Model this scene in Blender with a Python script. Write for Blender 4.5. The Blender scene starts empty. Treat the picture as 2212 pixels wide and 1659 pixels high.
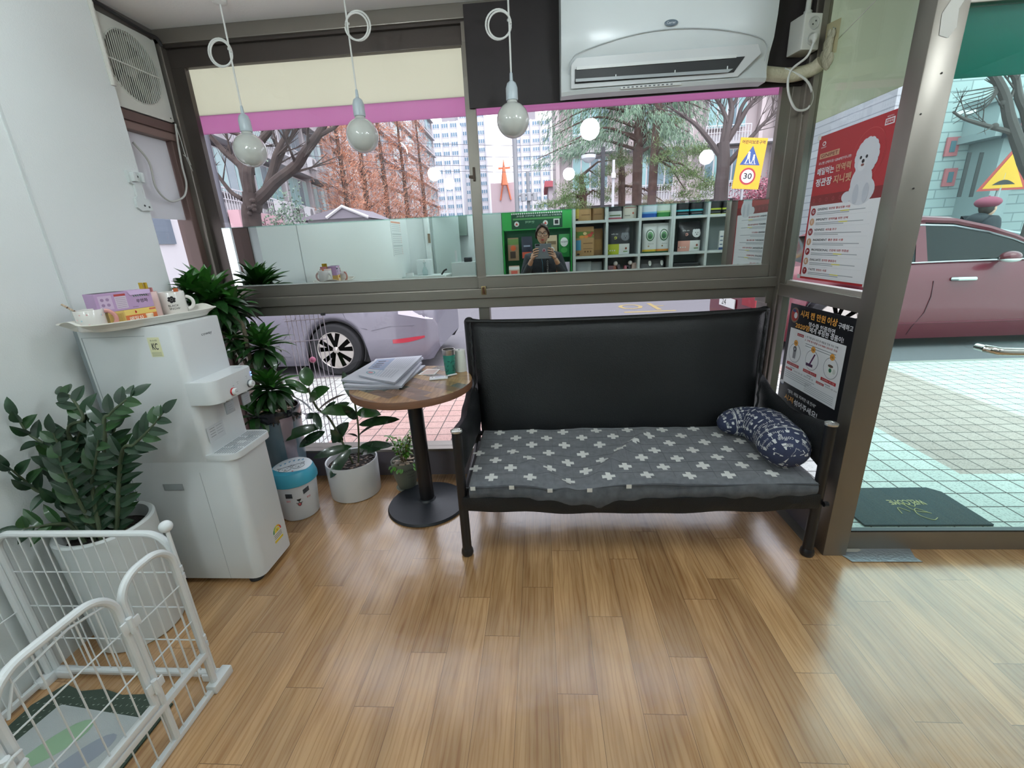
import bpy, bmesh, math, random
from mathutils import Vector, Matrix, Euler, noise
random.seed(7)
PI = math.pi
SC = bpy.context.scene
COL = SC.collection

# ------------------------------------------------------------------ camera, world, light, exposure
CAMP = Vector((0, -2.6459, 1.5)); FPX = 944.104
_y, _p, _r = (math.radians(a) for a in (-4.25278, -17.90841, -2.80241))
_f = Vector((math.sin(_y)*math.cos(_p), math.cos(_y)*math.cos(_p), math.sin(_p)))
_x = Vector((math.cos(_y), -math.sin(_y), 0)); _u = _x.cross(_f)
CR = math.cos(_r)*_x + math.sin(_r)*_u; CU = -math.sin(_r)*_x + math.cos(_r)*_u
cd = bpy.data.cameras.new('camera'); cam = bpy.data.objects.new('camera', cd); COL.objects.link(cam)
cd.sensor_width = 36; cd.lens = FPX*36/2212; cd.clip_start = .02; cd.clip_end = 500
cam.matrix_world = Matrix((( CR.x, CU.x, -_f.x, CAMP.x), (CR.y, CU.y, -_f.y, CAMP.y), (CR.z, CU.z, -_f.z, CAMP.z), (0, 0, 0, 1)))
SC.camera = cam
def at(px, py, ax, v):
    """the point of the place seen at a photo pixel, on the plane ax = v"""
    d = _f + CR*((px-1106)/FPX) - CU*((py-829.5)/FPX); k = 'xyz'.index(ax)
    return CAMP + d*((v-CAMP[k])/d[k])

wd = bpy.data.worlds.new('overcast_sky'); SC.world = wd; wd.use_nodes = True
nt = wd.node_tree; nt.nodes.clear()
wo = nt.nodes.new('ShaderNodeOutputWorld'); bg = nt.nodes.new('ShaderNodeBackground')
tc = nt.nodes.new('ShaderNodeTexCoord'); sx = nt.nodes.new('ShaderNodeSeparateXYZ'); cr = nt.nodes.new('ShaderNodeValToRGB')
nt.links.new(tc.outputs['Generated'], sx.inputs[0]); nt.links.new(sx.outputs['Z'], cr.inputs[0])
cr.color_ramp.elements[0].position = 0.0; cr.color_ramp.elements[0].color = (.93, .95, 1, 1)
cr.color_ramp.elements[1].position = .6; cr.color_ramp.elements[1].color = (.86, .92, 1, 1)
nt.links.new(cr.outputs[0], bg.inputs[0]); bg.inputs[1].default_value = 2.6
nt.links.new(bg.outputs[0], wo.inputs[0])
sl = bpy.data.lights.new('sun_behind_cloud', 'SUN'); so = bpy.data.objects.new('sun_behind_cloud', sl); COL.objects.link(so)
sl.energy = 1.6; sl.angle = math.radians(40); sl.color = (1, .97, .93); so.rotation_euler = (math.radians(32), 0, math.radians(20))
SC.view_settings.view_transform = 'Standard'; SC.view_settings.look = 'None'
SC.view_settings.exposure = 0.3; SC.view_settings.gamma = 1.0; SC.view_settings.use_curve_mapping = False
try:
    SC.cycles.max_bounces = 12; SC.cycles.transparent_max_bounces = 24; SC.cycles.glossy_bounces = 6
    SC.cycles.sample_clamp_indirect = 6.0; SC.cycles.caustics_reflective = False
except Exception: pass
LAMP = 54.0          # radiance of the lit globes over the shop

# ------------------------------------------------------------------ materials
MATS = {}
def lin(c):
    if isinstance(c, str):
        c = [int(c[i:i+2], 16)/255 for i in (0, 2, 4)]
        c = [x/12.92 if x <= .04045 else ((x+.055)/1.055)**2.4 for x in c]
    return (*c[:3], 1)
def mat(name, color, rough=.5, metal=0, bump=0, bscale=60, var=0, vscale=8, spec=None, emit=0, ecol=None, coat=0, trans=0, alpha=1, stretch=None, sheen=0, col2=None):
    if name in MATS: return MATS[name]
    m = bpy.data.materials.new(name); m.use_nodes = True; MATS[name] = m
    n = m.node_tree.nodes; l = m.node_tree.links; b = n['Principled BSDF']; c = lin(color)
    b.inputs['Base Color'].default_value = c; b.inputs['Roughness'].default_value = rough; b.inputs['Metallic'].default_value = metal
    if spec is not None: b.inputs['Specular IOR Level'].default_value = spec
    if coat: b.inputs['Coat Weight'].default_value = coat; b.inputs['Coat Roughness'].default_value = .08
    if trans: b.inputs['Transmission Weight'].default_value = trans
    if alpha < 1: b.inputs['Alpha'].default_value = alpha
    if sheen: b.inputs['Sheen Weight'].default_value = sheen
    if emit: b.inputs['Emission Color'].default_value = lin(ecol or color); b.inputs['Emission Strength'].default_value = emit
    if var or bump:
        t = n.new('ShaderNodeTexCoord'); mp = n.new('ShaderNodeMapping'); l.new(t.outputs['Object'], mp.inputs[0])
        if stretch: mp.inputs['Scale'].default_value = stretch
    if var:
        q = n.new('ShaderNodeTexNoise'); q.inputs['Scale'].default_value = vscale; q.inputs['Detail'].default_value = 5
        l.new(mp.outputs[0], q.inputs[0]); r = n.new('ShaderNodeValToRGB'); r.color_ramp.elements[0].position = .3; r.color_ramp.elements[1].position = .7
        c2 = lin(col2) if col2 else tuple(x*(1-var) for x in c[:3])+(1,)
        r.color_ramp.elements[0].color = c2; r.color_ramp.elements[1].color = c
        l.new(q.outputs[0], r.inputs[0]); l.new(r.outputs[0], b.inputs['Base Color'])
    if bump:
        q = n.new('ShaderNodeTexNoise'); q.inputs['Scale'].default_value = bscale; q.inputs['Detail'].default_value = 4
        l.new(mp.outputs[0], q.inputs[0]); u = n.new('ShaderNodeBump'); u.inputs['Strength'].default_value = bump; u.inputs['Distance'].default_value = .01
        l.new(q.outputs[0], u.inputs['Height']); l.new(u.outputs[0], b.inputs['Normal'])
    return m
def glass(name, tint, refl=1.45, rough=0.0):
    if name in MATS: return MATS[name]
    m = bpy.data.materials.new(name); m.use_nodes = True; MATS[name] = m; n = m.node_tree.nodes; l = m.node_tree.links; n.clear()
    o = n.new('ShaderNodeOutputMaterial'); t = n.new('ShaderNodeBsdfTransparent'); g = n.new('ShaderNodeBsdfGlossy'); x = n.new('ShaderNodeMixShader'); f = n.new('ShaderNodeFresnel')
    t.inputs[0].default_value = (*tint, 1); g.inputs['Roughness'].default_value = rough; f.inputs[0].default_value = refl
    # the same reflectance from either face of the pane
    ge = n.new('ShaderNodeNewGeometry'); ma = n.new('ShaderNodeMath'); ma.operation = 'MULTIPLY_ADD'; ma.inputs[1].default_value = -2; ma.inputs[2].default_value = 1
    pw = n.new('ShaderNodeMath'); pw.operation = 'POWER'; pw.inputs[0].default_value = refl
    l.new(ge.outputs['Backfacing'], ma.inputs[0]); l.new(ma.outputs[0], pw.inputs[1]); l.new(pw.outputs[0], f.inputs[0])
    l.new(f.outputs[0], x.inputs[0]); l.new(t.outputs[0], x.inputs[1]); l.new(g.outputs[0], x.inputs[2]); l.new(x.outputs[0], o.inputs[0])
    return m
def sheet(name, color, transl=.5):
    """translucent film / fabric: lets daylight glow through"""
    if name in MATS: return MATS[name]
    m = bpy.data.materials.new(name); m.use_nodes = True; MATS[name] = m; n = m.node_tree.nodes; l = m.node_tree.links; n.clear()
    o = n.new('ShaderNodeOutputMaterial'); t = n.new('ShaderNodeBsdfTranslucent'); g = n.new('ShaderNodeBsdfDiffuse'); x = n.new('ShaderNodeMixShader')
    t.inputs[0].default_value = lin(color); g.inputs[0].default_value = lin(color); x.inputs[0].default_value = transl
    l.new(g.outputs[0], x.inputs[1]); l.new(t.outputs[0], x.inputs[2]); l.new(x.outputs[0], o.inputs[0])
    return m
def K(hexc, rough=.55, **k): return mat('paint_'+hexc+('' if rough == .55 else '_%d' % (rough*100)), hexc, rough, **k)

# ------------------------------------------------------------------ mesh builder
ORG = {}
AX = {'x': Vector((1, 0, 0)), 'y': Vector((0, 1, 0)), 'z': Vector((0, 0, 1))}
_TXT = {}
def text_mesh(s):
    if s in _TXT: return _TXT[s]
    cu = bpy.data.curves.new('t', 'FONT'); cu.body = s; cu.resolution_u = 2; cu.size = 1; cu.offset = 0
    ob = bpy.data.objects.new('t', cu); me = ob.to_mesh()
    v = [tuple(p.co) for p in me.vertices]; f = [tuple(p.vertices) for p in me.polygons]
    ob.to_mesh_clear(); bpy.data.objects.remove(ob); bpy.data.curves.remove(cu)
    if v:
        x0 = min(p[0] for p in v); x1 = max(p[0] for p in v); y0 = min(p[1] for p in v); y1 = max(p[1] for p in v)
    else: x0 = y0 = 0; x1 = y1 = 1
    _TXT[s] = ([(a-x0, b-y0) for a, b, c in v], f, max(x1-x0, 1e-6), max(y1-y0, 1e-6)); return _TXT[s]
class MB:
    def __init__(s): s.v = []; s.f = []; s.m = []; s.s = []; s.mats = []; s.uv = {}
    def mi(s, m):
        if m not in s.mats: s.mats.append(m)
        return s.mats.index(m)
    def add(s, vs, fs, m, smooth=False, mx=None):
        o = len(s.v); k = s.mi(m)
        s.v += [tuple(mx @ Vector(p)) for p in vs] if mx else [tuple(p) for p in vs]
        for f in fs: s.f.append(tuple(i+o for i in f)); s.m.append(k); s.s.append(smooth)
        return s
    def box(s, lo, hi, m, bev=0, seg=2, mx=None):
        lo = Vector(lo); hi = Vector(hi)
        lo, hi = Vector([min(a, b) for a, b in zip(lo, hi)]), Vector([max(a, b) for a, b in zip(lo, hi)])
        if bev <= 0:
            v = [(x, y, z) for x in (lo.x, hi.x) for y in (lo.y, hi.y) for z in (lo.z, hi.z)]
            return s.add(v, [(0, 1, 3, 2), (4, 6, 7, 5), (0, 4, 5, 1), (2, 3, 7, 6), (0, 2, 6, 4), (1, 5, 7, 3)], m, False, mx)
        b = bmesh.new(); bmesh.ops.create_cube(b, size=1)
        for q in b.verts: q.co = Vector([lo[i]+(q.co[i]+.5)*(hi[i]-lo[i]) for i in range(3)])
        bmesh.ops.bevel(b, geom=list(b.edges), offset=min(bev, .49*min(hi-lo)), segments=seg, profile=.6, affect='EDGES')
        b.verts.ensure_lookup_table(); b.verts.index_update()
        s.add([q.co[:] for q in b.verts], [[q.index for q in f.verts] for f in b.faces], m, bev > .012, mx); b.free(); return s
    def tube(s, pts, r, m, n=10, caps=True, smooth=True, flat=None):
        pts = [Vector(p) for p in pts]; N = len(pts); R = r if isinstance(r, (list, tuple)) else [r]*N
        T = [(pts[min(i+1, N-1)]-pts[max(i-1, 0)]) for i in range(N)]; T = [t.normalized() if t.length > 1e-9 else Vector((0, 0, 1)) for t in T]
        up = Vector((0, 0, 1)) if abs(T[0].z) < .9 else Vector((1, 0, 0)); a = T[0].cross(up).normalized(); vs = []; fs = []
        for i in range(N):
            a = (a-T[i]*a.dot(T[i])); a = a.normalized() if a.length > 1e-6 else T[i].orthogonal().normalized(); b = T[i].cross(a)
            for k in range(n):
                t = 2*PI*(k+.5*(n == 4))/n; fl = flat or 1; vs.append(pts[i]+(a*math.cos(t)+b*math.sin(t)*fl)*R[i])
        for i in range(N-1):
            for k in range(n): fs.append((i*n+k, i*n+(k+1) % n, (i+1)*n+(k+1) % n, (i+1)*n+k))
        if caps: fs += [tuple(range(n))[::-1], tuple(range((N-1)*n, N*n))]
        return s.add(vs, fs, m, smooth and n > 4)
    def lathe(s, prof, m, c=(0, 0, 0), n=28, mx=None, sx=1, sy=1):
        vs = []; fs = []; P = len(prof)
        for r, z in prof:
            for k in range(n): t = 2*PI*k/n; vs.append((c[0]+sx*r*math.cos(t), c[1]+sy*r*math.sin(t), c[2]+z))
        for i in range(P-1):
            for k in range(n): fs.append((i*n+k, i*n+(k+1) % n, (i+1)*n+(k+1) % n, (i+1)*n+k))
        if prof[0][0] > 1e-6: fs.append(tuple(range(n))[::-1])
        if prof[-1][0] > 1e-6: fs.append(tuple(range((P-1)*n, P*n)))
        return s.add(vs, fs, m, True, mx)
    def ball(s, c, r, m, n=14, sc=(1, 1, 1), mx=None):
        p = [(max(r*math.sin(PI*i/n), 1e-7), -r*math.cos(PI*i/n)) for i in range(n+1)]
        vs = []; fs = []; q = n*2
        for a, z in p:
            for k in range(q): t = 2*PI*k/q; vs.append((c[0]+sc[0]*a*math.cos(t), c[1]+sc[1]*a*math.sin(t), c[2]+sc[2]*z))
        for i in range(n):
            for k in range(q): fs.append((i*q+k, i*q+(k+1) % q, (i+1)*q+(k+1) % q, (i+1)*q+k))
        return s.add(vs, fs, m, True, mx)
    def prism(s, poly, o, ux, uy, d, m, smooth=False):
        """polygon in the plane o+ux*a+uy*b, thickened along ux x uy by d (d=0: a flat printed shape)"""
        o = Vector(o); ux = Vector(ux); uy = Vector(uy); nn = ux.cross(uy).normalized(); N = len(poly)
        a = [o+ux*p[0]+uy*p[1] for p in poly]
        if d == 0: return s.add(a, [tuple(range(N))], m)
        b = [p+nn*d for p in a]
        return s.add(a+b, [tuple(range(N))[::-1], tuple(range(N, 2*N))]+[(i, (i+1) % N, N+(i+1) % N, N+i) for i in range(N)], m, smooth)
    def quad(s, a, b, c, d, m): return s.add([a, b, c, d], [(0, 1, 2, 3)], m)
    def text(s, t, o, ux, uy, h, m, w=None, align='L', bold=0, d=0):
        """lettering whose ink is h high, starting at o, along ux, up uy; w fits the width"""
        v, f, W, H = text_mesh(t); o = Vector(o); ux = Vector(ux).normalized(); uy = Vector(uy).normalized(); kx = (w/W) if w else h/H; ky = h/H
        off = {'L': 0, 'C': -W*kx/2, 'R': -W*kx}[align]; sh = [(0, 0)]
        if bold: sh = [(0, 0), (bold*h, 0), (0, bold*h*.7), (bold*h, bold*h*.7)]
        nn = ux.cross(uy)
        for i, (a, b) in enumerate(sh): s.add([o+ux*(off+p[0]*kx+a)+uy*(p[1]*ky+b)+nn*(i*1e-5+d) for p in v], f, m)
        return s
    def leaf(s, base, dirn, up, L, W, m, n=6, droop=.3, shape='oval', fold=.15, tip=0):
        base = Vector(base); d = Vector(dirn).normalized(); up = Vector(up); side = d.cross(up); side = side.normalized() if side.length > 1e-5 else d.orthogonal().normalized()
        upv = side.cross(d); vs = []; fs = []; p = base.copy(); cur = d.copy()
        for i in range(n+1):
            t = i/n
            if shape == 'oval': w = W*math.sin(PI*min(1, t*.93+.04))**.75
            elif shape == 'strap': w = W*(.45+.55*math.sin(PI*min(1, t*1.1)) if t < .5 else math.cos((t-.5)*PI)**.8*1.0) if t < 1 else 0
            elif shape == 'zz': w = W*math.sin(PI*(t**.8))**.8
            else: w = W*(1-t)
            if i == n: w = W*.02
            if i == 0 and shape != 'strap': w = W*.06
            u = side.cross(cur).normalized()
            vs += [p-side*w*.5+u*fold*w, p, p+side*w*.5+u*fold*w]
            ang = -droop/n; cur = (Matrix.Rotation(ang, 3, side) @ cur).normalized(); p = p+cur*(L/n)
        for i in range(n): a = i*3; fs += [(a, a+1, a+4, a+3), (a+1, a+2, a+5, a+4)]
        return s.add(vs, fs, m, True)
    def build(s, name, parent=None, label=None, cat=None, group=None, kind=None, sharp=35, origin=None, sub=0, solid=0):
        me = bpy.data.meshes.new(name)
        if parent is not None: og = ORG[parent]
        elif origin is not None: og = Vector(origin)
        else:
            xs = [p[0] for p in s.v]; ys = [p[1] for p in s.v]; zs = [p[2] for p in s.v]
            og = Vector(((min(xs)+max(xs))/2, (min(ys)+max(ys))/2, min(zs)))
        me.from_pydata([(p[0]-og.x, p[1]-og.y, p[2]-og.z) for p in s.v], [], s.f); me.update()
        for m in s.mats: me.materials.append(m)
        me.polygons.foreach_set('material_index', s.m); me.polygons.foreach_set('use_smooth', s.s)
        if any(s.s) and sharp: me.set_sharp_from_angle(angle=math.radians(sharp))
        o = bpy.data.objects.new(name, me); COL.objects.link(o); ORG[o] = og
        if parent is not None: o.parent = parent
        else: o.location = og
        if solid: md = o.modifiers.new('thickness', 'SOLIDIFY'); md.thickness = solid; md.offset = 0
        if sub: md = o.modifiers.new('smooth', 'SUBSURF'); md.levels = sub; md.render_levels = sub
        tag(o, label, cat, group, kind); return o
def tag(o, label=None, cat=None, group=None, kind=None):
    if label: o['label'] = label
    if cat: o['category'] = cat
    if group: o['group'] = group
    if kind: o['kind'] = kind
    return o
def root(name, loc, label=None, cat=None, group=None, kind=None):
    o = bpy.data.objects.new(name, None); COL.objects.link(o); o.location = loc; o.empty_display_size = .1; ORG[o] = Vector(loc)
    return tag(o, label, cat, group, kind)
def copy_tree(o, parent=None):
    c = o.copy(); COL.objects.link(c)
    if parent is not None: c.parent = parent
    for ch in [x for x in bpy.data.objects if x.parent == o]: copy_tree(ch, c)
    return c
def copies(o, loc, rz=None, label=None, scale=None):
    c = copy_tree(o); c.location = loc
    if rz is not None: c.rotation_euler.z = rz
    if label: c['label'] = label
    if scale: c.scale = (scale,)*3
    return c
def arc(c, r, a0, a1, n, ux, uy):
    c = Vector(c); ux = Vector(ux); uy = Vector(uy)
    return [c+ux*(r*math.cos(math.radians(a0+(a1-a0)*i/n)))+uy*(r*math.sin(math.radians(a0+(a1-a0)*i/n))) for i in range(n+1)]
def spline(pts, n=8):
    P = [Vector(p) for p in pts]; P = [P[0]*2-P[1]]+P+[P[-1]*2-P[-2]]; out = []
    for i in range(1, len(P)-2):
        for k in range(n):
            t = k/n; out.append(.5*((2*P[i])+(P[i+1]-P[i-1])*t+(2*P[i-1]-5*P[i]+4*P[i+1]-P[i+2])*t*t+(3*P[i]-P[i-1]-3*P[i+1]+P[i+2])*t**3))
    return out+[P[-2]]
X, Y, Z = AX['x'], AX['y'], AX['z']
# ------------------------------------------------------------------ the room
GR = MB  # alias
white_wall = mat('white_wallpaper', 'dadfde', .85, bump=.12, bscale=220)
ceil_m = mat('ceiling_paint', 'e6e7e3', .9, bump=.1, bscale=90)
steel = mat('brushed_steel', '857f77', .38, metal=.75, var=.08, vscale=2)
steel_h = mat('brushed_steel_horizontal', '8a847c', .36, metal=.75, var=.06, vscale=2)
steel_d = mat('dark_anodised_aluminium', '524b47', .42, metal=.7)
brown_f = mat('brown_window_trim', '5b4640', .5)
gl = glass('clear_window_glass', (.97, .955, .975), 1.42)
gl_d = glass('green_tinted_door_glass', (.80, .95, .92), 1.45)
mirror_m = mat('mirror_silver', (.77, .84, .82), 0.0, metal=1)

def floor_material():
    m = bpy.data.materials.new('oak_vinyl_planks'); m.use_nodes = True; n = m.node_tree.nodes; l = m.node_tree.links; b = n['Principled BSDF']
    N = lambda t, **k: n.new(t)
    uv = N('ShaderNodeUVMap'); uv.uv_map = 'plank'; sp = N('ShaderNodeSeparateXYZ'); l.new(uv.outputs[0], sp.inputs[0])
    at_ = N('ShaderNodeAttribute'); at_.attribute_name = 'plank_seed'
    # grain coordinates: metres, shifted per plank
    tc = N('ShaderNodeTexCoord'); ad = N('ShaderNodeVectorMath'); ad.operation = 'ADD'; sc = N('ShaderNodeVectorMath'); sc.operation = 'SCALE'; sc.inputs['Scale'].default_value = 37.0
    l.new(at_.outputs['Color'], sc.inputs[0]); l.new(tc.outputs['Object'], ad.inputs[0]); l.new(sc.outputs[0], ad.inputs[1])
    def noise(scale, stretch, detail=4, dist=0, rough=.55):
        mp = N('ShaderNodeMapping'); mp.inputs['Scale'].default_value = stretch; q = N('ShaderNodeTexNoise'); q.inputs['Scale'].default_value = scale
        q.inputs['Detail'].default_value = detail; q.inputs['Distortion'].default_value = dist; q.inputs['Roughness'].default_value = rough
        l.new(ad.outputs[0], mp.inputs[0]); l.new(mp.outputs[0], q.inputs[0]); return q.outputs[0]
    g1 = noise(60, (1, .06, 1), 5, .2); g2 = noise(7, (1, .16, 1), 3, .6)
    # cathedral rings: wave distorted
    mp = N('ShaderNodeMapping'); mp.inputs['Scale'].default_value = (1, .09, 1); w = N('ShaderNodeTexWave'); w.wave_type = 'BANDS'; w.bands_direction = 'X'
    w.inputs['Scale'].default_value = 16; w.inputs['Distortion'].default_value = 9; w.inputs['Detail'].default_value = 2; w.inputs['Detail Scale'].default_value = 1.6
    l.new(ad.outputs[0], mp.inputs[0]); l.new(mp.outputs[0], w.inputs[0])
    r1 = N('ShaderNodeValToRGB'); e = r1.color_ramp.elements; e[0].position = .3; e[0].color = lin('9f7a54'); e[1].position = .66; e[1].color = lin('c89f71')
    l.new(g2, r1.inputs[0])
    def mul(a, fac, lo, hi, p0, p1, col=(.45, .36, .28, 1)):
        r = N('ShaderNodeValToRGB'); r.color_ramp.elements[0].position = p0; r.color_ramp.elements[1].position = p1
        r.color_ramp.elements[0].color = col; r.color_ramp.elements[1].color = (1, 1, 1, 1); l.new(fac, r.inputs[0])
        x = N('ShaderNodeMix'); x.data_type = 'RGBA'; x.blend_type = 'MULTIPLY'; x.inputs[0].default_value = 1; l.new(a, x.inputs[6]); l.new(r.outputs[0], x.inputs[7]); return x.outputs[2]
    c = mul(r1.outputs[0], g1, 0, 1, .32, .55, (.80, .73, .66, 1)); c = mul(c, w.outputs[0], 0, 1, 0, .3, (.83, .77, .71, 1))
    # a tone of its own for every plank
    hs = N('ShaderNodeHueSaturation'); sr = N('ShaderNodeSeparateColor'); l.new(at_.outputs['Color'], sr.inputs[0])
    mr = N('ShaderNodeMapRange'); mr.inputs[3].default_value = .92; mr.inputs[4].default_value = 1.10; l.new(sr.outputs[0], mr.inputs[0]); l.new(mr.outputs[0], hs.inputs['Value']); l.new(c, hs.inputs['Color'])
    # seams
    def edge(o, wid):
        a = N('ShaderNodeMath'); a.operation = 'SUBTRACT'; a.inputs[1].default_value = .5; l.new(o, a.inputs[0]); b_ = N('ShaderNodeMath'); b_.operation = 'ABSOLUTE'; l.new(a.outputs[0], b_.inputs[0])
        g = N('ShaderNodeMath'); g.operation = 'GREATER_THAN'; g.inputs[1].default_value = .5-wid; l.new(b_.outputs[0], g.inputs[0]); return g.outputs[0]
    mx = N('ShaderNodeMath'); mx.operation = 'MAXIMUM'; l.new(edge(sp.outputs[0], .0055), mx.inputs[0]); l.new(edge(sp.outputs[1], .0012), mx.inputs[1])
    x = N('ShaderNodeMix'); x.data_type = 'RGBA'; l.new(mx.outputs[0], x.inputs[0]); l.new(hs.outputs[0], x.inputs[6]); x.inputs[7].default_value = lin('6b4e34')
    l.new(x.outputs[2], b.inputs['Base Color']); b.inputs['Roughness'].default_value = .3; b.inputs['Coat Weight'].default_value = .7; b.inputs['Coat Roughness'].default_value = .22; b.inputs['Specular IOR Level'].default_value = .9
    rr = N('ShaderNodeMapRange'); rr.inputs[3].default_value = .17; rr.inputs[4].default_value = .27; l.new(g2, rr.inputs[0]); l.new(rr.outputs[0], b.inputs['Roughness'])
    q = N('ShaderNodeTexNoise'); q.inputs['Scale'].default_value = 9; l.new(tc.outputs['Object'], q.inputs[0]); u = N('ShaderNodeBump'); u.inputs['Strength'].default_value = .12; u.inputs['Distance'].default_value = .02
    l.new(q.outputs[0], u.inputs['Height']); l.new(u.outputs[0], b.inputs['Normal']); return m
fm = floor_material()
OFF = [-.785, -1.195, -.846, -1.376, -1.097, -1.296, -1.034]
def make_floor():
    vs = []; fs = []; uvs = []; sd = []
    rnd = random.Random(3)
    def col(x0, x1, off, y0, y1):
        k = math.floor((y0-off)/.742)
        y = off+k*.742
        while y < y1:
            a, b = max(y, y0), min(y+.742, y1); i = len(vs)
            if b-a > 1e-4:
                vs.extend([(x0, a, 0), (x1, a, 0), (x1, b, 0), (x0, b, 0)]); fs.append((i, i+1, i+2, i+3))
                uvs.extend([(0, (a-y)/.742), (1, (a-y)/.742), (1, (b-y)/.742), (0, (b-y)/.742)]); sd.append((rnd.random(), rnd.random(), rnd.random(), 1))
            y += .742
    for k in range(-16, 30):
        x0 = .022+k*.1405; x1 = x0+.1405
        off = OFF[(k+7*9) % 7] if k < 5 else (.0+[-.975, -1.43, -1.223, -1.59, -1.1, -.85, -1.38][(k-5) % 7])
        y1 = 0.0 if x1 < 1.36 else (-.76)
        if x0 > 3.6: break
        col(max(x0, -2.1), min(x1, 3.6), off, -5.2, y1)
    me = bpy.data.meshes.new('floor'); me.from_pydata(vs, [], fs); me.materials.append(fm)
    u = me.uv_layers.new(name='plank'); u.data.foreach_set('uv', [c for p in uvs for c in p])
    a = me.attributes.new('plank_seed', 'FLOAT_COLOR', 'FACE'); a.data.foreach_set('color', [c for p in sd for c in p])
    o = bpy.data.objects.new('floor', me); COL.objects.link(o); ORG[o] = Vector((0, 0, 0)); tag(o, 'oak look vinyl plank floor', kind='structure'); return o
make_floor()
S = dict(kind='structure')
m = MB(); m.box((-2.1, -5.3, -.2), (3.7, -.76, -.002), K('6f6a62')); m.box((-2.1, -.76, -.2), (1.37, .06, -.002), K('6f6a62')); m.build('floor_slab', label='concrete slab under the vinyl floor', **S)
m = MB(); m.box((-2.25, -5.3, 2.64), (3.7, .02, 2.9), ceil_m); m.build('ceiling', label='off white painted ceiling', **S)
m = MB(); m.box((-2.12, -5.3, 0), (-1.93, -.42, 2.64), white_wall)
m.box((-1.932, -.955, .0), (-1.926, -.945, 2.3), K('c9cfce')); m.build('wall_left', label='plain white papered wall with a thin vertical seam', **S)
m = MB(); m.box((-1.93, -4.2, 0), (-1.62, -4.05, 2.64), white_wall); m.box((-1.33, -5.2, 2.1), (-.58, -5.05, 2.64), white_wall); m.box((-1.62, -4.2, 2.15), (-.58, -4.05, 2.64), white_wall)
m.box((-2.1, -5.3, 0), (3.7, -5.15, 2.64), white_wall); m.box((-.72, -5.15, 0), (-.58, -3.98, 2.64), white_wall); m.box((-.72, -4.1, 0), (3.6, -3.98, 2.64), white_wall); m.build('wall_back', label='white wall at the back of the shop', **S)
m = MB(); m.box((3.5, -5.2, 0), (3.65, -.76, 2.64), white_wall); m.build('wall_right', label='white wall at the far right of the shop', **S)
# low wall under the window and side window
base_m = mat('grey_lilac_base_wall', '77727a', .5, metal=.2)
m = MB(); m.box((-2.05, .0, 0), (1.36, .1, .185), base_m); m.box((1.34, -.735, 0), (1.42, .06, .185), base_m); m.build('wall_front', label='low painted metal base wall under the window', **S)
m = MB(); m.box((-2.05, -.02, .185), (1.36, .11, .205), steel_h, .003); m.box((1.325, -.735, .185), (1.42, .04, .205), steel_h, .003); m.build('trim_1', label='steel sill over the base wall', **S)

# window wall: bars
m = MB()
m.box((-2.06, -.03, 2.575), (1.4, .1, 2.64), steel_h, .003); m.box((-1.97, -.012, 2.562), (1.33, .03, 2.577), steel_d)
m.box((-2.06, -.03, .0), (-1.955, .1, 2.6), steel, .004); m.box((1.285, -.03, 1.1), (1.335, .1, 2.6), steel, .004)
m.box((1.3, -.024, .19), (1.326, .1, 1.136), steel)
m.box((-1.96, -.025, 1.135), (1.33, .1, 1.192), steel_h, .004); m.box((-1.96, -.045, 1.194), (1.33, .1, 1.25), steel_h, .004)
m.box((-.375, -.01, .2), (-.31, .07, 1.135), steel, .003)
m.box((1.325, -.07, 0), (1.4, .1, 2.62), steel, .004); m.build('window_1', label='steel framed shop window wall', **S)
def sash(x0, x1, y, dark):
    m = MB(); r = steel_d if dark else steel
    m.box((x0, y, 2.475), (x1, y+.035, 2.562), steel_d if dark else steel_h, .003); m.box((x0, y, 1.25), (x1, y+.035, 1.318), steel_h, .003)
    m.box((x0, y+.001, 1.318), (x0+(.075 if dark else .05), y+.034, 2.475), r); m.box((x1-.05, y+.001, 1.318), (x1, y+.034, 2.475), steel)
    return m
m = sash(-1.955, -.325, .006, True); a = m.build('window_2', label='left sliding window sash', **S)
m = MB(); m.box((-1.89, .016, 1.31), (-.37, .022, 2.48), gl); m.build('window_pane', a)
m = sash(-.365, 1.285, -.03, False); b = m.build('window_3', label='right sliding window sash', **S)
m = MB(); m.box((-.32, -.012, 1.31), (1.24, -.006, 2.48), gl); m.build('window_pane', b)
m = MB(); m.box((-.348, -.05, 1.215), (-.318, -.03, 1.265), K('8a7a58', .35, metal=.9), .004); m.tube([(-.333, -.055, 1.222), (-.333, -.055, 1.26)], .006, K('6b4a3a', .4, metal=.8)); m.build('window_latch', b)
m = MB(); m.box((-.352, -.04, 1.83), (-.34, -.03, 1.9), K('4a4038', .5, metal=.8), .003); m.box((-.375, -.036, 1.845), (-.345, -.03, 1.86), K('4a4038', .5, metal=.8)); m.build('lock_keeper', b)
m = MB(); m.box((-1.955, .03, .205), (-.375, .036, 1.135), gl); m.box((-.31, .03, .205), (1.3, .036, 1.135), gl); m.build('window_4', label='fixed lower window panes', **S)
m = MB(); m.box((-1.35, -.038, 1.128), (-1.325, -.026, 1.142), K('2c2a2a')); m.build('window_stop', b)
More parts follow.
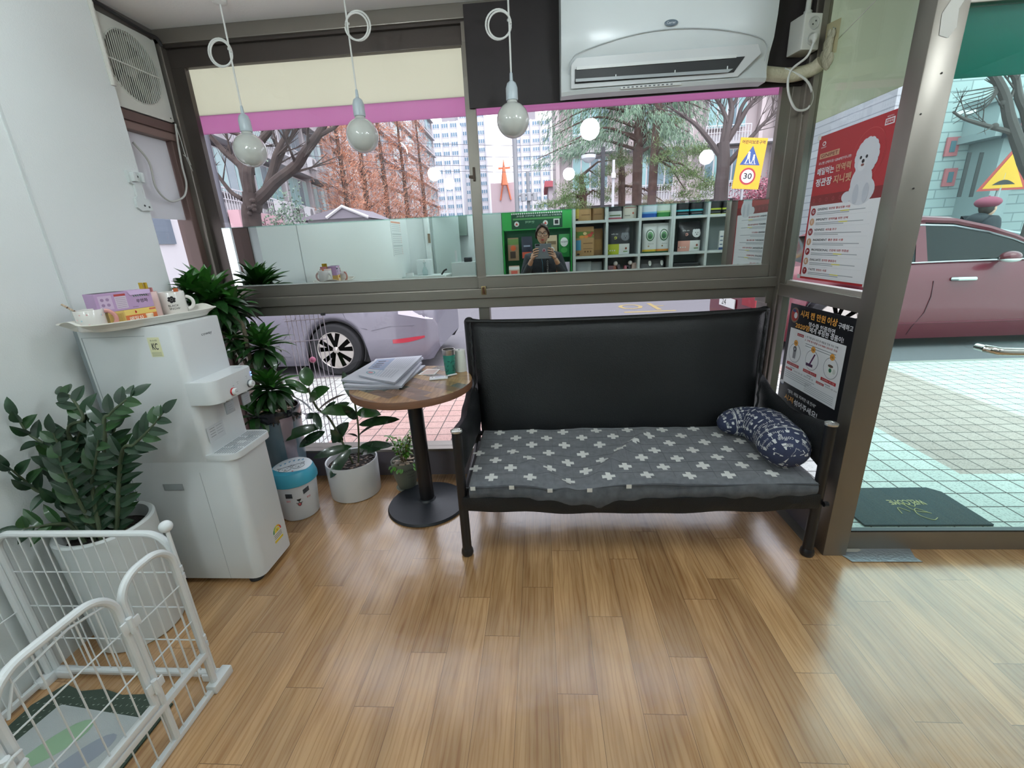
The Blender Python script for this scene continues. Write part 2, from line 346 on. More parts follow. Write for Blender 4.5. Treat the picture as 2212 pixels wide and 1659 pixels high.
# side wall beside the door
m = MB(); m.box((1.33, -.74, 1.15), (1.4, -.06, 1.215), steel_h, .003); m.box((1.345, -.74, 1.215), (1.385, -.06, 1.235), K('b9b3aa', .35, metal=.6))
m.box((1.33, -.74, 2.575), (1.4, -.0, 2.64), steel_h); m.box((1.334, -.115, .2), (1.36, -.0705, 2.575), steel); m.build('window_5', label='steel frame of the narrow side window', **S)
m = MB(); m.box((1.362, -.74, .2), (1.368, -.05, 1.15), gl); m.box((1.362, -.74, 1.22), (1.368, -.05, 2.58), gl); m.build('window_6', label='glass of the narrow side window', **S)
m = MB(); m.box((1.32, -.82, 0), (1.425, -.735, 2.64), steel, .004)
for z_, x_ in ((1.98, 1.37), (1.86, 1.33), (1.62, 1.36)): m.ball((x_+.01, -.8215, z_), .003, K('2c2a28'), 6)
m.prism([(0, 0), (.03, -.01), (.05, .02), (.045, .07), (.06, .1), (.02, .105), (-.005, .06)], (1.345, -.8215, 2.09), X, Z, 0, K('b3b1aa', .6)); m.build('trim_2', label='brushed steel corner column beside the door', **S)
# alcove at the left end of the window
m = MB(); m.box((-2.1, -.5, 2.116), (-1.985, 0, 2.2), brown_f); m.box((-2.05, -.5, 2.155), (-1.975, 0, 2.2), brown_f, .004); m.box((-2.05, -.5, 2.115), (-1.98, 0, 2.15), mat('brown_window_trim_light', '77625a', .45), .004)
m.box((-2.08, -.075, .2), (-1.99, -.0, 2.2), brown_f, .004); m.box((-2.1, -.5, 2.55), (-1.985, 0, 2.64), K('5a5652')); m.box((-2.1, -.5, 0), (-1.985, 0, 1.0), brown_f); m.box((-2.1, -.44, 0), (-1.99, -.41, 2.64), brown_f)
m.build('window_7', label='small brown framed side window in the alcove', **S)
m = MB(); m.box((-2.05, -.42, 1.0), (-2.046, -.07, 2.12), gl); m.build('window_8', label='glass of the alcove side window', **S)
m = MB(); m.box((-2.03, -.42, 1.71), (-2.02, -.082, 2.115), mat('white_foam_board', 'cdcdd2', .7), .002); m.build('blanking_board', label='white foam board covering the upper pane of the alcove window below the fan', cat='board')
# mirror strips
def mirror(x0, x1, y, tr0, tr1, lab):
    m = MB(); m.box((x0, y-.005, 1.322), (x1, y+.003, 1.66), mirror_m); o = m.build('mirror', label=lab, cat='mirror', group='mirror strips stuck on the lower window glass')
    m = MB(); m.box((x0, y-.008, 1.655), (x1, y, 1.664), glass('bevelled_glass_edge', (.8, .93, .9), 1.7)); m.box((x0, y-.008, 1.318), (x1, y, 1.326), K('d5dcd8', .2, metal=.5)); m.build('mirror_edge', o)
mirror(-1.88, -.375, .006, 0, 0, 'long strip mirror along the bottom of the left window sash')
mirror(-.315, 1.235, -.0305, 0, 0, 'long strip mirror on the right sash that reflects the photographer')
# sign sheets hung outside
pink = sheet('pink_sign_fabric', 'dcaccb', .85); cream = sheet('cream_sign_fabric', 'e9e9d8', .85)
m = MB(); m.box((-1.96, .1, 2.272), (1.33, .106, 2.505), cream); m.box((-1.96, .1, 2.178), (1.33, .106, 2.272), pink); m.build('sign_panel', label='cream and pink shop sign board hung behind the top of the window', cat='sign')
m = MB(); m.box((1.4, -.74, 2.0), (1.404, .0, 2.7), sheet('frosted_film', 'cfd8c4', .8)); m.tube([(1.398, -.06, 2.3), (1.398, -.72, 2.45)], .0018, K('e6e8e0')); m.build('sign_panel', label='frosted pale green sign panel at the top of the narrow side window', cat='sign')
m = MB(); m.box((1.43, -.71, 1.99), (3.5, -.70, 2.75), sheet('teal_sign_fabric', '4fb0a4', .8)); m.build('sign_panel', label='teal sign board seen through the top of the glass door', cat='sign')
m = MB(); m.box((-.345, -.045, 2.176), (1.325, -.032, 2.625), mat('dark_brown_board', '221b1c', .6, var=.15, vscale=30), .002); m.build('backing_board', label='dark brown board above the right window behind the air conditioner', cat='board')
# door
m = MB(); m.box((1.425, -.775, 0), (3.4, -.735, .1), steel_h, .003); m.box((1.425, -.775, .1), (3.4, -.75, .108), K('303335', .3, metal=.6)); m.box((1.42, -.775, 2.19), (3.5, -.735, 2.64), steel_h, .003)
m.box((3.38, -.775, 0), (3.5, -.735, 2.64), steel); d = m.build('door_1', label='glass shop door with steel bottom rail', **S)
m = MB(); m.box((1.43, -.762, .1), (3.4, -.75, 2.2), gl_d); m.build('door_pane', d)
m = MB(); ch = K('d8d8d4', .12, metal=1)
m.tube([(1.8, -.762, 1.0), (1.8, -.80, 1.0)], .014, ch, 12); m.tube(spline([(1.8, -.795, 1.0), (1.815, -.815, .998), (1.86, -.825, .992), (2.1, -.825, .985), (2.5, -.825, .985)], 5), .016, ch, 14); m.tube([(2.48, -.825, .985), (2.50, -.80, .985), (2.5, -.762, .985)], .015, ch, 12); m.build('door_handle', d, label='chrome push bar')
# worn metal plate at the threshold
m = MB(); m.prism([(0, 0), (.31, .0), (.30, .03), (.325, .095), (.0, .1), (-.02, .05)], (1.425, -.865, .003), X, Y, .0015, mat('scuffed_aluminium_tape', '9fa6ac', .35, metal=.6, bump=.4, bscale=70))
m.prism([(0, 0), (.05, .0), (.075, .012), (.07, .022), (.01, .022)], (1.44, -.80, .006), X, Y, .0015, K('b9b6ac')); m.build('threshold_plate', label='scuffed silver tape plate on the floor at the foot of the steel column', cat='plate')
# ------------------------------------------------------------------ black sling sofa
leather = mat('black_leatherette', '17191b', .45, bump=.25, bscale=160, spec=.4)
blk_metal = mat('black_powder_coat', '17171a', .35, spec=.5)
cap_m = K('cfcfca', .2, metal=.8)
sf = root('sofa', (.42, -.45, 0), 'long black leatherette sofa with tube frame standing in front of the window', 'sofa')
for sx_, x0 in ((-1, -.405), (1, 1.25)):
    m = MB(); xb = x0-.0*sx_
    m.tube([(x0, -.81, 0.035), (x0, -.81, .35), (x0, -.81, .683)], .0235, blk_metal, 16); m.lathe([(.0, 0), (.026, .001), (.031, .012), (.029, .03), (.0235, .04)], blk_metal, (x0, -.81, 0), 20)
    o = m.build('leg', sf); m = MB(); m.lathe([(.027, .0), (.0275, .008), (.02, .012), (.012, .0115), (.011, .009), (0, .009)], cap_m, (x0, -.81, .68), 20); m.build('end_cap', o, label='shiny chrome end cap')
    m = MB(); xr = -.425 if sx_ < 0 else 1.255; m.tube([(xr, -.1, .0), (xr, -.12, .4), (xr, -.1, .7), (xr+.0, -.1, 1.07)], [.022, .024, .027, .03], leather, 14); m.ball((xr, -.1, 1.065), .031, leather, 8); m.build('leg', sf)
    # arm sling: a bulging padded panel hung over the arm tube
    pr = [(-.80, .69), (-.66, .70), (-.45, .66), (-.28, .67), (-.13, .74), (-.10, .66), (-.12, .5), (-.3, .43), (-.55, .42), (-.72, .44), (-.79, .5), (-.815, .6)]
    m = MB(); vs = []; N = 22; Mz = 12
    for side in (0, 1):
        for i in range(N+1):
            for j in range(Mz+1):
                a = i/N; b = j/Mz; y = -.80+a*.69; zt = .69-.05*math.sin(PI*min(1, a*1.15))+.07*max(0, a-.75)*4*.6; zb = .45+.03*math.sin(a*7)
                z = zb+(zt-zb)*b; bulge = (.045 if sx_ < 0 else .03)*(1-(2*b-1)**4)**.5*(1-(2*a-1)**8)**.5+.006*math.sin(y*19+z*13)*math.sin(PI*a)
                vs.append((x0+(.012 if a > .02 else 0)*0+(xr-x0)*a+(-1 if side == 0 else 1)*bulge, y, z))
    q = (N+1)*(Mz+1); fs = []
    for i in range(N):
        for j in range(Mz):
            a = i*(Mz+1)+j; fs += [(a, a+1, a+Mz+2, a+Mz+1), (q+a, q+a+Mz+1, q+a+Mz+2, q+a+1)]
    for i in range(N): a = i*(Mz+1); b = a+Mz; fs += [(a, a+Mz+1, q+a+Mz+1, q+a), (b, q+b, q+b+Mz+1, b+Mz+1)]
    for j in range(Mz): a = j; b = N*(Mz+1)+j; fs += [(a, q+a, q+a+1, a+1), (b, b+1, q+b+1, q+b)]
    m.add(vs, fs, leather, True); m.build('armrest', sf, sharp=80)
# back cushion
m = MB(); NX, NZ = 40, 16; vs = []
for side in (0, 1):
    for i in range(NX+1):
        for j in range(NZ+1):
            a = i/NX; b = j/NZ; x = -.375+a*1.575 - .028*b*(1-a)+.048*b*a; z = .40+b*.69+.010*a*b; y = -.235+.11*b
            th = .032*(1-(2*b-1)**6)**.5*(1-(2*a-1)**14)**.5
            w = .006*math.sin(a*9+b*4)+.004*noise.noise(Vector((a*7, b*4, 3)))
            z -= (.018*abs(math.sin(PI*a))**.35*b) if b > .9 else 0
            vs.append((x, y-(th+w if side == 0 else -th), z))
q = (NX+1)*(NZ+1); fs = []
for i in range(NX):
    for j in range(NZ): a = i*(NZ+1)+j; fs += [(a, a+NZ+1, a+NZ+2, a+1), (q+a, q+a+1, q+a+NZ+2, q+a+NZ+1)]
for i in range(NX): a = i*(NZ+1); b = a+NZ; fs += [(a, q+a, q+a+NZ+1, a+NZ+1), (b, b+NZ+1, q+b+NZ+1, q+b)]
for j in range(NZ): a = j; b = NX*(NZ+1)+j; fs += [(a, a+1, q+a+1, q+a), (b, q+b, q+b+1, b+1)]
m.add(vs, fs, leather, True)
bc = m.build('back_cushion', sf, sharp=80)
m = MB()
for a0, a1 in (((-.395, -.262, .42), (-.408, -.165, 1.075)), ((1.205, -.262, .42), (1.235, -.165, 1.085))):
    p = [Vector(a0).lerp(Vector(a1), i/30)+Vector((.004*math.sin(i*1.9), 0, 0)) for i in range(31)]; m.tube(p, [.006+.0015*math.sin(i*2.3) for i in range(31)], leather, 8)
m.tube(spline([(-.43, -.12, 1.072), (-.395, -.165, 1.08), (0, -.168, 1.068), (.8, -.165, 1.07), (1.2, -.165, 1.085), (1.262, -.12, 1.082)], 8), .009, leather, 8); m.build('piping', bc)
m = MB(); NX = 44; vs = []; fs = []
def seat_sag(x): t = (x+.4)/1.65; return .028*math.sin(PI*min(1, max(0, t)))
for i in range(NX+1):
    x = -.40+1.645*i/NX; s_ = seat_sag(x)+.004*math.sin(x*14)
    vs += [(x, -.835-.004*math.sin(x*21), .272-s_*.7), (x, -.842-.004*math.sin(x*17+1), .31-s_*.5), (x, -.835, .345-s_*.4), (x, -.24, .36), (x, -.22, .29)]
for i in range(NX):
    for j in range(5): a = i*5; fs.append((a+j, a+5+j, a+5+(j+1) % 5, a+(j+1) % 5))
fs += [(0, 1, 2, 3, 4), tuple(NX*5+k for k in (4, 3, 2, 1, 0))]
m.add(vs, fs, leather, True); m.build('seat', sf)
m = MB(); m.tube([(-.405, -.79, .29), (-.425, -.15, .29)], .018, blk_metal, 12); m.tube([(1.25, -.79, .29), (1.255, -.15, .29)], .018, blk_metal, 12)
m.tube([(1.262, -.84, .30), (1.28, -.84, .30)], .013, blk_metal, 8); m.tube([(-.42, -.12, .36), (1.25, -.12, .36)], .016, blk_metal, 10); m.build('frame_rail', sf)

# grey quilted seat mat with white crosses
def quilt_z(x, y):
    z = .418+.0*y+ (y+.8)*.03
    a = (x-.22)-(y+.8)*.75; z += .027*math.exp(-(a/.035)**2)*min(1, max(0, (y+.80)/.1))*min(1, max(0, (-.25-y)/.15))
    a = (x-.05)+(y+.8)*.9-.02; z += .017*math.exp(-(a/.04)**2)*min(1, max(0, (-.45-y)/.2))
    a = (x-.12)-(y+.8)*.3; z -= .028*math.exp(-(a/.12)**2)*min(1, max(0, (-.35-y)/.3))
    z += .006*noise.noise(Vector((x*5, y*7, 0)))+.003*noise.noise(Vector((x*16, y*14, 5)))
    return z
den = mat('charcoal_denim_quilt', '6e7176', .9, bump=.35, bscale=900, var=.3, vscale=40, sheen=.2)
den2 = mat('charcoal_denim_border', '62666c', .9, bump=.4, bscale=700, var=.4, vscale=25)
wh_c = mat('white_patch_cloth', 'd9dad6', .9, bump=.3, bscale=800)
m = MB(); NX, NY = 96, 36; vs = []; fs = []
xa, xb, ya, yb = -.378, 1.232, -.828, -.235
def qx(i, y): return xa+(xb-xa)*i/NX+ (.012 if i == 0 else 0)
for i in range(NX+1):
    for j in range(NY+1):
        x = qx(i, 0); y = ya+(yb-ya)*j/NY; z = quilt_z(x, y); e = min(i, NX-i, j)/2.0
        if e < 1: z -= .014*(1-e)**2
        vs.append((x, y-.006*math.sin(x*8)*(j == 0), z))
for i in range(NX):
    for j in range(NY): a = i*(NY+1)+j; fs.append((a, a+NY+1, a+NY+2, a+1))
m.add(vs, fs, den, True)
# skirt front and ends
def skirt(pts, drop):
    vs = []; fs = []; K_ = 5
    for n_, (p, d) in enumerate(pts):
        zz = drop(p[0], p[1])
        for k in range(K_+1):
            t = k/K_; out = .012*math.sin(PI*t)+.004*math.sin(n_*.7)*t; vs.append((p[0]+d[0]*out, p[1]+d[1]*out, p[2]+(zz-p[2])*t))
    for a in range(len(pts)-1):
        for k in range(K_): b = a*(K_+1)+k; fs.append((b, b+1, b+K_+2, b+K_+1))
    m.add(vs, fs, den2, True)
P = [((vs_[0], vs_[1], vs_[2]), (0, -1)) for vs_ in [vs[i*(NY+1)] for i in range(NX+1)]]
skirt(P, lambda x, y: .335-.05*math.exp(-((x-.2)/.33)**2)*.8-.012*math.sin((x+.4)*1.9))
L_ = [((v_[0], v_[1], v_[2]), (-1, 0)) for v_ in [vs[j] for j in range(NY+1)]][::-1]; skirt(L_, lambda x, y: .34)
R_ = [((v_[0], v_[1], v_[2]), (1, 0)) for v_ in [vs[NX*(NY+1)+j] for j in range(NY+1)]]; skirt(R_, lambda x, y: .35)
# stitching seam and crosses
for r_ in range(0, 8):
    y = -.79+.0945*.5+r_*.094
    m.tube([(x, y, quilt_z(x, y)+.0004) for x in [xa+.03+k*(xb-xa-.06)/120 for k in range(121)]], .0006, K('3d4046'), 4) if r_ < 6 else None
for k in range(17):
    x = -.335+k*.0945
    m.tube([(x, y, quilt_z(x, y)+.0004) for y in [ya+.03+j*(yb-ya-.05)/60 for j in range(61)]], .0005, K('3d4046'), 4)
m.tube([(x, ya-.005, quilt_z(x, ya)-.018) for x in [xa+k*(xb-xa)/80 for k in range(81)]], .0022, K('2f3238'), 5)
def cross(cx, cy, sc=1, rot=0):
    a, w = .031*sc, .0115*sc; c, s_ = math.cos(rot), math.sin(rot)
    for (x0, x1, y0, y1) in ((-a, a, -w, w), (-w, w, w, a), (-w, w, -a, -w)):
        n_x = 6 if x1-x0 > .03 else 3; n_y = 3; g = []
        for i in range(n_x+1):
            for j in range(n_y+1):
                u = x0+(x1-x0)*i/n_x; v = y0+(y1-y0)*j/n_y; X_ = cx+u*c-v*s_; Y_ = max(ya+.003, min(yb, cy+u*s_+v*c)); g.append((X_, Y_, quilt_z(X_, Y_)+.0016))
        m.add(g, [(i*(n_y+1)+j, (i+1)*(n_y+1)+j, (i+1)*(n_y+1)+j+1, i*(n_y+1)+j+1) for i in range(n_x) for j in range(n_y)], wh_c, True)
for r_ in range(7):
    for k in range(9):
        cx = -.262+k*.187-(.0935 if r_ % 2 else 0)+.006*math.sin(k*3+r_); cy = -.775+r_*.082+.004*math.sin(k*2.1)
        if -.36 < cx < 1.21: cross(cx, cy, 1, .06*math.sin(k*5+r_*2))
for x in (-.345, -.16, .02, .205, .385): m.box((x-.012, ya-.0135, quilt_z(x, ya)-.028), (x+.012, ya-.0115, quilt_z(x, ya)-.008), wh_c)
m.build('seat_mat', label='grey quilted seat mat with white crosses spread over the black sofa', cat='seat mat', sharp=60)

# bean-shaped bolster pillow
navy = mat('navy_print_cloth', '343c58', .9, bump=.3, bscale=500, var=.12, vscale=60)
pA, pM, pB = [at(a, b, 'z', c) for a, b, c in ((1552, 918, .492), (1643, 918, .52), (1706, 988, .52))]; pQ = pM*2-(pA+pB)*.5
pc = [pA*(1-t)**2+pQ*2*t*(1-t)+pB*t*t for t in [i/7 for i in range(8)]]
pp = spline(pc, 6); NP = len(pp); cum = [0]
for i in range(1, NP): cum.append(cum[-1]+(pp[i]-pp[i-1]).length)
TL = cum[-1]
def prad(s): t = s/TL; return .098*(.58+.42*min(1, t/.5)*(2-min(1, t/.5)))*(max(0, 1-(2*t-1)**6))**.42*(1+.03*math.sin(s*30)) + .004
def pframe(s):
    s = max(0, min(TL, s)); i = max(k for k in range(NP) if cum[k] <= s+1e-9); i = min(i, NP-2); t = (s-cum[i])/(cum[i+1]-cum[i]); p = pp[i].lerp(pp[i+1], t)
    T = (pp[min(i+2, NP-1)]-pp[max(i-1, 0)]).normalized(); sd = T.cross(Z).normalized(); return p, T, sd, sd.cross(T)
def psurf(s, th, off=0):
    p, T, sd, up = pframe(s); r = prad(s)+off; return p+sd*(math.cos(th)*r*1.08)+up*(math.sin(th)*r*.92)
m = MB(); NS, NT = 90, 40; vs = [psurf(TL*i/NS, 2*PI*k/NT) for i in range(NS+1) for k in range(NT)]
fs = [(i*NT+k, i*NT+(k+1) % NT, (i+1)*NT+(k+1) % NT, (i+1)*NT+k) for i in range(NS) for k in range(NT)]+[tuple(range(NT))[::-1], tuple(range(NS*NT, (NS+1)*NT))]
m.add(vs, fs, navy, True)
pl = m.build('bolster_pillow', label='navy printed bean shaped pillow resting at the right end of the sofa seat', cat='pillow', sharp=80)
m = MB(); wt = K('cfd2d2', .9)
def pmap(vs, fs, mt):  # (s, th*r) flat shapes wrapped onto the pillow
    m.add([psurf(a, b, .002) for a, b in vs], fs, mt)
rp = random.Random(5)
words = ['picnic', 'Salad', 'wine', 'delicious', 'Fruit', 'cupcake', 'spoon', 'coffee', 'lunch', 'Milk']
def ptext(t, s0, th0, h, flip=1):
    v, f, W, H = text_mesh(t); k = h/H; pmap([(s0+(p[1])*k, th0-flip*p[0]*k/.09) for p in v], f, wt)
def pshape(kind, s0, th0, sc):
    P = []
    if kind == 0: P = [[(.012*math.cos(a)*.7, .012*math.sin(a)) for a in [k*PI/5 for k in range(10)]], [(-.0015, -.035), (.0015, -.035), (.0015, -.01), (-.0015, -.01)]]
    if kind == 1: P = [[(-.009, 0), (.009, 0), (.006, .02), (-.006, .02)], [(-.0015, -.025), (.0015, -.025), (.0015, 0), (-.0015, 0)], [(-.008, -.028), (.008, -.028), (.008, -.025), (-.008, -.025)]]
    if kind == 2: P = [[(-.008, 0), (-.005, 0), (-.005, .018), (-.008, .018)], [(-.0015, -.03), (.0015, -.03), (.0015, .018), (-.0015, .018)], [(.005, 0), (.008, 0), (.008, .018), (.005, .018)], [(-.008, -.004), (.008, -.004), (.008, 0), (-.008, 0)]]
    if kind == 3: P = [[(-.014, 0), (.014, 0), (.01, .016), (-.01, .016)], [(.013, .004), (.019, .004), (.019, .012), (.011, .012)]]
    if kind == 4: P = [[(.014*math.cos(a), .008*math.sin(a)) for a in [k*PI/5 for k in range(10)]]]
    if kind == 5: P = [[(-.014, -.004), (.014, -.004), (.012, .004), (-.012, .004)], [(-.011, .006), (.011, .006), (.006, .014), (-.006, .014)]]
    for q in P: pmap([(s0+b*sc, th0+a*sc/.09) for a, b in q], [tuple(range(len(q)))], wt)
th = .1
n_ = 0
while th < 6.2:
    s_ = .012+rp.random()*.02
    while s_ < TL-.008:
        if rp.random() < .3: ptext(rp.choice(words), s_, th+.2, .013+rp.random()*.006); s_ += .03
        else: pshape(rp.randrange(6), s_, th, .7+rp.random()*.3); s_ += .044
    th += .36
for s0 in (.07, TL-.13):
    n0 = [(s0+.010*math.sin(2*PI*k/48), 2*PI*k/48) for k in range(49)]
    for w0, w1 in ((-.0045, -.002), (.002, .0045)): pmap([(a+w, b) for a, b in n0 for w in (w0, w1)], [(2*k, 2*k+1, 2*k+3, 2*k+2) for k in range(48)], wt)
m.build('printed_pattern', pl, label='white printed words, spoons and cups')

# ------------------------------------------------------------------ round table
TZ = .785; TC = (-.73, -.357)
tb = root('round_table', (-.725, -.357, 0), 'small round table with patchwork wood top and black pedestal beside the sofa', 'table')
m = MB(); edge = mat('walnut_table_edge', '7b543c', .5, var=.3, vscale=14, stretch=(1, 1, 14))
m.lathe([(0, TZ-.04), (.330, TZ-.04), (.335, TZ-.037), (.335, TZ-.003), (.333, TZ)], edge, (*TC, 0), 72)
b = bmesh.new(); bmesh.ops.create_circle(b, cap_ends=True, radius=.3335, segments=96)
ca = math.radians(55); U = Vector((math.cos(ca), math.sin(ca), 0)); V = Vector((-U.y, U.x, 0))
for k in range(-7, 8): bmesh.ops.bisect_plane(b, geom=b.verts[:]+b.edges[:]+b.faces[:], plane_co=U*(k*.062), plane_no=U)
for k in range(-8, 9): bmesh.ops.bisect_plane(b, geom=b.verts[:]+b.edges[:]+b.faces[:], plane_co=V*(k*.06), plane_no=V)
woods = [mat('patch_wood_%d' % i, c, .22, var=.45, vscale=9, stretch=(1, 9, 1) if i % 2 else (9, 1, 1), spec=.6) for i, c in enumerate(('a97f55', '8a6a4c', '6f6d62', 'b58d5e', '9a7a66', '5b5a50', 'a5855c', '84695a', 'c09a68'))]
b.verts.index_update(); rr = random.Random(9); pick = {}
for f in b.faces:
    c = f.calc_center_median(); i = math.floor(c.dot(U)/.062); j = math.floor((c.dot(V)/.06+(i % 3))/3); k = pick.setdefault((i, j), rr.randrange(9))
    m.add([(TC[0]+v.co.x, TC[1]+v.co.y, TZ+.0004) for v in f.verts], [tuple(range(len(f.verts)))], woods[k])
b.free()
m.build('tabletop', tb)
m = MB(); m.tube([(-.722, -.357, .02), (-.732, -.357, TZ-.04)], .043, blk_metal, 28); m.lathe([(.075, TZ-.047), (.08, TZ-.04)], blk_metal, (-.732, -.357, 0), 28); m.build('column', tb)
m = MB(); m.lathe([(0, 0), (.232, 0), (.237, .006), (.23, .018), (.09, .028), (.052, .04), (.045, .05)], mat('black_cast_base', '20242a', .42, bump=.1, bscale=300), (-.722, -.362, .0), 56); m.build('base', tb)

# newspapers: a pile of four folded papers
ppr = mat('newsprint', 'c9c9d2', .85, bump=.1, bscale=30); ppr2 = mat('newsprint_edge', 'aeb0bb', .85, var=.25, vscale=60, stretch=(1, 1, 25))
def paper(z, q, th, curl, label, printed=False, seed=0):
    # q: corners at the table: near-left, near-right, far-right, far-left
    A, B, C_, D = [Vector((p.x, p.y, z)) for p in q]; m = MB(); n1, n2 = 14, 12; top = []
    for i in range(n1+1):
        for j in range(n2+1):
            a, b = i/n1, j/n2; p = A.lerp(B, a).lerp(D.lerp(C_, a), b); w = curl*((1-a)**2)*(1-b*.5)+.003*math.sin(a*8+seed)*math.sin(b*5+seed)*.4
            top.append(Vector((p.x, p.y, z+th+max(-th*.5, w))))
    bot = [Vector((p.x, p.y, max(z, p.z-th))) for p in top]; q_ = len(top); W_ = n2+1; fs = []
    for i in range(n1):
        for j in range(n2): a = i*W_+j; fs.append((a, a+W_, a+W_+1, a+1))
    m.add(top, fs, ppr, True); sf_ = []
    for i in range(n1): a = i*W_; b_ = a+n2; sf_ += [(a, q_+a, q_+a+W_, a+W_), (b_, b_+W_, q_+b_+W_, q_+b_)]
    for j in range(n2): a = j; b_ = n1*W_+j; sf_ += [(a, a+1, q_+a+1, q_+a), (b_, q_+b_, q_+b_+1, b_+1)]
    m.add(top+bot, sf_+[tuple(q_+x for x in f[::-1]) for f in fs], ppr2, False)
    o = m.build('newspaper', label=label, cat='newspaper', group='newspapers piled on the round table')
    if printed:
        m = MB()
        def pt(a, b): p = A.lerp(B, a).lerp(D.lerp(C_, a), b); w = curl*((1-a)**2)*(1-b*.5)+.003*math.sin(a*8+seed)*math.sin(b*5+seed)*.4; return (p.x, p.y, z+th+max(-th*.5, w)+.0012)
        def patch(poly, mt):
            m.add([pt(*p) for p in poly], [tuple(range(len(poly)))], mt)
        def grid(a0, a1, b0, b1, mt, n=5):
            g = [pt(a0+(a1-a0)*i/n, b0+(b1-b0)*j/n) for i in range(n+1) for j in range(n+1)]; m.add(g, [(i*(n+1)+j, (i+1)*(n+1)+j, (i+1)*(n+1)+j+1, i*(n+1)+j+1) for i in range(n) for j in range(n)], mt)
        grid(.06, .45, .36, .93, K('8f9bb6'))
        for b_, s_ in ((.48, .9), (.58, .8), (.68, 1), (.8, 1.1)):
            for mt, a0, a1, w in ((K('4a4a55'), .12, .3, .028*s_), (K('b98f86'), .3, .36, .014)): patch([(a0, b_-w), (a1, b_-w*.8), (a1, b_+w*.8), (a0, b_+w)], mt)
        cc = (.22, .2); ring = [(cc[0]+.11*math.cos(k*PI/12), cc[1]+.075*math.sin(k*PI/12)) for k in range(25)]; rin = [(cc[0]+.09*math.cos(k*PI/12), cc[1]+.06*math.sin(k*PI/12)) for k in range(25)]
        for k in range(24): patch([ring[k], ring[k+1], rin[k+1], rin[k]], K('5d9fa8'))
        grid(.16, .27, .17, .23, K('c9848c'), 2)
        for i in range(9):
            a = .5+.05*i; grid(a, a+.012, .45, .92, K('a9abb6'), 3)
        for i in range(7): a = .38+.07*i; grid(a, a+.018, .1, .4, K('9fb0c4' if i < 2 else 'a2a5b0'), 3)
        m.build('printed_page', o, label='printed front page with a group photo')
    return o
zc = TZ+.0012
def Qp(z, *pts): return [at(*p, 'z', z) for p in pts]
paper(zc, Qp(zc, (744, 843), (862, 841), (919, 792), (812, 795)), .010, .0, 'folded newspaper at the bottom of the pile on the round table', seed=1)
paper(zc+.0115, Qp(zc+.0115, (742, 838), (868, 838), (912, 785), (800, 792)), .012, .004, 'creased newspaper second from the bottom of the pile', seed=2)
paper(zc+.025, Qp(zc+.025, (738, 828), (852, 832), (915, 775), (806, 786)), .012, .010, 'crumpled newspaper just under the top one of the pile', seed=3)
paper(zc+.0405, Qp(zc+.0405, (776, 816), (853, 830), (912, 771), (812, 779)), .010, .004, 'newspaper with a group photo on top of the pile', True, seed=4)
# card, white gadget, pen, tumbler, paper cup
def Tp(a, b, z=TZ+.0012): return at(720+a/6.9125, 740+b/6.9125, 'z', z)
m = MB(); q = [Tp(1262, 485), Tp(1516, 478), Tp(1597, 400), Tp(1400, 395)]; c_ = sum(q, Vector())/4
m.add(q+[p+Vector((0, 0, .0015)) for p in q], [(3, 2, 1, 0), (4, 5, 6, 7), (0, 1, 5, 4), (1, 2, 6, 5), (2, 3, 7, 6), (3, 0, 4, 7)], K('e3dcd6'))
for k in range(5):
    t = .15+k*.16; a = q[0].lerp(q[3], t); b_ = q[1].lerp(q[2], t); m.tube([a.lerp(b_, .12)+Vector((0, 0, .002)), a.lerp(b_, .88)+Vector((0, 0, .002))], .0014, K('b98a86' if k % 2 else 'c06a50'), 4)
m.build('leaflet', label='small leaflet with reddish border lying right of the newspapers', cat='leaflet')
m = MB(); a = Tp(1452, 545); b_ = Tp(1700, 525); dx = (b_-a).normalized(); dy = Vector((-dx.y, dx.x, 0)); mxx = Matrix(((dx.x, dy.x, 0, (a.x+b_.x)/2), (dx.y, dy.y, 0, (a.y+b_.y)/2), (0, 0, 1, TZ+.0012), (0, 0, 0, 1)))
m.box((-.052, -.028, 0), (.052, .022, .009), K('e6e8ea', .3), .004, mx=mxx); m.box((-.02, -.016, .0092), (.03, .01, .0096), K('b7bccb', .3), mx=mxx); m.ball((-.035, -.002, .009), .003, K('6c7078'), 6, mx=mxx); m.build('remote_control', label='small white handheld remote lying in front of the green tumbler', cat='remote')
m = MB(); a = Tp(1712, 510); b_ = Tp(1845, 482); m.tube([a+Vector((0, 0, .006)), a.lerp(b_, .95)+Vector((0, 0, .006)), b_+Vector((0, 0, .006))], [.005, .0055, .004], K('e8e8ea', .3), 10); m.build('pen', label='short white pen lying beside the green tumbler', cat='pen')
tg = mat('teal_tumbler_paint', '2f8272', .35, var=.0); ti = Tp(1752, 468)
m = MB(); m.lathe([(0, 0), (.0265, 0), (.029, .004), (.0345, .095), (.0355, .118)], tg, (ti.x, ti.y, TZ+.0012), 36)
o = m.build('tumbler', label='green leaf patterned steel tumbler on the round table', cat='tumbler')
m = MB(); m.lathe([(.0356, .118), (.0362, .121), (.0372, .146), (.0375, .149), (.0335, .149), (.033, .13), (.025, .01), (0, .008)], mat('tumbler_steel', 'b9b4ae', .25, metal=.9), (ti.x, ti.y, TZ+.0012), 36); m.build('rim', o, label='bare steel rim')
m = MB(); rt = random.Random(2)
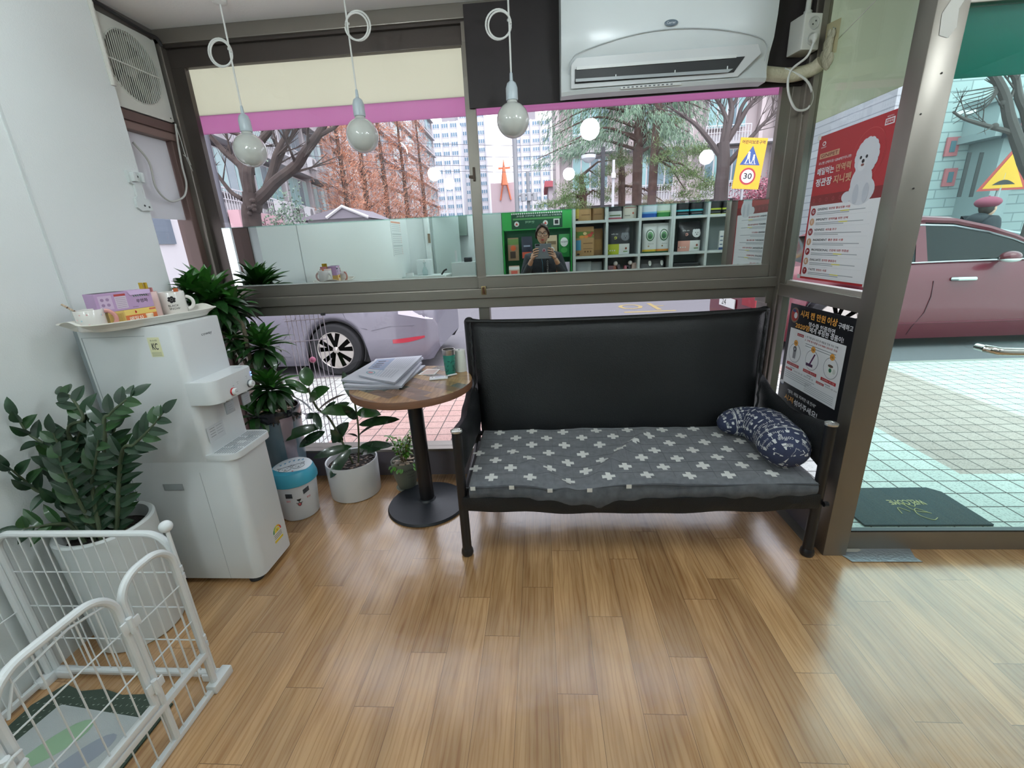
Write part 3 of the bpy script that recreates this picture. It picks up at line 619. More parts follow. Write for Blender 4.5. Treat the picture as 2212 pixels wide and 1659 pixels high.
for k in range(26):
    a0 = rt.random()*2*PI; z0 = .012+rt.random()*.09; L0 = .007+rt.random()*.007; t0 = rt.random()*3.1; r0 = .0302+(z0/.118)*.0056
    P_ = [(-1, 0), (-.3, .4), (.5, .32), (1, 0), (.4, -.4), (-.4, -.35)]; pts = []
    for u, v in P_: x_ = (u*math.cos(t0)-v*math.sin(t0))*L0; y_ = (u*math.sin(t0)+v*math.cos(t0))*L0; rr_ = .0265+.0024+(z0+y_)/.118*.0066+.0008; pts.append((ti.x+rr_*math.cos(a0+x_/rr_), ti.y+rr_*math.sin(a0+x_/rr_), TZ+.0012+z0+y_))
    m.add(pts, [tuple(range(6))], K('1f5e55', .35))
m.build('leaf_print', o, label='darker green leaf print')
cp = Tp(1885, 380); cp.y = min(cp.y, -.055); m = MB(); m.lathe([(0, 0), (.036, 0), (.0365, .004), (.032, .125), (.03, .128), (0, .128)], K('d6d8cf', .6), (ti.x+.052, ti.y+.062, TZ+.0012), 32); m.ball((ti.x+.05, ti.y+.055, TZ+.131), .004, K('8f938c'), 5)
m.build('candle_cup', label='plain pale cylinder standing behind the green tumbler', cat='cup')
# ------------------------------------------------------------------ water dispenser (front faces the room, +x)
dw = mat('dispenser_white', 'd3d7d8', .32, spec=.5); dw2 = mat('dispenser_seam', '9aa1a4', .5)
D0, D1 = -1.02, -.745; XB = -1.86
dp = root('water_dispenser', (-1.6, -.885, 0), 'tall white floor standing water dispenser against the left wall', 'water dispenser')
def rprof(x0, x1, y0, y1, r, n=5):
    """plan outline with rounded front corners"""
    p = [(x0, y0)]
    p += [(x1-r+r*math.cos(a), y0+r+r*math.sin(a)) for a in [-PI/2+PI/2*i/n for i in range(n+1)]]
    p += [(x1-r+r*math.cos(a), y1-r+r*math.sin(a)) for a in [PI/2*i/n for i in range(n+1)]]
    p += [(x0, y1)]; return p
def extr(m, pl, z0, z1, mt, top=None, bev=.004):
    N = len(pl); cx = sum(p[0] for p in pl)/N; cy = sum(p[1] for p in pl)/N
    def sc(k): return [(cx+(p[0]-cx)*(1-k/.15), cy+(p[1]-cy)*(1-k/.15)) for p in pl]
    rings = [(z0, pl), (z1-bev, pl), (z1, [(x-(x-cx)*bev*3, y-(y-cy)*bev*3) for x, y in pl])]
    vs = [(x, y, z) for z, q in rings for x, y in q]; fs = []
    for i in range(2):
        for k in range(N): fs.append((i*N+k, i*N+(k+1) % N, (i+1)*N+(k+1) % N, (i+1)*N+k))
    m.add(vs, fs+[tuple(range(N))[::-1], tuple(range(2*N, 3*N))], mt, True)
m = MB(); extr(m, rprof(XB, -1.452, D0, D1, .03), .652, 1.25, dw); extr(m, rprof(XB, -1.362, D0, D1, .045), .028, .655, dw)
m.box((-1.9, D0+.02, .03), (XB, D1-.02, 1.24), mat('dispenser_back_grey', '8b9496', .6))
m.box((XB+.01, D0-.0012, .028), (XB+.012, D0, 1.215), dw2); m.box((XB+.01, D0-.0012, 1.213), (-1.58, D0, 1.2145), dw2); m.box((-1.52, D0-.0008, .03), (-1.519, D0, .6), dw2)
m.build('body', dp, sharp=50)
m = MB(); extr(m, rprof(-1.47, -1.352, D0+.0, D1+.0, .045), .913, 1.012, dw); hb = m.build('control_panel', dp, sharp=50)
m = MB(); m.box((-1.415, -.80, 1.0124), (-1.385, -.77, 1.0128), K('b9bfc4')); 
for y, z in ((-.775, .985), (-.775, .972)): m.ball((-1.3515, y, z), .0035, mat('blue_led', '7aa0ff', .3, emit=3, ecol='6f9bff'), 6, sc=(.3, 1, 1))
for y, z in ((-.81, .975), (-.875, .968), (-.905, .96)):
    m.box((-1.3522, y-.005, z), (-1.351, y+.005, z+.0015), K('8c949a')); m.box((-1.3522, y-.003, z-.008), (-1.351, y+.003, z-.007), K('8c949a'))
m.build('indicator_marks', hb)
for y, c in ((-.80, '5b6166'), (-.915, 'b3262f')):
    m = MB(); mx = Matrix.Translation((-1.352, y, .938)) @ Matrix.Rotation(PI/2, 4, 'Y'); m.lathe([(0, -.002), (.0175, -.002), (.0175, .004), (.0165, .006)], K(c, .3, metal=.3), n=24, mx=mx); m.lathe([(.0155, .005), (.0155, .014), (.013, .018), (0, .0185)], dw, n=24, mx=mx)
    m.box((-1.3335, y-.006, .937), (-1.333, y+.006, .9385), K('7d858a')); m.build('knob', hb, label='white tap knob with a %s ring' % ('red' if c[0] == 'b' else 'grey'))
lev = mat('tap_lever_grey', '9ba1a6', .35)
for y in (-.80, -.912):
    m = MB(); m.tube([(-1.39, y, .915), (-1.385, y, .895)], .011, dw, 12); m.box((-1.392, y-.027, .838), (-1.384, y+.027, .893), lev, .004)
    for k in range(3): m.box((-1.3838, y-.012, .855+.01*k), (-1.3832, y+.014, .856+.01*k), K('7f868c'))
    m.build('tap_lever', dp, label='translucent grey tap lever')
m = MB(); m.box((-1.449, -1.0, .73), (-1.4485, -.90, .80), K('c9cdd0')); 
for k in range(4): m.box((-1.4483, -.985, .788-.012*k), (-1.448, -.955, .790-.012*k), K('6c7278')); m.box((-1.4483, -.945, .788-.012*k), (-1.448, -.91, .7895-.012*k), K('8b9096'))
m.build('caution_label', dp, label='small printed caution label')
m = MB(); extr(m, rprof(-1.47, -1.335, D0-.002, D1+.002, .05), .655, .683, dw); tr = m.build('drip_tray', dp, sharp=50)
m = MB(); slot = K('7b848b', .5)
for k in range(9):
    x = -1.445+.0115*k
    for y0, y1 in ((-1.0, -.945), (-.935, -.885), (-.88, -.83), (-.82, -.765)):
        if k in (3, 4, 5) and (y0 == -.935 or y0 == -.88): y0 += .012; y1 -= .012
        m.box((x, y0, .6832), (x+.004, y1, .6838), slot)
for y in (-.935, -.825): m.box((-1.405, y-.014, .6835), (-1.38, y+.014, .6845), K('a3abb0', .4), .002)
m.build('drip_grille', tr)
m = MB(); m.box((-1.71, D0-.0015, .512), (-1.615, D0, .545), dw2, .002); m.box((-1.702, D0-.0022, .516), (-1.622, D0-.001, .54), mat('handle_recess', 'a4adb0', .5)); m.build('handle_recess', dp)
m = MB(); m.text('COWOY'.replace('WOY', 'WAY').lower(), (-1.4515, -.885, 1.178), (0, 1, 0), Z, .0125, K('55595e'), w=.062, bold=.02); m.build('logo', dp, label='small grey coway lettering')
# certification label
m = MB(); dk = K('3c3d33'); y = D0-.001; m.box((-1.572, y, 1.128), (-1.522, D0, 1.207), K('dcdcb4', .5))
m.text('KC', (-1.56, y-.0004, 1.157), X, Z, .026, dk, w=.025, bold=.04); m.text('표시사항', (-1.562, y-.0004, 1.192), X, Z, .006, dk, w=.03)
for k in range(4): m.box((-1.568, y-.0004, 1.131+.0045*k), (-1.527, y, 1.1325+.0045*k), K('8f8f78'))
m.build('certification_label', dp, label='yellow KC certification label')
# energy grade sticker on the lower front
m = MB(); xs = -1.3612; yc = -.845; zc_ = .165
for i, c in enumerate(('2f8f4a', '8dbf3f', 'e8d23a', 'e89a2f', 'c9352b')):
    a0, a1 = PI-PI*i/5, PI-PI*(i+1)/5; pts = [(xs, yc+r*math.cos(a), zc_+r*math.sin(a)) for r, A in ((.034, (a0, (a0+a1)/2, a1)), (.025, (a1, (a0+a1)/2, a0))) for a in A]; m.add(pts, [tuple(range(6))], K(c))
m.add([(xs, yc+.021*math.cos(PI*k/10), zc_+.021*math.sin(PI*k/10)) for k in range(11)], [tuple(range(11))], K('e8cf3e')); m.text('3', (xs+.0004, yc-.004, zc_+.004), Y, Z, .010, K('2c2c28'), w=.007)
m.box((xs-.001, yc-.034, zc_-.05), (xs, yc+.034, zc_-.002), K('dfe0da'))
for k in range(3): m.box((xs, yc-.03, zc_-.012-.009*k), (xs+.0004, yc+.03, zc_-.009-.009*k), K('6a6c68'))
m.box((xs, yc-.034, zc_-.05), (xs+.0004, yc+.034, zc_-.038), K('e6cb3a')); m.build('energy_label', dp, label='energy grade sticker with a coloured arc')
for x, y in ((-1.80, -.98), (-1.42, -.98), (-1.42, -.79), (-1.8, -.79)):
    m = MB(); m.lathe([(0, 0), (.032, 0), (.034, .006), (.03, .014), (.02, .018), (.02, .03)], K('17181a', .6), (x, y, 0), 18); m.build('foot', dp)

# ------------------------------------------------------------------ tray with mugs and tea boxes
TZ0 = 1.2512
tm = mat('ivory_tray', 'd8d5cc', .4)
tc_ = Vector((-1.665, -.905, TZ0)); ta = math.radians(72); TX = Vector((math.cos(ta), math.sin(ta), 0)); TY = Vector((-TX.y, TX.x, 0))
def tmx(): return Matrix(((TX.x, TY.x, 0, tc_.x), (TX.y, TY.y, 0, tc_.y), (0, 0, 1, tc_.z), (0, 0, 0, 1)))
m = MB(); A_, B_ = .245, .14; NN = 72
def tray_ring(k, z, hand=0):
    o = []
    for i in range(NN):
        t = 2*PI*i/NN; c, s_ = math.cos(t), math.sin(t); r = (abs(c)**4.5+abs(s_)**4.5)**(-1/4.5); x, y = A_*k*c*r, B_*(k if k < 1 else 1+(k-1)*1.6)*s_*r
        h = hand*max(0, 1-(abs(y)/.06)**2)*(abs(x) > A_*.8); o.append((x, y, z+h))
    return o
rings = [tray_ring(.84, 0), tray_ring(.88, .002), tray_ring(.99, .034, .012), tray_ring(1.04, .031, .014), tray_ring(1.04, .034, .012), tray_ring(.985, .024, .012), tray_ring(.86, .004), tray_ring(.5, .004)]
vs = [p for r in rings for p in r]; fs = []
for a in range(len(rings)-1):
    for i in range(NN):
        fs.append((a*NN+i, a*NN+(i+1) % NN, (a+1)*NN+(i+1) % NN, (a+1)*NN+i))
fs += [tuple(range(NN))[::-1], tuple(range((len(rings)-1)*NN, len(rings)*NN))]
m.add(vs, fs, tm, True, tmx()); m.build('serving_tray', label='ivory plastic serving tray on top of the water dispenser', cat='tray')
def on_tray(a, b, z=.005): return tc_+TX*a+TY*b+Vector((0, 0, z))
BZ = TZ0+.0055
mugw = mat('glazed_white_mug', 'd8d5cf', .2, coat=.4)
def mug(name, c, r, h, label, body, handle_dir, hm, rim=None, loop=.032, group='mugs on the tray'):
    t = root(name, (c.x, c.y, BZ), label, 'mug', group)
    m = MB(); m.lathe([(0, 0), (r*.93, 0), (r, .006), (r, h-.002), (r-.0012, h), (r-.0035, h-.002), (r-.004, .008), (0, .006)], body, (c.x, c.y, BZ), 40); m.build('cup_body', t)
    hd = Vector(handle_dir).normalized(); cc = Vector((c.x, c.y, BZ+h*.5))+hd*(r-.002); m = MB(); m.tube(arc(cc, loop, -82, 82, 18, hd, Z), .0052, hm, 10, flat=1.4); m.build('handle', t, label='round handle'); return t
def wrap(t, c, r, texts, name, label=None):
    m = MB()
    def put(vs, fs, ang, z, mt): m.add([(c.x+(r+.0006)*math.cos(ang+p[0]/r), c.y+(r+.0006)*math.sin(ang+p[0]/r), BZ+z+p[1]) for p in vs], fs, mt)
    for kind, arg, ang, z, s_, mt in texts:
        if kind == 't': v, f, W, H = text_mesh(arg); k = s_/H; put([((p[0]-W/2)*k, p[1]*k) for p in v], f, math.radians(ang), z, mt)
        elif kind == 'd': v = [(s_*math.cos(2*PI*i/12), s_*math.sin(2*PI*i/12)) for i in range(12)]; put(v, [tuple(range(12))], math.radians(ang), z, mt)
        elif kind == 'p': put(arg, [tuple(range(len(arg)))], math.radians(ang), z, mt)
    return m.build(name, t, label=label)
c1 = on_tray(-.195, -.035); view1 = math.degrees(math.atan2(CAMP.y-c1.y, CAMP.x-c1.x))
t1 = mug('mug', c1, .044, .078, 'white mug with pastel dots and a pink handle at the left end of the tray', mugw, (math.cos(math.radians(view1+75)), math.sin(math.radians(view1+75)), 0), mat('pink_mug_handle', 'c98d84', .25))
rd = random.Random(4); wrap(t1, c1, .044, [('d', 0, view1-70+rd.random()*150, .012+rd.random()*.055, .0028, K(rd.choice(('d5a5a5', 'a5c5cc', 'd8b0b0')), .4)) for _ in range(13)], 'dot_print')
m = MB(); m.tube([c1+Vector((.012, .02, .012)), c1+Vector((-.028, -.048, .098)), c1+Vector((-.033, -.056, .108))], [.003, .0035, .0035], K('b9a58c', .4), 8)
for k in range(5): p = c1+Vector((.012, .02, .012)).lerp(Vector((-.033, -.056, .108)), .62+.08*k); m.ball(p, .0042, K('5a463c' if k % 2 else 'c9b6a4', .4), 5)
m.build('spoon_handle', label='patterned stick of a teaspoon standing in the dotted mug', cat='spoon')
c3 = on_tray(.155, .045); view3 = math.degrees(math.atan2(CAMP.y-c3.y, CAMP.x-c3.x))
t3 = mug('mug', c3, .049, .105, 'tall white mug with BLACK SNOW lettering beside the plant', mugw, (math.cos(math.radians(view3+80)), math.sin(math.radians(view3+80)), 0), mugw, loop=.028)
bk = K('1d1c1e', .4)
pet = []
for k in range(6):
    a = 2*PI*k/6+.3; cx_, cy_ = .010*math.cos(a), .010*math.sin(a)
    pet.append(('p', [(cx_+.0056*math.cos(2*PI*i/10)*1.05, cy_+.0056*math.sin(2*PI*i/10)) for i in range(10)], view3-4, .073, 0, bk))
wrap(t3, c3, .049, pet+[('d', 0, view3-4, .073, .0042, bk), ('t', 'BLACK', view3-2, .042, .009, bk), ('t', 'SNOW', view3, .029, .009, bk)], 'printed_lettering', 'black flower emblem and BLACK SNOW lettering')
m = MB(); m.box(c3+Vector((.0, .018, .05)), c3+Vector((.003, .042, .118)), K('bb5a2a', .5)); m.build('tea_bag_tag', label='orange tea packet sticking up from the BLACK SNOW mug', cat='packet')
c2 = on_tray(.055, .052); view2 = math.degrees(math.atan2(CAMP.y-c2.y, CAMP.x-c2.x)); pk = mat('pale_pink_mug', 'ddbcb6', .25, coat=.3)
t2 = mug('mug', c2, .044, .115, 'pale pink mug with cloud outlines standing between the tea boxes and the BLACK SNOW mug', pk, (-1, .4, 0), pk)
rk = K('b3474c', .4)
wrap(t2, c2, .044, [('p', [(-.009, 0), (-.004, .005), (.002, .004), (.006, .006), (.012, 0)], view2+2, .082, 0, K('c79a96', .4)), ('d', 0, view2+22, .092, .004, K('c9847e', .4)), ('p', [(-.02, .02), (.018, .026), (.016, .02), (-.02, .014)], view2+6, .008, 0, rk), ('p', [(-.004, 0), (.006, 0), (.008, .018), (-.006, .018)], view2+10, .004, 0, rk)], 'printed_pattern')
gold = mat('gold_sachet', 'c7a63a', .3, metal=.5)
for i, (a, b) in enumerate(((-.012, .006), (.0, -.004), (.012, .004))):
    m = MB(); p = c2+Vector((a-.0, b, .01)); m.box(p+Vector((-.008, -.002, .0)), p+Vector((.008, .002, .145)), gold, .0015); m.build('coffee_sachet', label='gold stick sachet standing in the pale pink mug', cat='sachet', group='gold sachets in the pale pink mug')
m = MB(); p = c2+Vector((.0, .022, .08)); m.box(p+Vector((-.03, -.002, 0)), p+Vector((.022, .002, .052)), mat('pink_plastic', 'd08d8e', .35), .006); m.build('packet', label='rounded pink packet behind the gold sachets', cat='packet')
# boxes
def tbox(c, a, b, h, rot, mt):
    d = math.radians(rot); ux = Vector((math.cos(d), math.sin(d), 0)); uy = Vector((-ux.y, ux.x, 0)); return Matrix(((ux.x, uy.x, 0, c.x), (ux.y, uy.y, 0, c.y), (0, 0, 1, c.z), (0, 0, 0, 1)))
ye = mat('yellow_tea_carton', 'c9aa62', .5); org_ = K('cf6f3c', .5); lil = mat('lilac_tea_carton', 'b697bd', .5)
mx = tbox(Vector((on_tray(-.05, .0).x, on_tray(-.05, .0).y, BZ)), 0, 0, 0, 72, None)
def P3(mx, x, y, z): return mx @ Vector((x, y, z))
def face_text(m, mx, t, x, z, h, mt, w=None, bold=.03, y=-.0306):
    m.text(t, P3(mx, x, y, z), mx.to_3x3() @ X, Z, h, mt, w=w, bold=bold)
m = MB(); m.box((-.085, -.03, 0), (.085, .03, .058), ye, .001, mx=mx); o = m.build('tea_carton', label='yellow and orange carton of buckwheat tea lying under the lilac carton', cat='carton', group='tea cartons on the tray')
m = MB()
def fq(m, mx, x0, x1, z0, z1, mt, y=-.0304): m.quad(P3(mx, x0, y, z0), P3(mx, x1, y, z0), P3(mx, x1, y, z1), P3(mx, x0, y, z1), mt)
fq(m, mx, -.03, .085, .0, .058, K('e0c36a')); fq(m, mx, -.03, .085, .004, .036, org_, -.0306); m.ball(P3(mx, .008, -.0306, .047), .007, K('b3202a'), 8, sc=(1, .1, .8)); face_text(m, mx, '메밀차', -.018, .013, .017, K('f0e8d8'), w=.05, y=-.031)
m.lathe([(0, 0), (.011, 0), (.014, .02), (.012, .022), (0, .022)], K('e8dcc0'), P3(mx, .055, -.0305, .012), 16); fq(m, mx, -.083, -.035, .006, .05, K('b8984f')); fq(m, mx, .06, .084, .048, .055, K('c96a50'), -.0308)
for k in range(7): fq(m, mx, -.078, -.042, .01+.0055*k, .0115+.0055*k, K('8a7038'), -.0306)
m.build('printed_front', o)
c_ = on_tray(-.065, .004); mx = tbox(Vector((c_.x, c_.y, BZ+.0585)), 0, 0, 0, 74, None)
m = MB(); m.box((-.10, -.033, 0), (.10, .033, .072), lil, .001, mx=mx); o = m.build('tea_carton', label='lilac carton of burdock tea lying on the yellow carton', cat='carton', group='tea cartons on the tray')
m = MB(); y_ = -.0334; fq(m, mx, -.09, -.045, .01, .062, K('c9b2cc'), y_); fq(m, mx, -.035, .005, .008, .055, K('cbbccb'), y_); fq(m, mx, -.035, .005, .056, .064, K('b3443f'), y_)
for k in range(6): fq(m, mx, -.032, .002, .013+.007*k, .0145+.007*k, K('9a8a9c'), y_-.0002)
for a, b in ((-.078, .047), (-.06, .047), (-.078, .027), (-.06, .027)): m.lathe([(.0045, 0), (.006, 0), (.006, .0003), (.0045, .0003)], K('9a7fa0'), n=14, mx=mx @ Matrix.Translation((a, y_-.0002, b)) @ Matrix.Rotation(PI/2, 4, 'X'))
face_text(m, mx, '우엉차', .038, .022, .015, K('2f2a33'), w=.042, y=y_-.0003); face_text(m, mx, 'Oriens', .02, .006, .004, K('55405a'), w=.02, y=y_-.0003)
for k in range(7): m.leaf(P3(mx, .03+.008*k, y_-.0006, .056), mx.to_3x3() @ Vector((.4, 0, -1)), Y, .011, .006, K('5d8f78'), 3, 0)
m.tube([P3(mx, .045, y_-.0008, .060), P3(mx, .07, y_-.0008, .05), P3(mx, .09, y_-.0008, .046)], .0009, K('6a4a3a'), 4)
m.build('printed_front', o)
m = MB(); vs = [P3(mx, x, y, z) for x, y, z in ((.012, -.034, .072), (.1, -.034, .072), (.094, -.037, .055), (.02, -.037, .055))]; m.add(vs, [(0, 1, 2, 3)], mat('lilac_flap', 'c6abcf', .5)); m.quad(*[P3(mx, x, y, .0725) for x, y in ((-.095, -.03), (.01, -.03), (.01, .03), (-.095, .03))], K('2a2530')); m.build('flap', o, label='folded lid flap')
# paper stick bundle in front
m = MB(); a = on_tray(-.06, -.075); b_ = on_tray(.14, -.075, .02); m.tube([a+Vector((0, 0, .006)), a.lerp(b_, .5)+Vector((0, 0, .008)), b_], [.007, .009, .009], K('e2e0d8', .5), 10, flat=.6); m.box(b_+Vector((.008, -.004, .002)), b_+Vector((.0095, .02, .004)), K('55555a')); m.build('plastic_spoon_pack', label='long white wrapped plastic spoon lying along the front rim of the tray', cat='spoon')
m = MB(); a = on_tray(-.09, -.068, .001); b_ = on_tray(.0, -.062, .004); m.tube([a+Vector((0, 0, .005)), b_+Vector((0, 0, .005))], [.001, .008], K('d8c878', .5), 8, flat=.5); m.build('sugar_stick', label='yellow tipped paper stick lying under the white spoon', cat='packet')

# ------------------------------------------------------------------ trash bin
bx, by = -1.49, -.43
t = root('trash_bin', (bx, by, 0), 'small white bin with a turquoise swing lid and a drawn dog face', 'bin')
bwh = mat('bin_white', 'd2d7dc', .35); tq = mat('turquoise_plastic', '3f9fb8', .35)
m = MB(); m.lathe([(0, 0), (.098, 0), (.104, .006), (.122, .235), (.122, .24)], bwh, (bx, by, 0), 48); bo = m.build('bin_body', t)
m = MB(); m.lathe([(.126, .228), (.131, .232), (.131, .255), (.118, .30), (.112, .306)], tq, (bx, by, 0), 48); lo = m.build('lid_ring', t, label='turquoise lid ring')
lm = Matrix.Translation((bx, by, .302)) @ Matrix.Rotation(math.radians(4), 4, 'X'); m = MB(); m.lathe([(0, -.004), (.112, -.004), (.113, .0), (.105, .006), (.06, .009), (0, .010)], K('dfe6ea', .4), n=40, mx=lm); sw = m.build('swing_flap', t, label='white flap with two drawn animal heads')
m = MB(); ik = K('24262a')
vd = Vector((CAMP.x-bx, CAMP.y-by, 0)).normalized(); rt_ = Vector((-vd.y, vd.x, 0)); upd = -vd
def lp(a, b, z=.0125): p = rt_*a+upd*b; return lm @ Vector((p.x, p.y, z-.03*(a*a+b*b)/.0126*.1))
def ringp(cx_, cy_, rx, ry, w=.0018):
    pts = [lp(cx_+rx*math.cos(2*PI*k/22), cy_+ry*math.sin(2*PI*k/22)) for k in range(23)]; m.tube(pts, w*.5, ik, 4)
for cx_, s_ in ((-.036, 1), (.036, -1)):
    ringp(cx_, -.028, .034, .026)
    for e in (-1, 1): m.tube([lp(cx_+e*.03, -.015), lp(cx_+e*.038, .004), lp(cx_+e*.018, -.004)], .0009, ik, 4); m.ball(lp(cx_+e*.013, -.025), .0028, ik, 5, sc=(1, 1, .3))
    m.ball(lp(cx_, -.035), .003, ik, 5, sc=(1, 1, .3)); m.tube([lp(cx_-.007, -.043), lp(cx_, -.038), lp(cx_+.007, -.043)], .0008, ik, 4)
m.ball(lp(0, -.07), .005, K('c9525a'), 5, sc=(1, 1, .2))
for k, a in enumerate((-.06, -.035, -.01, .015, .04, .062)): m.tube([lp(a, .055-.012*abs(k-2.5)*.6), lp(a+.012, .06-.012*abs(k-2.5)*.6), lp(a+.004, .046-.012*abs(k-2.5)*.6)], .0016, K('3f8fb5'), 4)
m.build('drawn_faces', sw)
m = MB()
def bp_(a, z): r = .1045+(z-.006)/.23*.018+.0012; th = math.atan2(vd.y, vd.x)+a/r; return Vector((bx+r*math.cos(th), by+r*math.sin(th), z))
ofs = -.0
for sgn in (-1, 1):
    for k in range(5): z = .165+.006*k+(.012 if sgn > 0 else 0); m.tube([bp_(sgn*.048-.018, z-.002+sgn*.004*-1), bp_(sgn*.048, z+.001), bp_(sgn*.048+.018, z+.002+sgn*.004)], .0024, ik, 5)
    for k in range(3): m.tube([bp_(sgn*.056-.008+.008*k, .137), bp_(sgn*.056-.008+.008*k, .148)], .002, K('d9929a'), 4)
m.add([bp_(a, z) for a, z in ((-.013, .147), (.013, .147), (.008, .137), (0, .132), (-.008, .137))], [(0, 1, 2, 3, 4)], ik); m.tube([bp_(0, .134), bp_(0, .126), bp_(-.008, .119), bp_(-.016, .124)], .0018, ik, 5); m.tube([bp_(0, .126), bp_(.008, .119), bp_(.016, .124)], .0018, ik, 5)
m.add([bp_(a, z) for a, z in ((-.009, .119), (.009, .119), (.006, .106), (0, .102), (-.006, .106))], [(0, 1, 2, 3, 4)], K('c9626a')); m.tube([bp_(a, z) for a, z in ((-.01, .12), (-.008, .107), (0, .1), (.008, .107), (.01, .12))], .0014, ik, 5)
m.build('drawn_face', bo, label='black drawn dog face with pink tongue')
# ------------------------------------------------------------------ air conditioner
acw = mat('ac_white', 'c3c9c9', .28, spec=.5); acd = K('101214', .5)
xL, xR = .125, 1.08; zb, zt = 2.165, 2.62
ac = root('air_conditioner', (.6, -.14, 2.165), 'white wall mounted air conditioner on the dark brown board', 'air conditioner')
def acx(z, e): return 0
prof = [(-.046, zb+.03), (-.10, zb+.012), (-.17, zb), (-.215, zb+.008)]  # bottom
def ac_loft(m, prof, x0, x1, mt, close=True):
    N = len(prof); M_ = 24; vs = []
    for i in range(M_+1):
        x = x0+(x1-x0)*i/M_; s_ = abs(2*i/M_-1); k = 1-.12*s_**10
        vs += [(x, -.045+(y+.045)*k, z) for y, z in prof]
    fs = [(i*N+j, (i+1)*N+j, (i+1)*N+(j+1) % N, i*N+(j+1) % N) for i in range(M_) for j in range(N if close else N-1)]
    if close: fs += [tuple(range(N)), tuple(range(M_*N, (M_+1)*N))[::-1]]
    m.add(vs, fs, mt, True)
m = MB(); ac_loft(m, [(-.046, zb+.02), (-.12, zb+.0), (-.20, zb-.002), (-.212, zb+.012), (-.20, zb+.05), (-.215, zb+.11), (-.245, zb+.16), (-.258, zb+.24), (-.262, zb+.33), (-.255, zt-.02), (-.235, zt), (-.046, zt)], xL, xR, acw); body = m.build('body', ac, sharp=50)
# outlet recess
m = MB(); m.prism([(.062, .035), (.79, .035), (.83, .092), (.062, .092)], (xL, -.2185, zb), X, Vector((0, -.16, 1)).normalized(), .004, acd); m.build('air_outlet', body)
m = MB(); m.prism([(.045, .018), (.81, .018), (.90, .10), (.88, .135), (.07, .135), (.045, .11)], (xL, -.2165, zb), X, Vector((0, -.16, 1)).normalized(), .003, mat('ac_grey_white', 'b9bcbc', .4)); m.build('outlet_surround', body)
m = MB(); m.prism([(.065, .04), (.76, .034), (.78, .046), (.065, .052)], (xL, -.224, zb), X, Vector((0, -.16, 1)).normalized(), .012, mat('ac_louver', '8f9596', .35)); m.prism([(.07, .088), (.79, .088), (.79, .1), (.07, .1)], (xL, -.223, zb), X, Vector((0, -.16, 1)).normalized(), .006, K('c3c6c4', .4))
for a in (.25, .52, .755): m.box((xL+a, -.236, zb+.04), (xL+a+.004, -.224, zb+.058), K('c3c6c4', .4))
m.build('louver', body)
m = MB(); m.tube(spline([(xL+.035, -.222, zb+.075), (xL+.045, -.240, zb+.125), (xL+.1, -.255, zb+.155), (xL+.3, -.262, zb+.195), (xL+.48, -.264, zb+.208), (xL+.68, -.262, zb+.195), (xL+.86, -.252, zb+.16), (xL+.92, -.238, zb+.125), (xL+.925, -.222, zb+.07)], 6), .0022, K('a6acae'), 5); m.build('panel_seam', body)
m = MB(); m.ball((xL+.485, -.2655, 2.395), .03, mat('logo_blue_grey', '56646f', .35), 12, sc=(1, .08, .42)); m.text('Carrier', (xL+.466, -.2685, 2.3905), X, Z, .0095, K('c9d0d4'), w=.038); m.build('logo', body, label='oval Carrier emblem')
m = MB(); m.ball((xL+.885, -.231, zb+.105), .008, K('b9c0c4'), 8, sc=(1, .1, 1)); m.box((xL+.28, -.2135, zb+.003), (xL+.56, -.2118, zb+.014), K('bfc2c0'))
for k in range(12): m.box((xL+.29+.02*k, -.2139, zb+.006), (xL+.30+.02*k, -.2133, zb+.011), K('4b4f52'))
m.build('printed_label', body)
# wrapped pipe
m = MB(); wrapm = mat('ivory_pipe_tape', 'c2bda4', .6, bump=.6, bscale=60); m.tube(spline([(1.03, -.10, 2.235), (1.12, -.085, 2.225), (1.24, -.08, 2.215), (1.325, -.10, 2.225), (1.35, -.14, 2.25)], 6), [.034, .034, .033, .032, .03]*5, wrapm, 14) if 0 else m.tube(spline([(1.03, -.10, 2.235), (1.12, -.085, 2.225), (1.24, -.08, 2.212), (1.325, -.10, 2.222), (1.35, -.13, 2.24)], 6), .031, wrapm, 14)
m.build('refrigerant_pipe', label='tape wrapped pipe running from the air conditioner to the corner', cat='pipe')
m = MB(); rf = random.Random(8)
for k in range(26): m.ball((1.352+.004*rf.random(), -.12-.05*rf.random()-.03*abs(math.sin(k)), 2.235+.13*rf.random()-.02), .010+.016*rf.random(), mat('sealing_foam', 'aeab94', .8, bump=.5, bscale=90), 5, sc=(.5, 1, 1.3))
m.build('sealing_foam', label='lumpy sealing foam where the pipe passes the side window', cat='foam', kind='stuff')
# outlet box with plug and looped cord
wp = mat('outlet_white', 'd5d6d0', .35)
ob = root('outlet_box', (1.27, -.085, 2.29), 'white double socket box hanging beside the air conditioner', 'socket')
omx = Matrix.Translation((1.275, -.095, 2.365)) @ Matrix.Rotation(math.radians(12), 4, 'Z')
m = MB(); m.box((-.045, -.045, -.072), (.045, .05, .072), wp, .005, mx=omx); m.build('housing', ob)
for z in (.033, -.03):
    m = MB(); lm_ = omx @ Matrix.Translation((.004, -.0455, z)) @ Matrix.Rotation(PI/2, 4, 'X'); m.lathe([(0, .001), (.021, .001), (.0225, .004), (.026, .004), (.026, 0)], K('bfc1bb', .4), n=26, mx=lm_)
    for s_ in (-1, 1): m.lathe([(0, .002), (.0035, .002), (.0035, .0025), (0, .0025)], K('222222'), n=10, mx=lm_ @ Matrix.Translation((s_*.0095*.7, s_*.0095*.7, 0)))
    m.build('socket', ob)
cordm = mat('white_cord', 'd2d4d0', .4)
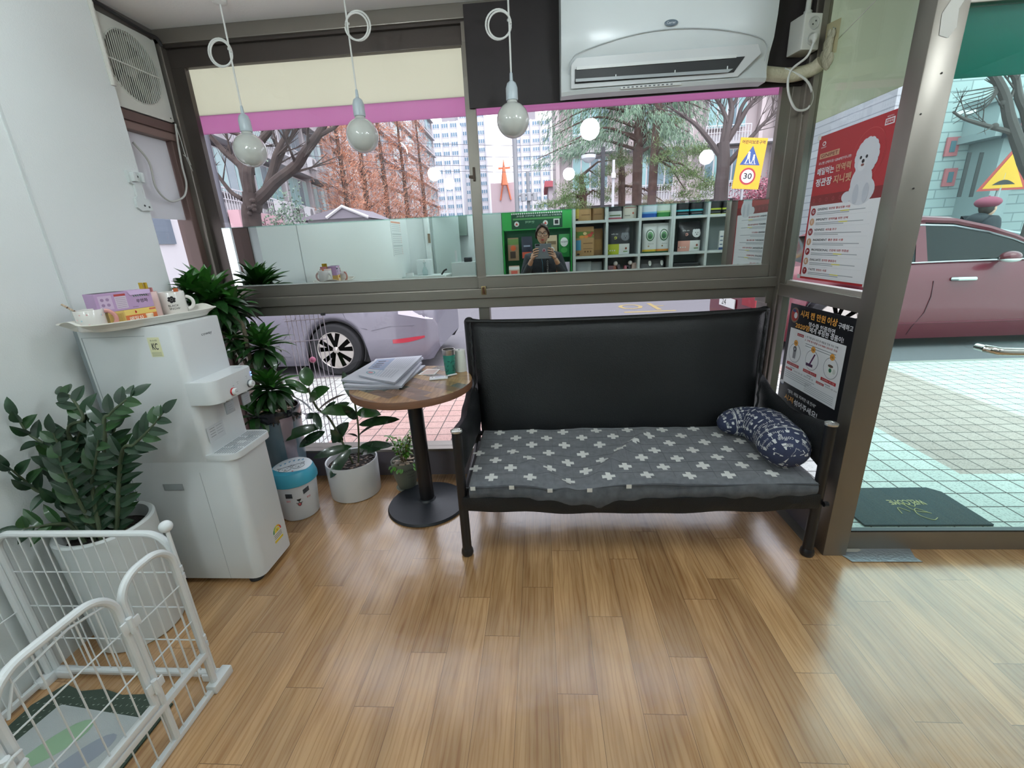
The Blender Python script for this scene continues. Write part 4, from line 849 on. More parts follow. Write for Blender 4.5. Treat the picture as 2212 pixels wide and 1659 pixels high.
pm = omx @ Vector((.004, -.05, -.03)); m = MB(); m.tube([pm, pm+Vector((-.003, -.02, -.002)), pm+Vector((-.008, -.035, -.018)), pm+Vector((-.012, -.036, -.03))], [.018, .016, .01, .006], wp, 14)
m.tube(spline([pm+Vector((-.012, -.036, -.03)), pm+Vector((-.03, -.03, -.08)), (1.225, -.11, 2.22), (1.225, -.11, 2.14), (1.27, -.11, 2.06), (1.325, -.11, 2.055), (1.345, -.11, 2.10), (1.32, -.11, 2.16), (1.27, -.11, 2.20), (1.2, -.10, 2.235)], 8), .0055, cordm, 8)
m.build('power_cord', label='white power cord looping below the double socket', cat='cord')
m = MB(); m.tube([(1.285, -.08, 2.43), (1.285, -.075, 2.47), (1.29, -.07, 2.64)], [.016, .012, .012], wp, 12); m.tube([(1.283, -.08, 2.435), (1.285, -.078, 2.465)], .018, wp, 14); m.build('conduit', label='white conduit coming down from the ceiling to the double socket', cat='conduit')
# yellowed label by the pipe
m = MB(); m.quad((1.361, -.05-.03, 2.27), (1.361, -.22, 2.25), (1.361, -.22, 2.38), (1.361, -.09, 2.40), K('b7b08a')); m.text('INs', (1.3605, -.13, 2.335), (0, -1, 0), Z, .03, K('3f6f9a'), w=.06); m.build('old_sticker', label='yellowed torn sticker on the side window by the pipe', cat='sticker')

# ------------------------------------------------------------------ pendant bulbs
pw = mat('milk_glass_bulb', 'bec1bb', .12, spec=.5, coat=.5); sk = mat('pale_blue_socket', 'b4c0c6', .3)
def pendant(x, y, zt_, zc_, loopz, side, label):
    t = root('pendant_lamp', (x, y, 2.64), label, 'lamp', 'unlit globe pendants along the window')
    m = MB(); m.ball((x, y, zc_), .078, pw, 16); m.lathe([(.03, .07), (.024, .08), (.022, .088)], pw, (x, y, zc_), 20); m.build('bulb', t)
    m = MB(); m.lathe([(0, .084), (.027, .084), (.0285, .088), (.028, .135), (.021, .155), (.008, .165), (.0065, .195), (.004, .2)], sk, (x, y, zc_), 24); m.build('socket', t)
    lr = .058; c = Vector((x+side*lr*.85, y, loopz)); m = MB()
    top = (x, y, 2.635); a0 = 180 if side > 0 else 0
    m.tube([top, (x, y, loopz+.05), (x+.001, y-.004, loopz), (x, y, zc_+.19)], .0042, cordm, 8)
    m.tube(arc(c, lr, a0, a0+360, 26, X, Z), .0042, cordm, 8); c2 = c+Vector((side*-.006, -.008, -.004)); m.tube([p+Vector((0, .0003*i, 0)) for i, p in enumerate(arc(c2, lr*(.93 if side > 0 else .9), a0, a0+350, 26, X, Z))], .0042, cordm, 8)
    m.tube([(x-.006, y-.006, loopz+.012), (x+.007, y+.004, loopz+.012)], .0055, K('c9ccc8'), 6)
    m.lathe([(0, 0), (.032, 0), (.03, -.012), (.01, -.018), (0, -.018)], K('d5d6d2'), (x, y, 2.64), 20); m.build('cord', t)
for (bx_, by_, lx, ly, s_, lab) in ((541, 325, 464, 115, -1, 'globe pendant nearest the exhaust fan, its cord looped to the left'), (783, 293, 770, 56, 1, 'middle globe pendant, its cord looped to the right'), (1108, 260, 1076, 53, -1, 'globe pendant hanging in front of the dark brown board')):
    b_ = at(bx_, by_, 'y', -.235); l_ = at(lx, ly, 'y', -.235); pendant(b_.x, b_.y, 2.64, b_.z, l_.z, s_, lab)

# ------------------------------------------------------------------ exhaust fan in the alcove
fw = mat('fan_ivory', 'c5c7bf', .4)
FX = -1.972; ef = root('exhaust_fan', (FX, -.21, 2.205), 'square ivory exhaust fan high in the alcove beside the window', 'fan')
m = MB(); fy0, fy1, fz0, fz1 = -.41, -.045, 2.205, 2.585; cy_, cz_ = (fy0+fy1)/2, (fz0+fz1)/2+.01
N = 40; R_ = .155; vs = []; fs = []
for i in range(N):
    a = 2*PI*i/N; c, s_ = math.cos(a), math.sin(a); k = 1/max(abs(c)/((fy1-fy0)/2), abs(s_)/((fz1-fz0)/2)); vs += [(FX, cy_+c*k, cz_-.01+s_*k), (FX, cy_+R_*c, cz_+R_*s_), (FX+.006, cy_+(R_-.004)*c, cz_+(R_-.004)*s_), (FX-.045, cy_+(R_-.008)*c, cz_+(R_-.008)*s_)]
for i in range(N):
    for k in range(3): a = i*4+k; b_ = ((i+1) % N)*4+k; fs.append((a, b_, b_+1, a+1))
m.add(vs, fs, fw, False); m.box((FX-.04, fy0, fz0), (FX-.001, fy0+.012, fz1), fw); m.box((FX-.04, fy1-.012, fz0), (FX-.001, fy1, fz1), fw); m.box((FX-.04, fy0, fz0), (FX-.001, fy1, fz0+.01), fw)
m.box((FX-.055, fy0, fz0), (FX-.047, fy1, fz1), K('3a3835')); m.ball((FX, fy1-.02, fz0+.02), .004, K('55534e'), 5); m.build('housing', ef)
m = MB()
for k in range(5):
    a = 2*PI*k/5+.5; p = Vector((FX-.03, cy_, cz_)); d = Vector((0, math.cos(a), math.sin(a))); e = Vector((0, -d.z, d.y))
    m.add([p+d*.03-e*.02, p+d*.135-e*.055+X*.01, p+d*.145+e*.03-X*.008, p+d*.04+e*.03-X*.012], [(0, 1, 2, 3)], mat('fan_blade_plastic', '77756d', .45))
m.ball((FX-.02, cy_, cz_), .038, K('9d9b92'), 10, sc=(.5, 1, 1)); m.build('blades', ef)
m = MB()
for k in range(24):
    y = cy_-R_+.0129*(k+.6); h = math.sqrt(max(0, R_**2-(y-cy_)**2)); m.box((FX-.0, y-.0012, cz_-h), (FX+.004, y+.0012, cz_+h), fw)
m.box((FX+.002, cy_-R_, cz_-.003), (FX+.0075, cy_+R_, cz_+.003), fw); m.build('grille', ef)
# hanging cables
cbl = mat('grey_white_cable', 'b3b4ae', .5)
m = MB(); m.tube(spline([(-1.96, -.055, 2.2), (-1.97, -.06, 2.1), (-1.975, -.065, 1.98), (-1.98, -.06, 1.9), (-1.985, -.10, 1.83), (-1.99, -.2, 1.80), (-1.99, -.27, 1.86), (-1.99, -.27, 1.98), (-1.995, -.33, 2.06)], 6), .005, cbl, 8)
m.tube(spline([(-1.962, -.052, 2.2), (-1.96, -.045, 2.12), (-1.96, -.04, 2.05), (-1.955, -.03, 2.0), (-1.953, -.02, 1.97)], 5), .002, cbl, 6); m.tube(spline([(-1.96, -.055, 2.05), (-1.95, -.04, 2.03), (-1.948, -.03, 2.0), (-1.95, -.038, 2.04)], 5), .0018, cbl, 6)
m.build('fan_cable', label='pale cable drooping in a loop below the exhaust fan', cat='cable')
m = MB(); cm = K('1a1a1c', .5); m.tube(spline([(-1.955, -.41, 2.618), (-1.952, -.25, 2.602), (-1.95, -.12, 2.592), (-1.945, -.06, 2.59), (-1.94, -.04, 2.56)], 6), .008, cm, 8); m.build('black_cable', label='black cable running above the exhaust fan', cat='cable')
m = MB(); p_ = [(-1.927, -.43+.0*k, 2.64-.012*k) for k in range(32)]; m.tube(p_, [.0115 if k % 2 else .0095 for k in range(32)], K('c9c8c0', .5), 10); m.build('corrugated_conduit', label='white corrugated conduit running down the wall edge from the ceiling', cat='conduit')
# wall bracket
m = MB(); bm_ = mat('bracket_white_plastic', 'c9cfce', .4); xw = -1.9295
m.prism([(-.01, 0), (.075, 0), (.075, -.05), (.05, -.055), (.05, -.115), (.075, -.12), (.085, -.17), (.02, -.175), (-.002, -.16), (.0, -.12), (.015, -.11), (.015, -.06), (-.004, -.05)], (xw, -.495, 1.905), Y, Z, .012, bm_)
m.box((xw, -.49, 1.86), (xw+.03, -.47, 1.9), bm_, .003); m.box((xw, -.44, 1.86), (xw+.025, -.425, 1.905), bm_, .003)
for a, b in ((-.455, 1.755), (-.43, 1.75), (-.45, 1.885)): m.ball((xw+.0125, a, b), .005, K('3c3f40'), 5, sc=(.4, 1, 1))
m.build('wall_bracket', label='empty white plastic wall bracket at the wall edge beside the alcove', cat='bracket')

# ------------------------------------------------------------------ posters on the narrow side window
def Pm(o, W_, H_):   # paper plane at x = 1.352, seen from -x: right is toward -y
    return lambda a, b: (o.x, o.y-a*W_, o.z+b*H_)
def poster(o, W_, H_, base, name, label, skew=0):
    m = MB(); O = Vector(o); ux = Vector((0, -1, 0)); uz = Vector((0, 0, 1))
    m.box((O.x-.0006, O.y, O.z), (O.x+.0006, O.y-W_, O.z+H_), base); return m, O, ux, uz
red = K('a8272c', .35); redd = K('7d1a20', .35); wt = K('dfe1e4', .35); beige = K('c49a7a', .35); gy = K('9aa0a6', .4); yl = K('d8d04a', .4)
O = Vector((1.3515, -.212, 1.255)); W_, H_ = .495, .655
m = MB(); m.box((O.x, O.y, O.z), (O.x+.001, O.y-W_, O.z+H_), red); po = m.build('poster', label='red dog food poster with a white fluffy dog on the side window', cat='poster')
m = MB(); lay = [0]
def R(x0, x1, y0, y1, mt, k=1): lay[0] += .004; k += lay[0]; m.quad(*[(O.x-.0005*k, O.y-a*W_, O.z+b*H_) for a, b in ((x0, y0), (x1, y0), (x1, y1), (x0, y1))], mt)
def El(cx_, cy_, rx, ry, mt, k=1, n=24): lay[0] += .004; k += lay[0]; m.add([(O.x-.0005*k, O.y-(cx_+rx*math.cos(2*PI*i/n))*W_, O.z+(cy_+ry*math.sin(2*PI*i/n))*H_) for i in range(n)], [tuple(range(n))], mt)
def T(t, x, y, h, mt, w=None, bold=.04, k=3): lay[0] += .004; k += lay[0]; m.text(t, (O.x-.0005*k, O.y-x*W_, O.z+y*H_), (0, -1, 0), Z, h*H_, mt, w=w*W_ if w else None, bold=bold)
R(0, 1, .53, .60, redd, 1)
for i in range(6): El(.06+.1*i, .565, .02, .015, K('94323a', .35), 2, 12); El(.06+.1*i, .565, .009, .007, redd, 3, 8)
R(.03, .97, .015, .53, wt, 2)
El(.73, .80, .19, .145, K('b84a4a', .35), 1, 40); El(.73, .80, .185, .141, red, 2, 40)
R(.05, .34, .845, .882, beige, 2); T('GINIPET', .07, .852, .022, K('6a2020'), .25)
T('지니펫 선택이유? GINIPET이니까!', .05, .805, .020, wt, .47, .02); T('매일먹는', .05, .735, .048, wt, .25, .07); T('면역력', .33, .735, .048, beige, .2, .07); T('정관장', .05, .66, .052, wt, .24, .07); T('지니펫', .32, .66, .052, beige, .24, .07)
El(.09, .945, .03, .016, wt, 2, 6); El(.09, .945, .018, .009, red, 3, 6); T('GINIPET', .05, .917, .008, wt, .08)
R(.86, .96, .93, .965, wt, 2); R(.87, .95, .936, .959, red, 3); T('면역력', .875, .94, .014, wt, .07); T('매일먹는', .875, .97, .008, wt, .07, .02)
# the dog: body, tail, head, ears, eyes, nose
dg = K('ccd0d6', .5); ds = K('b9bfc8', .5)
El(.72, .585, .16, .085, dg, 2); El(.55, .56, .07, .035, dg, 3); El(.70, .64, .13, .10, dg, 3); El(.66, .57, .035, .06, ds, 4); El(.78, .57, .035, .06, ds, 4)
for i in range(16): a = 2*PI*i/16; El(.72+.10*math.cos(a), .785+.078*math.sin(a), .045, .034, dg, 4, 14)
El(.72, .785, .125, .097, dg, 5); El(.68, .745, .05, .04, K('d6d9dd', .5), 6)
for x_ in (.655, .725): El(x_, .785, .014, .010, K('22201f'), 7, 12)
El(.69, .762, .017, .012, K('1c1a1a'), 7, 12); El(.69, .74, .02, .008, K('8c5a52'), 7, 10)
for i, (cap, tx) in enumerate((('G', 'GINSENG 정관장 홍삼성분 사용'), ('I', 'IMMUNITY 면역력을 위한 선택'), ('N', 'NEWNESS 새로움 추구'), ('I', 'INGREDIENT 좋은 원료 사용'), ('P', 'PROFESSIONAL 건강에 대한 전문성'), ('E', 'EVALUATE 엄격한 품질검사'), ('T', 'TASTE 맛있는 사료'))):
    y = .487-.071*i; El(.085, y, .038, .026, K('8a1c24', .35) if i % 2 == 0 else beige, 3, 20); T(cap, .07 if cap != 'I' else .082, y-.011, .022, wt, .03 if cap != 'I' else .006, .06, 4)
    k = tx.index(' '); T(tx[:k], .15, y+.006, .015, K('1d1d22'), .022*k, .05); T(tx[k+1:], .17+.022*k, y+.006, .015, K('a8272c'), .027*len(tx[k+1:]), .05)
    R(.15, .82, y-.012, y-.007, gy, 3); R(.15, .62-.05*(i % 3), y-.023, y-.018, gy, 3); R(.5, .62, y-.0125, y-.0065, yl, 4) if i not in (2, 3) else None; R(.15, .9, y-.035, y-.034, K('c3c6ca'), 3)
m.build('printed_picture', po, label='white dog picture and lettering on the red poster')
O = Vector((1.3515, -.178, .545)); W_, H_ = .515, .575; blk = K('17181c', .35)
m = MB(); m.box((O.x, O.y, O.z), (O.x+.001, O.y-W_, O.z+H_), blk); po = m.build('poster', label='black poster with a white centre panel and three prizes on the side window', cat='poster')
m = MB(); ory = K('e0a04a', .35)
R(.06, .94, .25, .78, wt, 1); T('시저 캔 만원', .2, .90, .06, ory, .4, .06); T('이상', .63, .90, .06, ory, .14, .06); T('구매하고', .79, .895, .045, wt, .19, .05); T('영수증 인증하면', .36, .835, .042, wt, .4, .05); T('2020명', .14, .79, .05, ory, .24, .06); T('에게 푸짐한 경품이!', .39, .79, .045, wt, .5, .05)
El(.1, .9, .075, .07, K('7a6a5c'), 1); El(.1, .9, .06, .055, K('a83a34'), 2); El(.12, .9, .03, .028, wt, 3); El(.09, .94, .03, .014, K('3a4a7a'), 4)
R(.2, .31, .725, .75, red, 2); T('응모방법', .21, .73, .014, wt, .09, 0); T('1. 맛 구별 없이 시저 캔 제품을 만원 이상 구매', .34, .735, .018, K('55565c'), .5, 0); T('2. 구매 영수증을 010-9881-2032로 전송', .34, .705, .018, red, .5, .02)
for k in range(2): R(.36, .83, .68-.02*k, .686-.02*k, gy, 2)
for i, cx_ in enumerate((.2, .5, .79)):
    El(cx_, .56, .105, .09, gy, 2, 30); El(cx_, .56, .098, .084, wt, 3, 30); El(cx_, .655, .035, .028, ory, 4, 16); T('%d등' % (i+1), cx_-.02, .645, .018, K('2a2018'), .04, 0, 5); R(cx_-.11, cx_+.11, .435, .462, red, 4); T(('드리백 인덕션 외 1', '다이슨 청소기', '스타벅스 머그컵')[i], cx_-.09, .442, .013, wt, .18, 0, 5); R(cx_-.04, cx_+.04, .412, .42, gy, 3)
R(.175, .225, .51, .60, K('85868c'), 5); El(.2, .60, .03, .025, K('3a3a42'), 6); El(.2, .60, .017, .014, K('9a9ba2'), 7)
m.tube([(O.x-.002, O.y-.54*W_, O.z+.62*H_), (O.x-.002, O.y-.48*W_, O.z+.52*H_)], .004, K('5a2f5a'), 5); R(.42, .53, .5, .525, K('4a2a4c'), 5)
R(.755, .83, .505, .58, K('dfe4e0'), 5); El(.793, .545, .02, .018, K('2f6f55'), 6, 14); El(.79, .58, .038, .012, K('5c4a40'), 6, 14); El(.845, .545, .022, .022, K('c9cec9'), 4, 14)
R(.08, .2, .385, .405, red, 3); T('응모기간', .09, .388, .013, wt, .09, 0, 4); T('2020년 5월 1일 - 2020년 6월 1일', .23, .39, .014, K('5c5d62'), .34, 0)
for k in range(4): R(.08, .6-.04*k, .365-.018*k, .370-.018*k, gy, 2)
for k in range(5): R(.45, .9, .335-.016*k, .339-.016*k, gy, 2)
R(.62, .74, .39, .41, red, 3); T('당첨자발표', .63, .393, .012, wt, .1, 0, 4); T('2020년 6월 20일', .76, .393, .012, K('5c5d62'), .17, 0)
T('"엄마, 매일 지켜만 내 간식"', .18, .17, .035, wt, .5, .02); T('시저', .14, .09, .055, ory, .16, .06); T('섞어주세요!', .32, .085, .058, wt, .4, .06); El(.8, .02, .09, .035, K('b9bcc2'), 2); m.add([(O.x-.0008, O.y-a*W_, O.z+b*H_) for a, b in ((.72, .03), (.74, .08), (.79, .04))], [(0, 1, 2)], K('b9bcc2')); El(.05, .24, .035, .02, wt, 2); T('Cesar', .02, .215, .02, K('3a4a7a'), .07, 0)
m.build('printed_picture', po, label='Korean lettering and prize pictures on the black poster')
# clear protective sleeve edge and tapes
m = MB()
for y, z in ((-.212, 1.905), (-.21, 1.262), (-.70, 1.262)): m.box((1.35, y-.012, z-.008), (1.3508, y+.014, z+.012), K('d5d8d5', .3))
m.build('adhesive_tape', label='white tape tabs at the corners of the red poster', cat='tape')
# ------------------------------------------------------------------ plants
def leafmat(name, c1, c2, rough=.32, coat=.25): return mat(name, c1, rough, var=.3, vscale=14, col2=c2, coat=coat, spec=.5)
soil = mat('potting_soil', '2c2420', .95, bump=1, bscale=70, var=.5, vscale=60, col2='1a1512')
# tall pot with three dracaena canes
P0 = (-1.67, -.2)
t = root('dracaena', (*P0, 0), 'tall dracaena with rosettes of dark leaves in a blue grey glazed pot behind the dispenser', 'potted plant')
gz = mat('blue_grey_glaze', '6d7f88', .28, var=.35, vscale=7, col2='4f626c', stretch=(1, 1, .4), coat=.4)
m = MB(); m.lathe([(0, 0), (.095, 0), (.10, .01), (.118, .2), (.136, .42), (.142, .545), (.1425, .55)], gz, (*P0, 0), 44); pt_ = m.build('pot', t)
m = MB(); m.lathe([(.1425, .535), (.146, .55), (.148, .585), (.144, .6), (.136, .598), (.132, .57), (.13, .555)], mat('black_glazed_rim', '1d2026', .2, coat=.5), (*P0, 0), 44)
for k in range(44): a = 2*PI*k/44+.03*(k % 3); r_ = .1435-.001; m.tube([(P0[0]+r_*math.cos(a), P0[1]+r_*math.sin(a), .545), (P0[0]+(r_-.001)*math.cos(a), P0[1]+(r_-.001)*math.sin(a), .545-.012-.02*random.random())], [.007, .003], mat('black_glazed_rim', '1d2026'), 5)
m.build('pot_rim', pt_, label='black glazed rim with drips')
m = MB(); m.lathe([(0, .562), (.132, .56)], mat('tan_gravel', 'a58e78', .9, bump=1, bscale=120, var=.4, vscale=120), (*P0, 0), 30)
rg = random.Random(3)
for k in range(150): a = rg.random()*2*PI; r_ = .125*math.sqrt(rg.random()); m.ball((P0[0]+r_*math.cos(a), P0[1]+r_*math.sin(a), .565), .005+.005*rg.random(), K(rg.choice(('b39a82', '9a8470', 'c4ab94', '8b7c6e'))), 3, sc=(1, 1, .7))
m.ball((P0[0]+.01, P0[1]-.085, .57), .03, mat('grey_pebble', '83868a', .6), 8, sc=(1.2, .8, .6)); m.build('gravel', t, kind='stuff')
m = MB(); pf = mat('pinkish_plastic_wrap', 'b9a3ab', .15, alpha=.55); vs = []
for i in range(13):
    for j in range(4): a = -.9+.16*j; r_ = .126+.022*(i/12)+.006+.005*math.sin(i*1.3+j*2); vs.append((P0[0]+r_*math.cos(a), P0[1]+r_*math.sin(a), .2+.36*i/12))
m.add(vs, [(i*4+j, i*4+j+1, i*4+j+5, i*4+j+4) for i in range(12) for j in range(3)], pf, True); m.build('plastic_wrap', pt_, label='strip of pinkish plastic wrap on the side of the pot')
dl = leafmat('dracaena_leaf', '3f7a2c', '275a22'); dl2 = leafmat('dracaena_leaf_dark', '2c5627', '1c3b1e')
cane = mat('ringed_cane', '857b66', .8, bump=.8, bscale=40, stretch=(1, 1, 5), var=.4, vscale=30)
def rosette(m, c, n, L, W, seed, a0=-.9, mt=dl, mt2=dl2, squash=1):
    r = random.Random(seed); c = Vector(c)
    for i in range(n):
        t_ = i/n; az = i*2.39996+r.uniform(-.2, .2); el = math.radians(80-125*t_**.9)+r.uniform(-.1, .1); ll = L*(.6+.55*math.sin(PI*min(1, t_*.8+.2)))*r.uniform(.85, 1.1)
        d = Vector((math.cos(az)*math.cos(el), math.sin(az)*math.cos(el), math.sin(el))); b = c+Vector((0, 0, .045*(1-t_)-.03))+d*.008
        if b.y+d.y*ll > -.04: d.y = (-.05-b.y)/ll; 
        if b.x+d.x*ll < -1.90: d.x = (-1.9-b.x)/ll
        m.leaf(b, d, Z, ll, 1.45*W*r.uniform(.8, 1.15), mt if t_ < .35 else mt2, 6, droop=.5+.8*t_, shape='strap', fold=.2)
canes = [((-1.70, -.24, .56), (-1.735, -.22, .9), (-1.74, -.23, 1.15), at(455, 690, 'y', -.23)), ((-1.63, -.19, .56), (-1.60, -.18, .72), at(577, 775, 'y', -.17), at(566, 752, 'y', -.17)), ((-1.66, -.25, .56), (-1.63, -.26, .63), at(588, 862, 'y', -.26), at(586, 845, 'y', -.26)), ((-1.72, -.2, .56), (-1.76, -.2, .75), (-1.79, -.2, .92), at(505, 715, 'y', -.18))]
heads = [(at(452, 655, 'y', -.24), 62, .215, .044, 1), (at(566, 752, 'y', -.17), 42, .165, .036, 2), (at(584, 842, 'y', -.27), 44, .16, .034, 3), (at(503, 668, 'y', -.16), 30, .16, .034, 4), (at(500, 730, 'y', -.2), 22, .15, .034, 5), (at(552, 900, 'y', -.33), 14, .13, .034, 6), (at(405, 640, 'y', -.3), 26, .17, .04, 7)]
m = MB()
for c_ in canes: m.tube(spline(c_, 8), .012, cane, 10)
m.build('cane', t, label='ringed grey brown canes')
for c_, n_, L_, W_, s_ in heads: m = MB(); rosette(m, c_, int(n_*1.35), L_, W_, s_); m.build('rosette', t)
# rubber plant
P1 = (-1.235, -.2)
t = root('rubber_plant', (*P1, 0), 'rubber plant with big glossy oval leaves in a white ceramic cylinder beside the table', 'potted plant')
cw = mat('white_ceramic', 'cfd0d0', .22, coat=.4)
m = MB(); m.lathe([(0, 0), (.148, 0), (.155, .006), (.160, .232), (.158, .236), (.150, .234), (.148, .2)], cw, (*P1, 0), 56); m.build('pot', t)
m = MB(); m.lathe([(0, .205), (.149, .2)], soil, (*P1, 0), 30)
for k in range(160): a = rg.random()*2*PI; r_ = .14*math.sqrt(rg.random()); m.ball((P1[0]+r_*math.cos(a), P1[1]+r_*math.sin(a), .204), .004+.008*rg.random(), K(rg.choice(('3a2f28', '5a4638', '2a2320', '6f5a4a'))), 3, sc=(1.2, .7, .5))
m.build('bark_soil', t, kind='stuff')
rl = leafmat('rubber_leaf', '3b6630', '294b26', .2, .6); rl2 = leafmat('rubber_leaf_grey_underside', '41524c', '2c3c38', .4, .2); rl3 = leafmat('rubber_leaf_dark', '294a28', '1a3220', .2, .6)
m = MB(); stem = mat('green_brown_stem', '4c5238', .6)
m.tube(spline([(-1.22, -.21, .19), at(742, 960, 'y', -.21), at(712, 905, 'y', -.2), at(684, 880, 'y', -.2), at(665, 838, 'y', -.2)], 8), .007, stem, 8); m.tube(spline([(-1.2, -.19, .19), at(775, 945, 'y', -.2), at(772, 905, 'y', -.2), at(765, 860, 'y', -.2), at(762, 815, 'y', -.2)], 8), .006, stem, 8); m.build('stem', t)
rl_list = [((668, 834), (660, 795), .088, 0, -.2, -.17), ((666, 848), (619, 823), .06, 0, -.2, -.24), ((668, 866), (707, 840), .085, 0, -.2, -.27), ((676, 890), (620, 852), .05, 1, -.2, -.12), ((686, 888), (744, 852), .05, 1, -.2, -.1), ((681, 891), (692, 926), .05, 2, -.2, -.26), ((697, 920), (606, 951), .07, 2, -.2, -.3), ((702, 932), (650, 963), .065, 2, -.2, -.28), ((705, 892), (752, 871), .05, 2, -.2, -.12),
 ((768, 890), (698, 889), .075, 0, -.2, -.32), ((771, 891), (818, 895), .07, 0, -.2, -.3), ((775, 918), (856, 906), .06, 2, -.2, -.22), ((775, 941), (824, 914), .05, 1, -.2, -.15), ((718, 957), (750, 915), .08, 2, -.2, -.15), ((772, 944), (747, 938), .035, 1, -.2, -.28), ((776, 966), (842, 962), .06, 2, -.2, -.25), ((760, 964), (683, 987), .06, 2, -.2, -.3), ((757, 970), (716, 1028), .07, 2, -.24, -.36), ((780, 981), (822, 968), .045, 2, -.2, -.3), ((763, 868), (770, 804), .06, 0, -.2, -.14), ((760, 862), (742, 806), .045, 2, -.2, -.12), ((765, 850), (790, 815), .05, 1, -.2, -.12), ((770, 905), (742, 880), .05, 2, -.2, -.3), ((700, 905), (722, 870), .05, 2, -.2, -.28), ((690, 900), (660, 900), .045, 2, -.2, -.12), ((740, 955), (716, 930), .05, 2, -.2, -.26)]
for i, (b, e, w_, k, yb, ye) in enumerate(rl_list):
    m = MB(); B = at(*b, 'y', yb); E_ = at(*e, 'y', max(ye, -.36)); d = E_-B; L_ = d.length*1.05
    up = Vector((.1, -.75, .65)) if k != 1 else Vector((-.1, .5, .8)); dr = .5 if i not in (9, 6) else .9
    d2 = d.normalized(); sd = d2.cross(up).normalized(); d2 = Matrix.Rotation(dr*.5, 3, sd) @ d2
    m.leaf(B, d2, up, L_*1.04, w_, (rl, rl2, rl3)[k], 9, droop=dr, shape='oval', fold=.12); m.build('leaf', t)
# happiness pot
P2 = (-.905, -.165)
t = root('small_potted_plant', (*P2, 0), 'small bright green leafed plant in a grey pot reading HAPPINESS behind the table leg', 'potted plant')
hp = mat('sage_grey_pot', '6d7165', .5); m = MB(); m.lathe([(0, .012), (.05, .012), (.056, .02), (.074, .09), (.083, .16), (.086, .2), (.084, .204), (.079, .2), (.078, .185)], hp, (*P2, 0), 40); po = m.build('pot', t)
m = MB(); m.lathe([(0, 0), (.062, 0), (.072, .012), (.07, .015), (.06, .008), (0, .006)], mat('sage_saucer', '8f9184', .5), (*P2, 0), 36); m.build('saucer', t)
m = MB(); m.lathe([(0, .188), (.079, .184)], soil, (*P2, 0), 24)
for k in range(30): a = rg.random()*2*PI; r_ = .07*math.sqrt(rg.random()); m.ball((P2[0]+r_*math.cos(a), P2[1]+r_*math.sin(a), .19), .01+.008*rg.random(), K(rg.choice(('9a8a76', 'b09a84', '7d7264'))), 4, sc=(1.2, .8, .4))
m.build('pebbles', t, kind='stuff')
m = MB(); vw = math.atan2(CAMP.y-P2[1], CAMP.x-P2[0])
def htxt(s_, z, h, w_, off=.1):
    v, f, W, H = text_mesh(s_); pts = []
    for p in v: zz = z+p[1]/H*h; r_ = .0745+.0115*min(1, max(0, (zz-.09)/.11))+.0012; a = vw+off+((p[0]/W-.5)*w_)/r_; pts.append((P2[0]+r_*math.cos(a), P2[1]+r_*math.sin(a), zz))
    m.add(pts, f, K('2c2f2c'))
htxt('HAPPINESS', .15, .018, .085, .35); htxt('Simply Life', .125, .011, .05, .4); htxt('Love & Joy', .105, .009, .05, .45); m.build('lettering', po)
gl1 = leafmat('fresh_leaf', '5f9a2c', '3f7a25', .4, .2); gl2 = leafmat('yellow_green_leaf', '93a83a', '5e8a2e', .4, .2); stm = mat('brown_stem', '6b5a42', .8)
m = MB(); m2 = MB(); rr = random.Random(11); stems = []
for k in range(9):
    a = rr.random()*2*PI; h = rr.uniform(.1, .2); e = Vector((P2[0]+math.cos(a)*rr.uniform(.03, .09), P2[1]+math.sin(a)*rr.uniform(.02, .06), .2+h)); b = Vector((P2[0]+.01*math.cos(a), P2[1]+.01*math.sin(a), .18)); mid = b.lerp(e, .5)+Vector((0, 0, .02)); pts = spline([b, mid, e], 6); m2.tube(pts, [.004-.0022*i/(len(pts)-1) for i in range(len(pts))], stm, 6)
    for j in range(24):
        p = pts[min(len(pts)-1, 3+int(rr.random()*(len(pts)-3)))]; az = rr.random()*2*PI; d = Vector((math.cos(az), math.sin(az), rr.uniform(-.3, .6))); m.leaf(p+d.normalized()*.006, d, Z, rr.uniform(.022, .036), rr.uniform(.014, .02), gl1 if rr.random() < .65 else gl2, 3, droop=.5, shape='oval')
for k in range(14):
    az = vw+rr.uniform(-1.6, 1.6); p = Vector((P2[0]+.083*math.cos(az), P2[1]+.083*math.sin(az), .2-.05*rr.random())); m.leaf(p, Vector((math.cos(az), math.sin(az), -.5)), Z, .03, .018, gl1, 3, droop=.5)
m2.build('stems', t); m.build('foliage', t)
# zz plant
P3_ = (-1.75, -1.265)
t = root('zz_plant', (*P3_, 0), 'zz plant with dark paired leaflets in a tall white pot behind the pen', 'potted plant')
m = MB(); m.lathe([(0, 0), (.138, 0), (.146, .008), (.158, .50), (.158, .512), (.151, .52), (.138, .516), (.133, .49), (.131, .46)], mat('matte_white_pot', 'cacfcf', .4), (*P3_, 0), 60); m.build('pot', t)
m = MB(); m.lathe([(0, .468), (.133, .462)], soil, (*P3_, 0), 30)
for k in range(120): a = rg.random()*2*PI; r_ = .125*math.sqrt(rg.random()); m.ball((P3_[0]+r_*math.cos(a), P3_[1]+r_*math.sin(a), .466), .004+.007*rg.random(), K(rg.choice(('2a2220', '1d1816', '40342c'))), 3, sc=(1.2, .7, .6))
for k in range(5): m.leaf((P3_[0]+.07+.012*k, P3_[1]-.05+.02*k, .475), (math.cos(k*1.3), math.sin(k*1.3), .15), Z, .07, .03, mat('dry_leaf', '8a5330', .7), 5, droop=.6)
m.build('soil', t, kind='stuff')
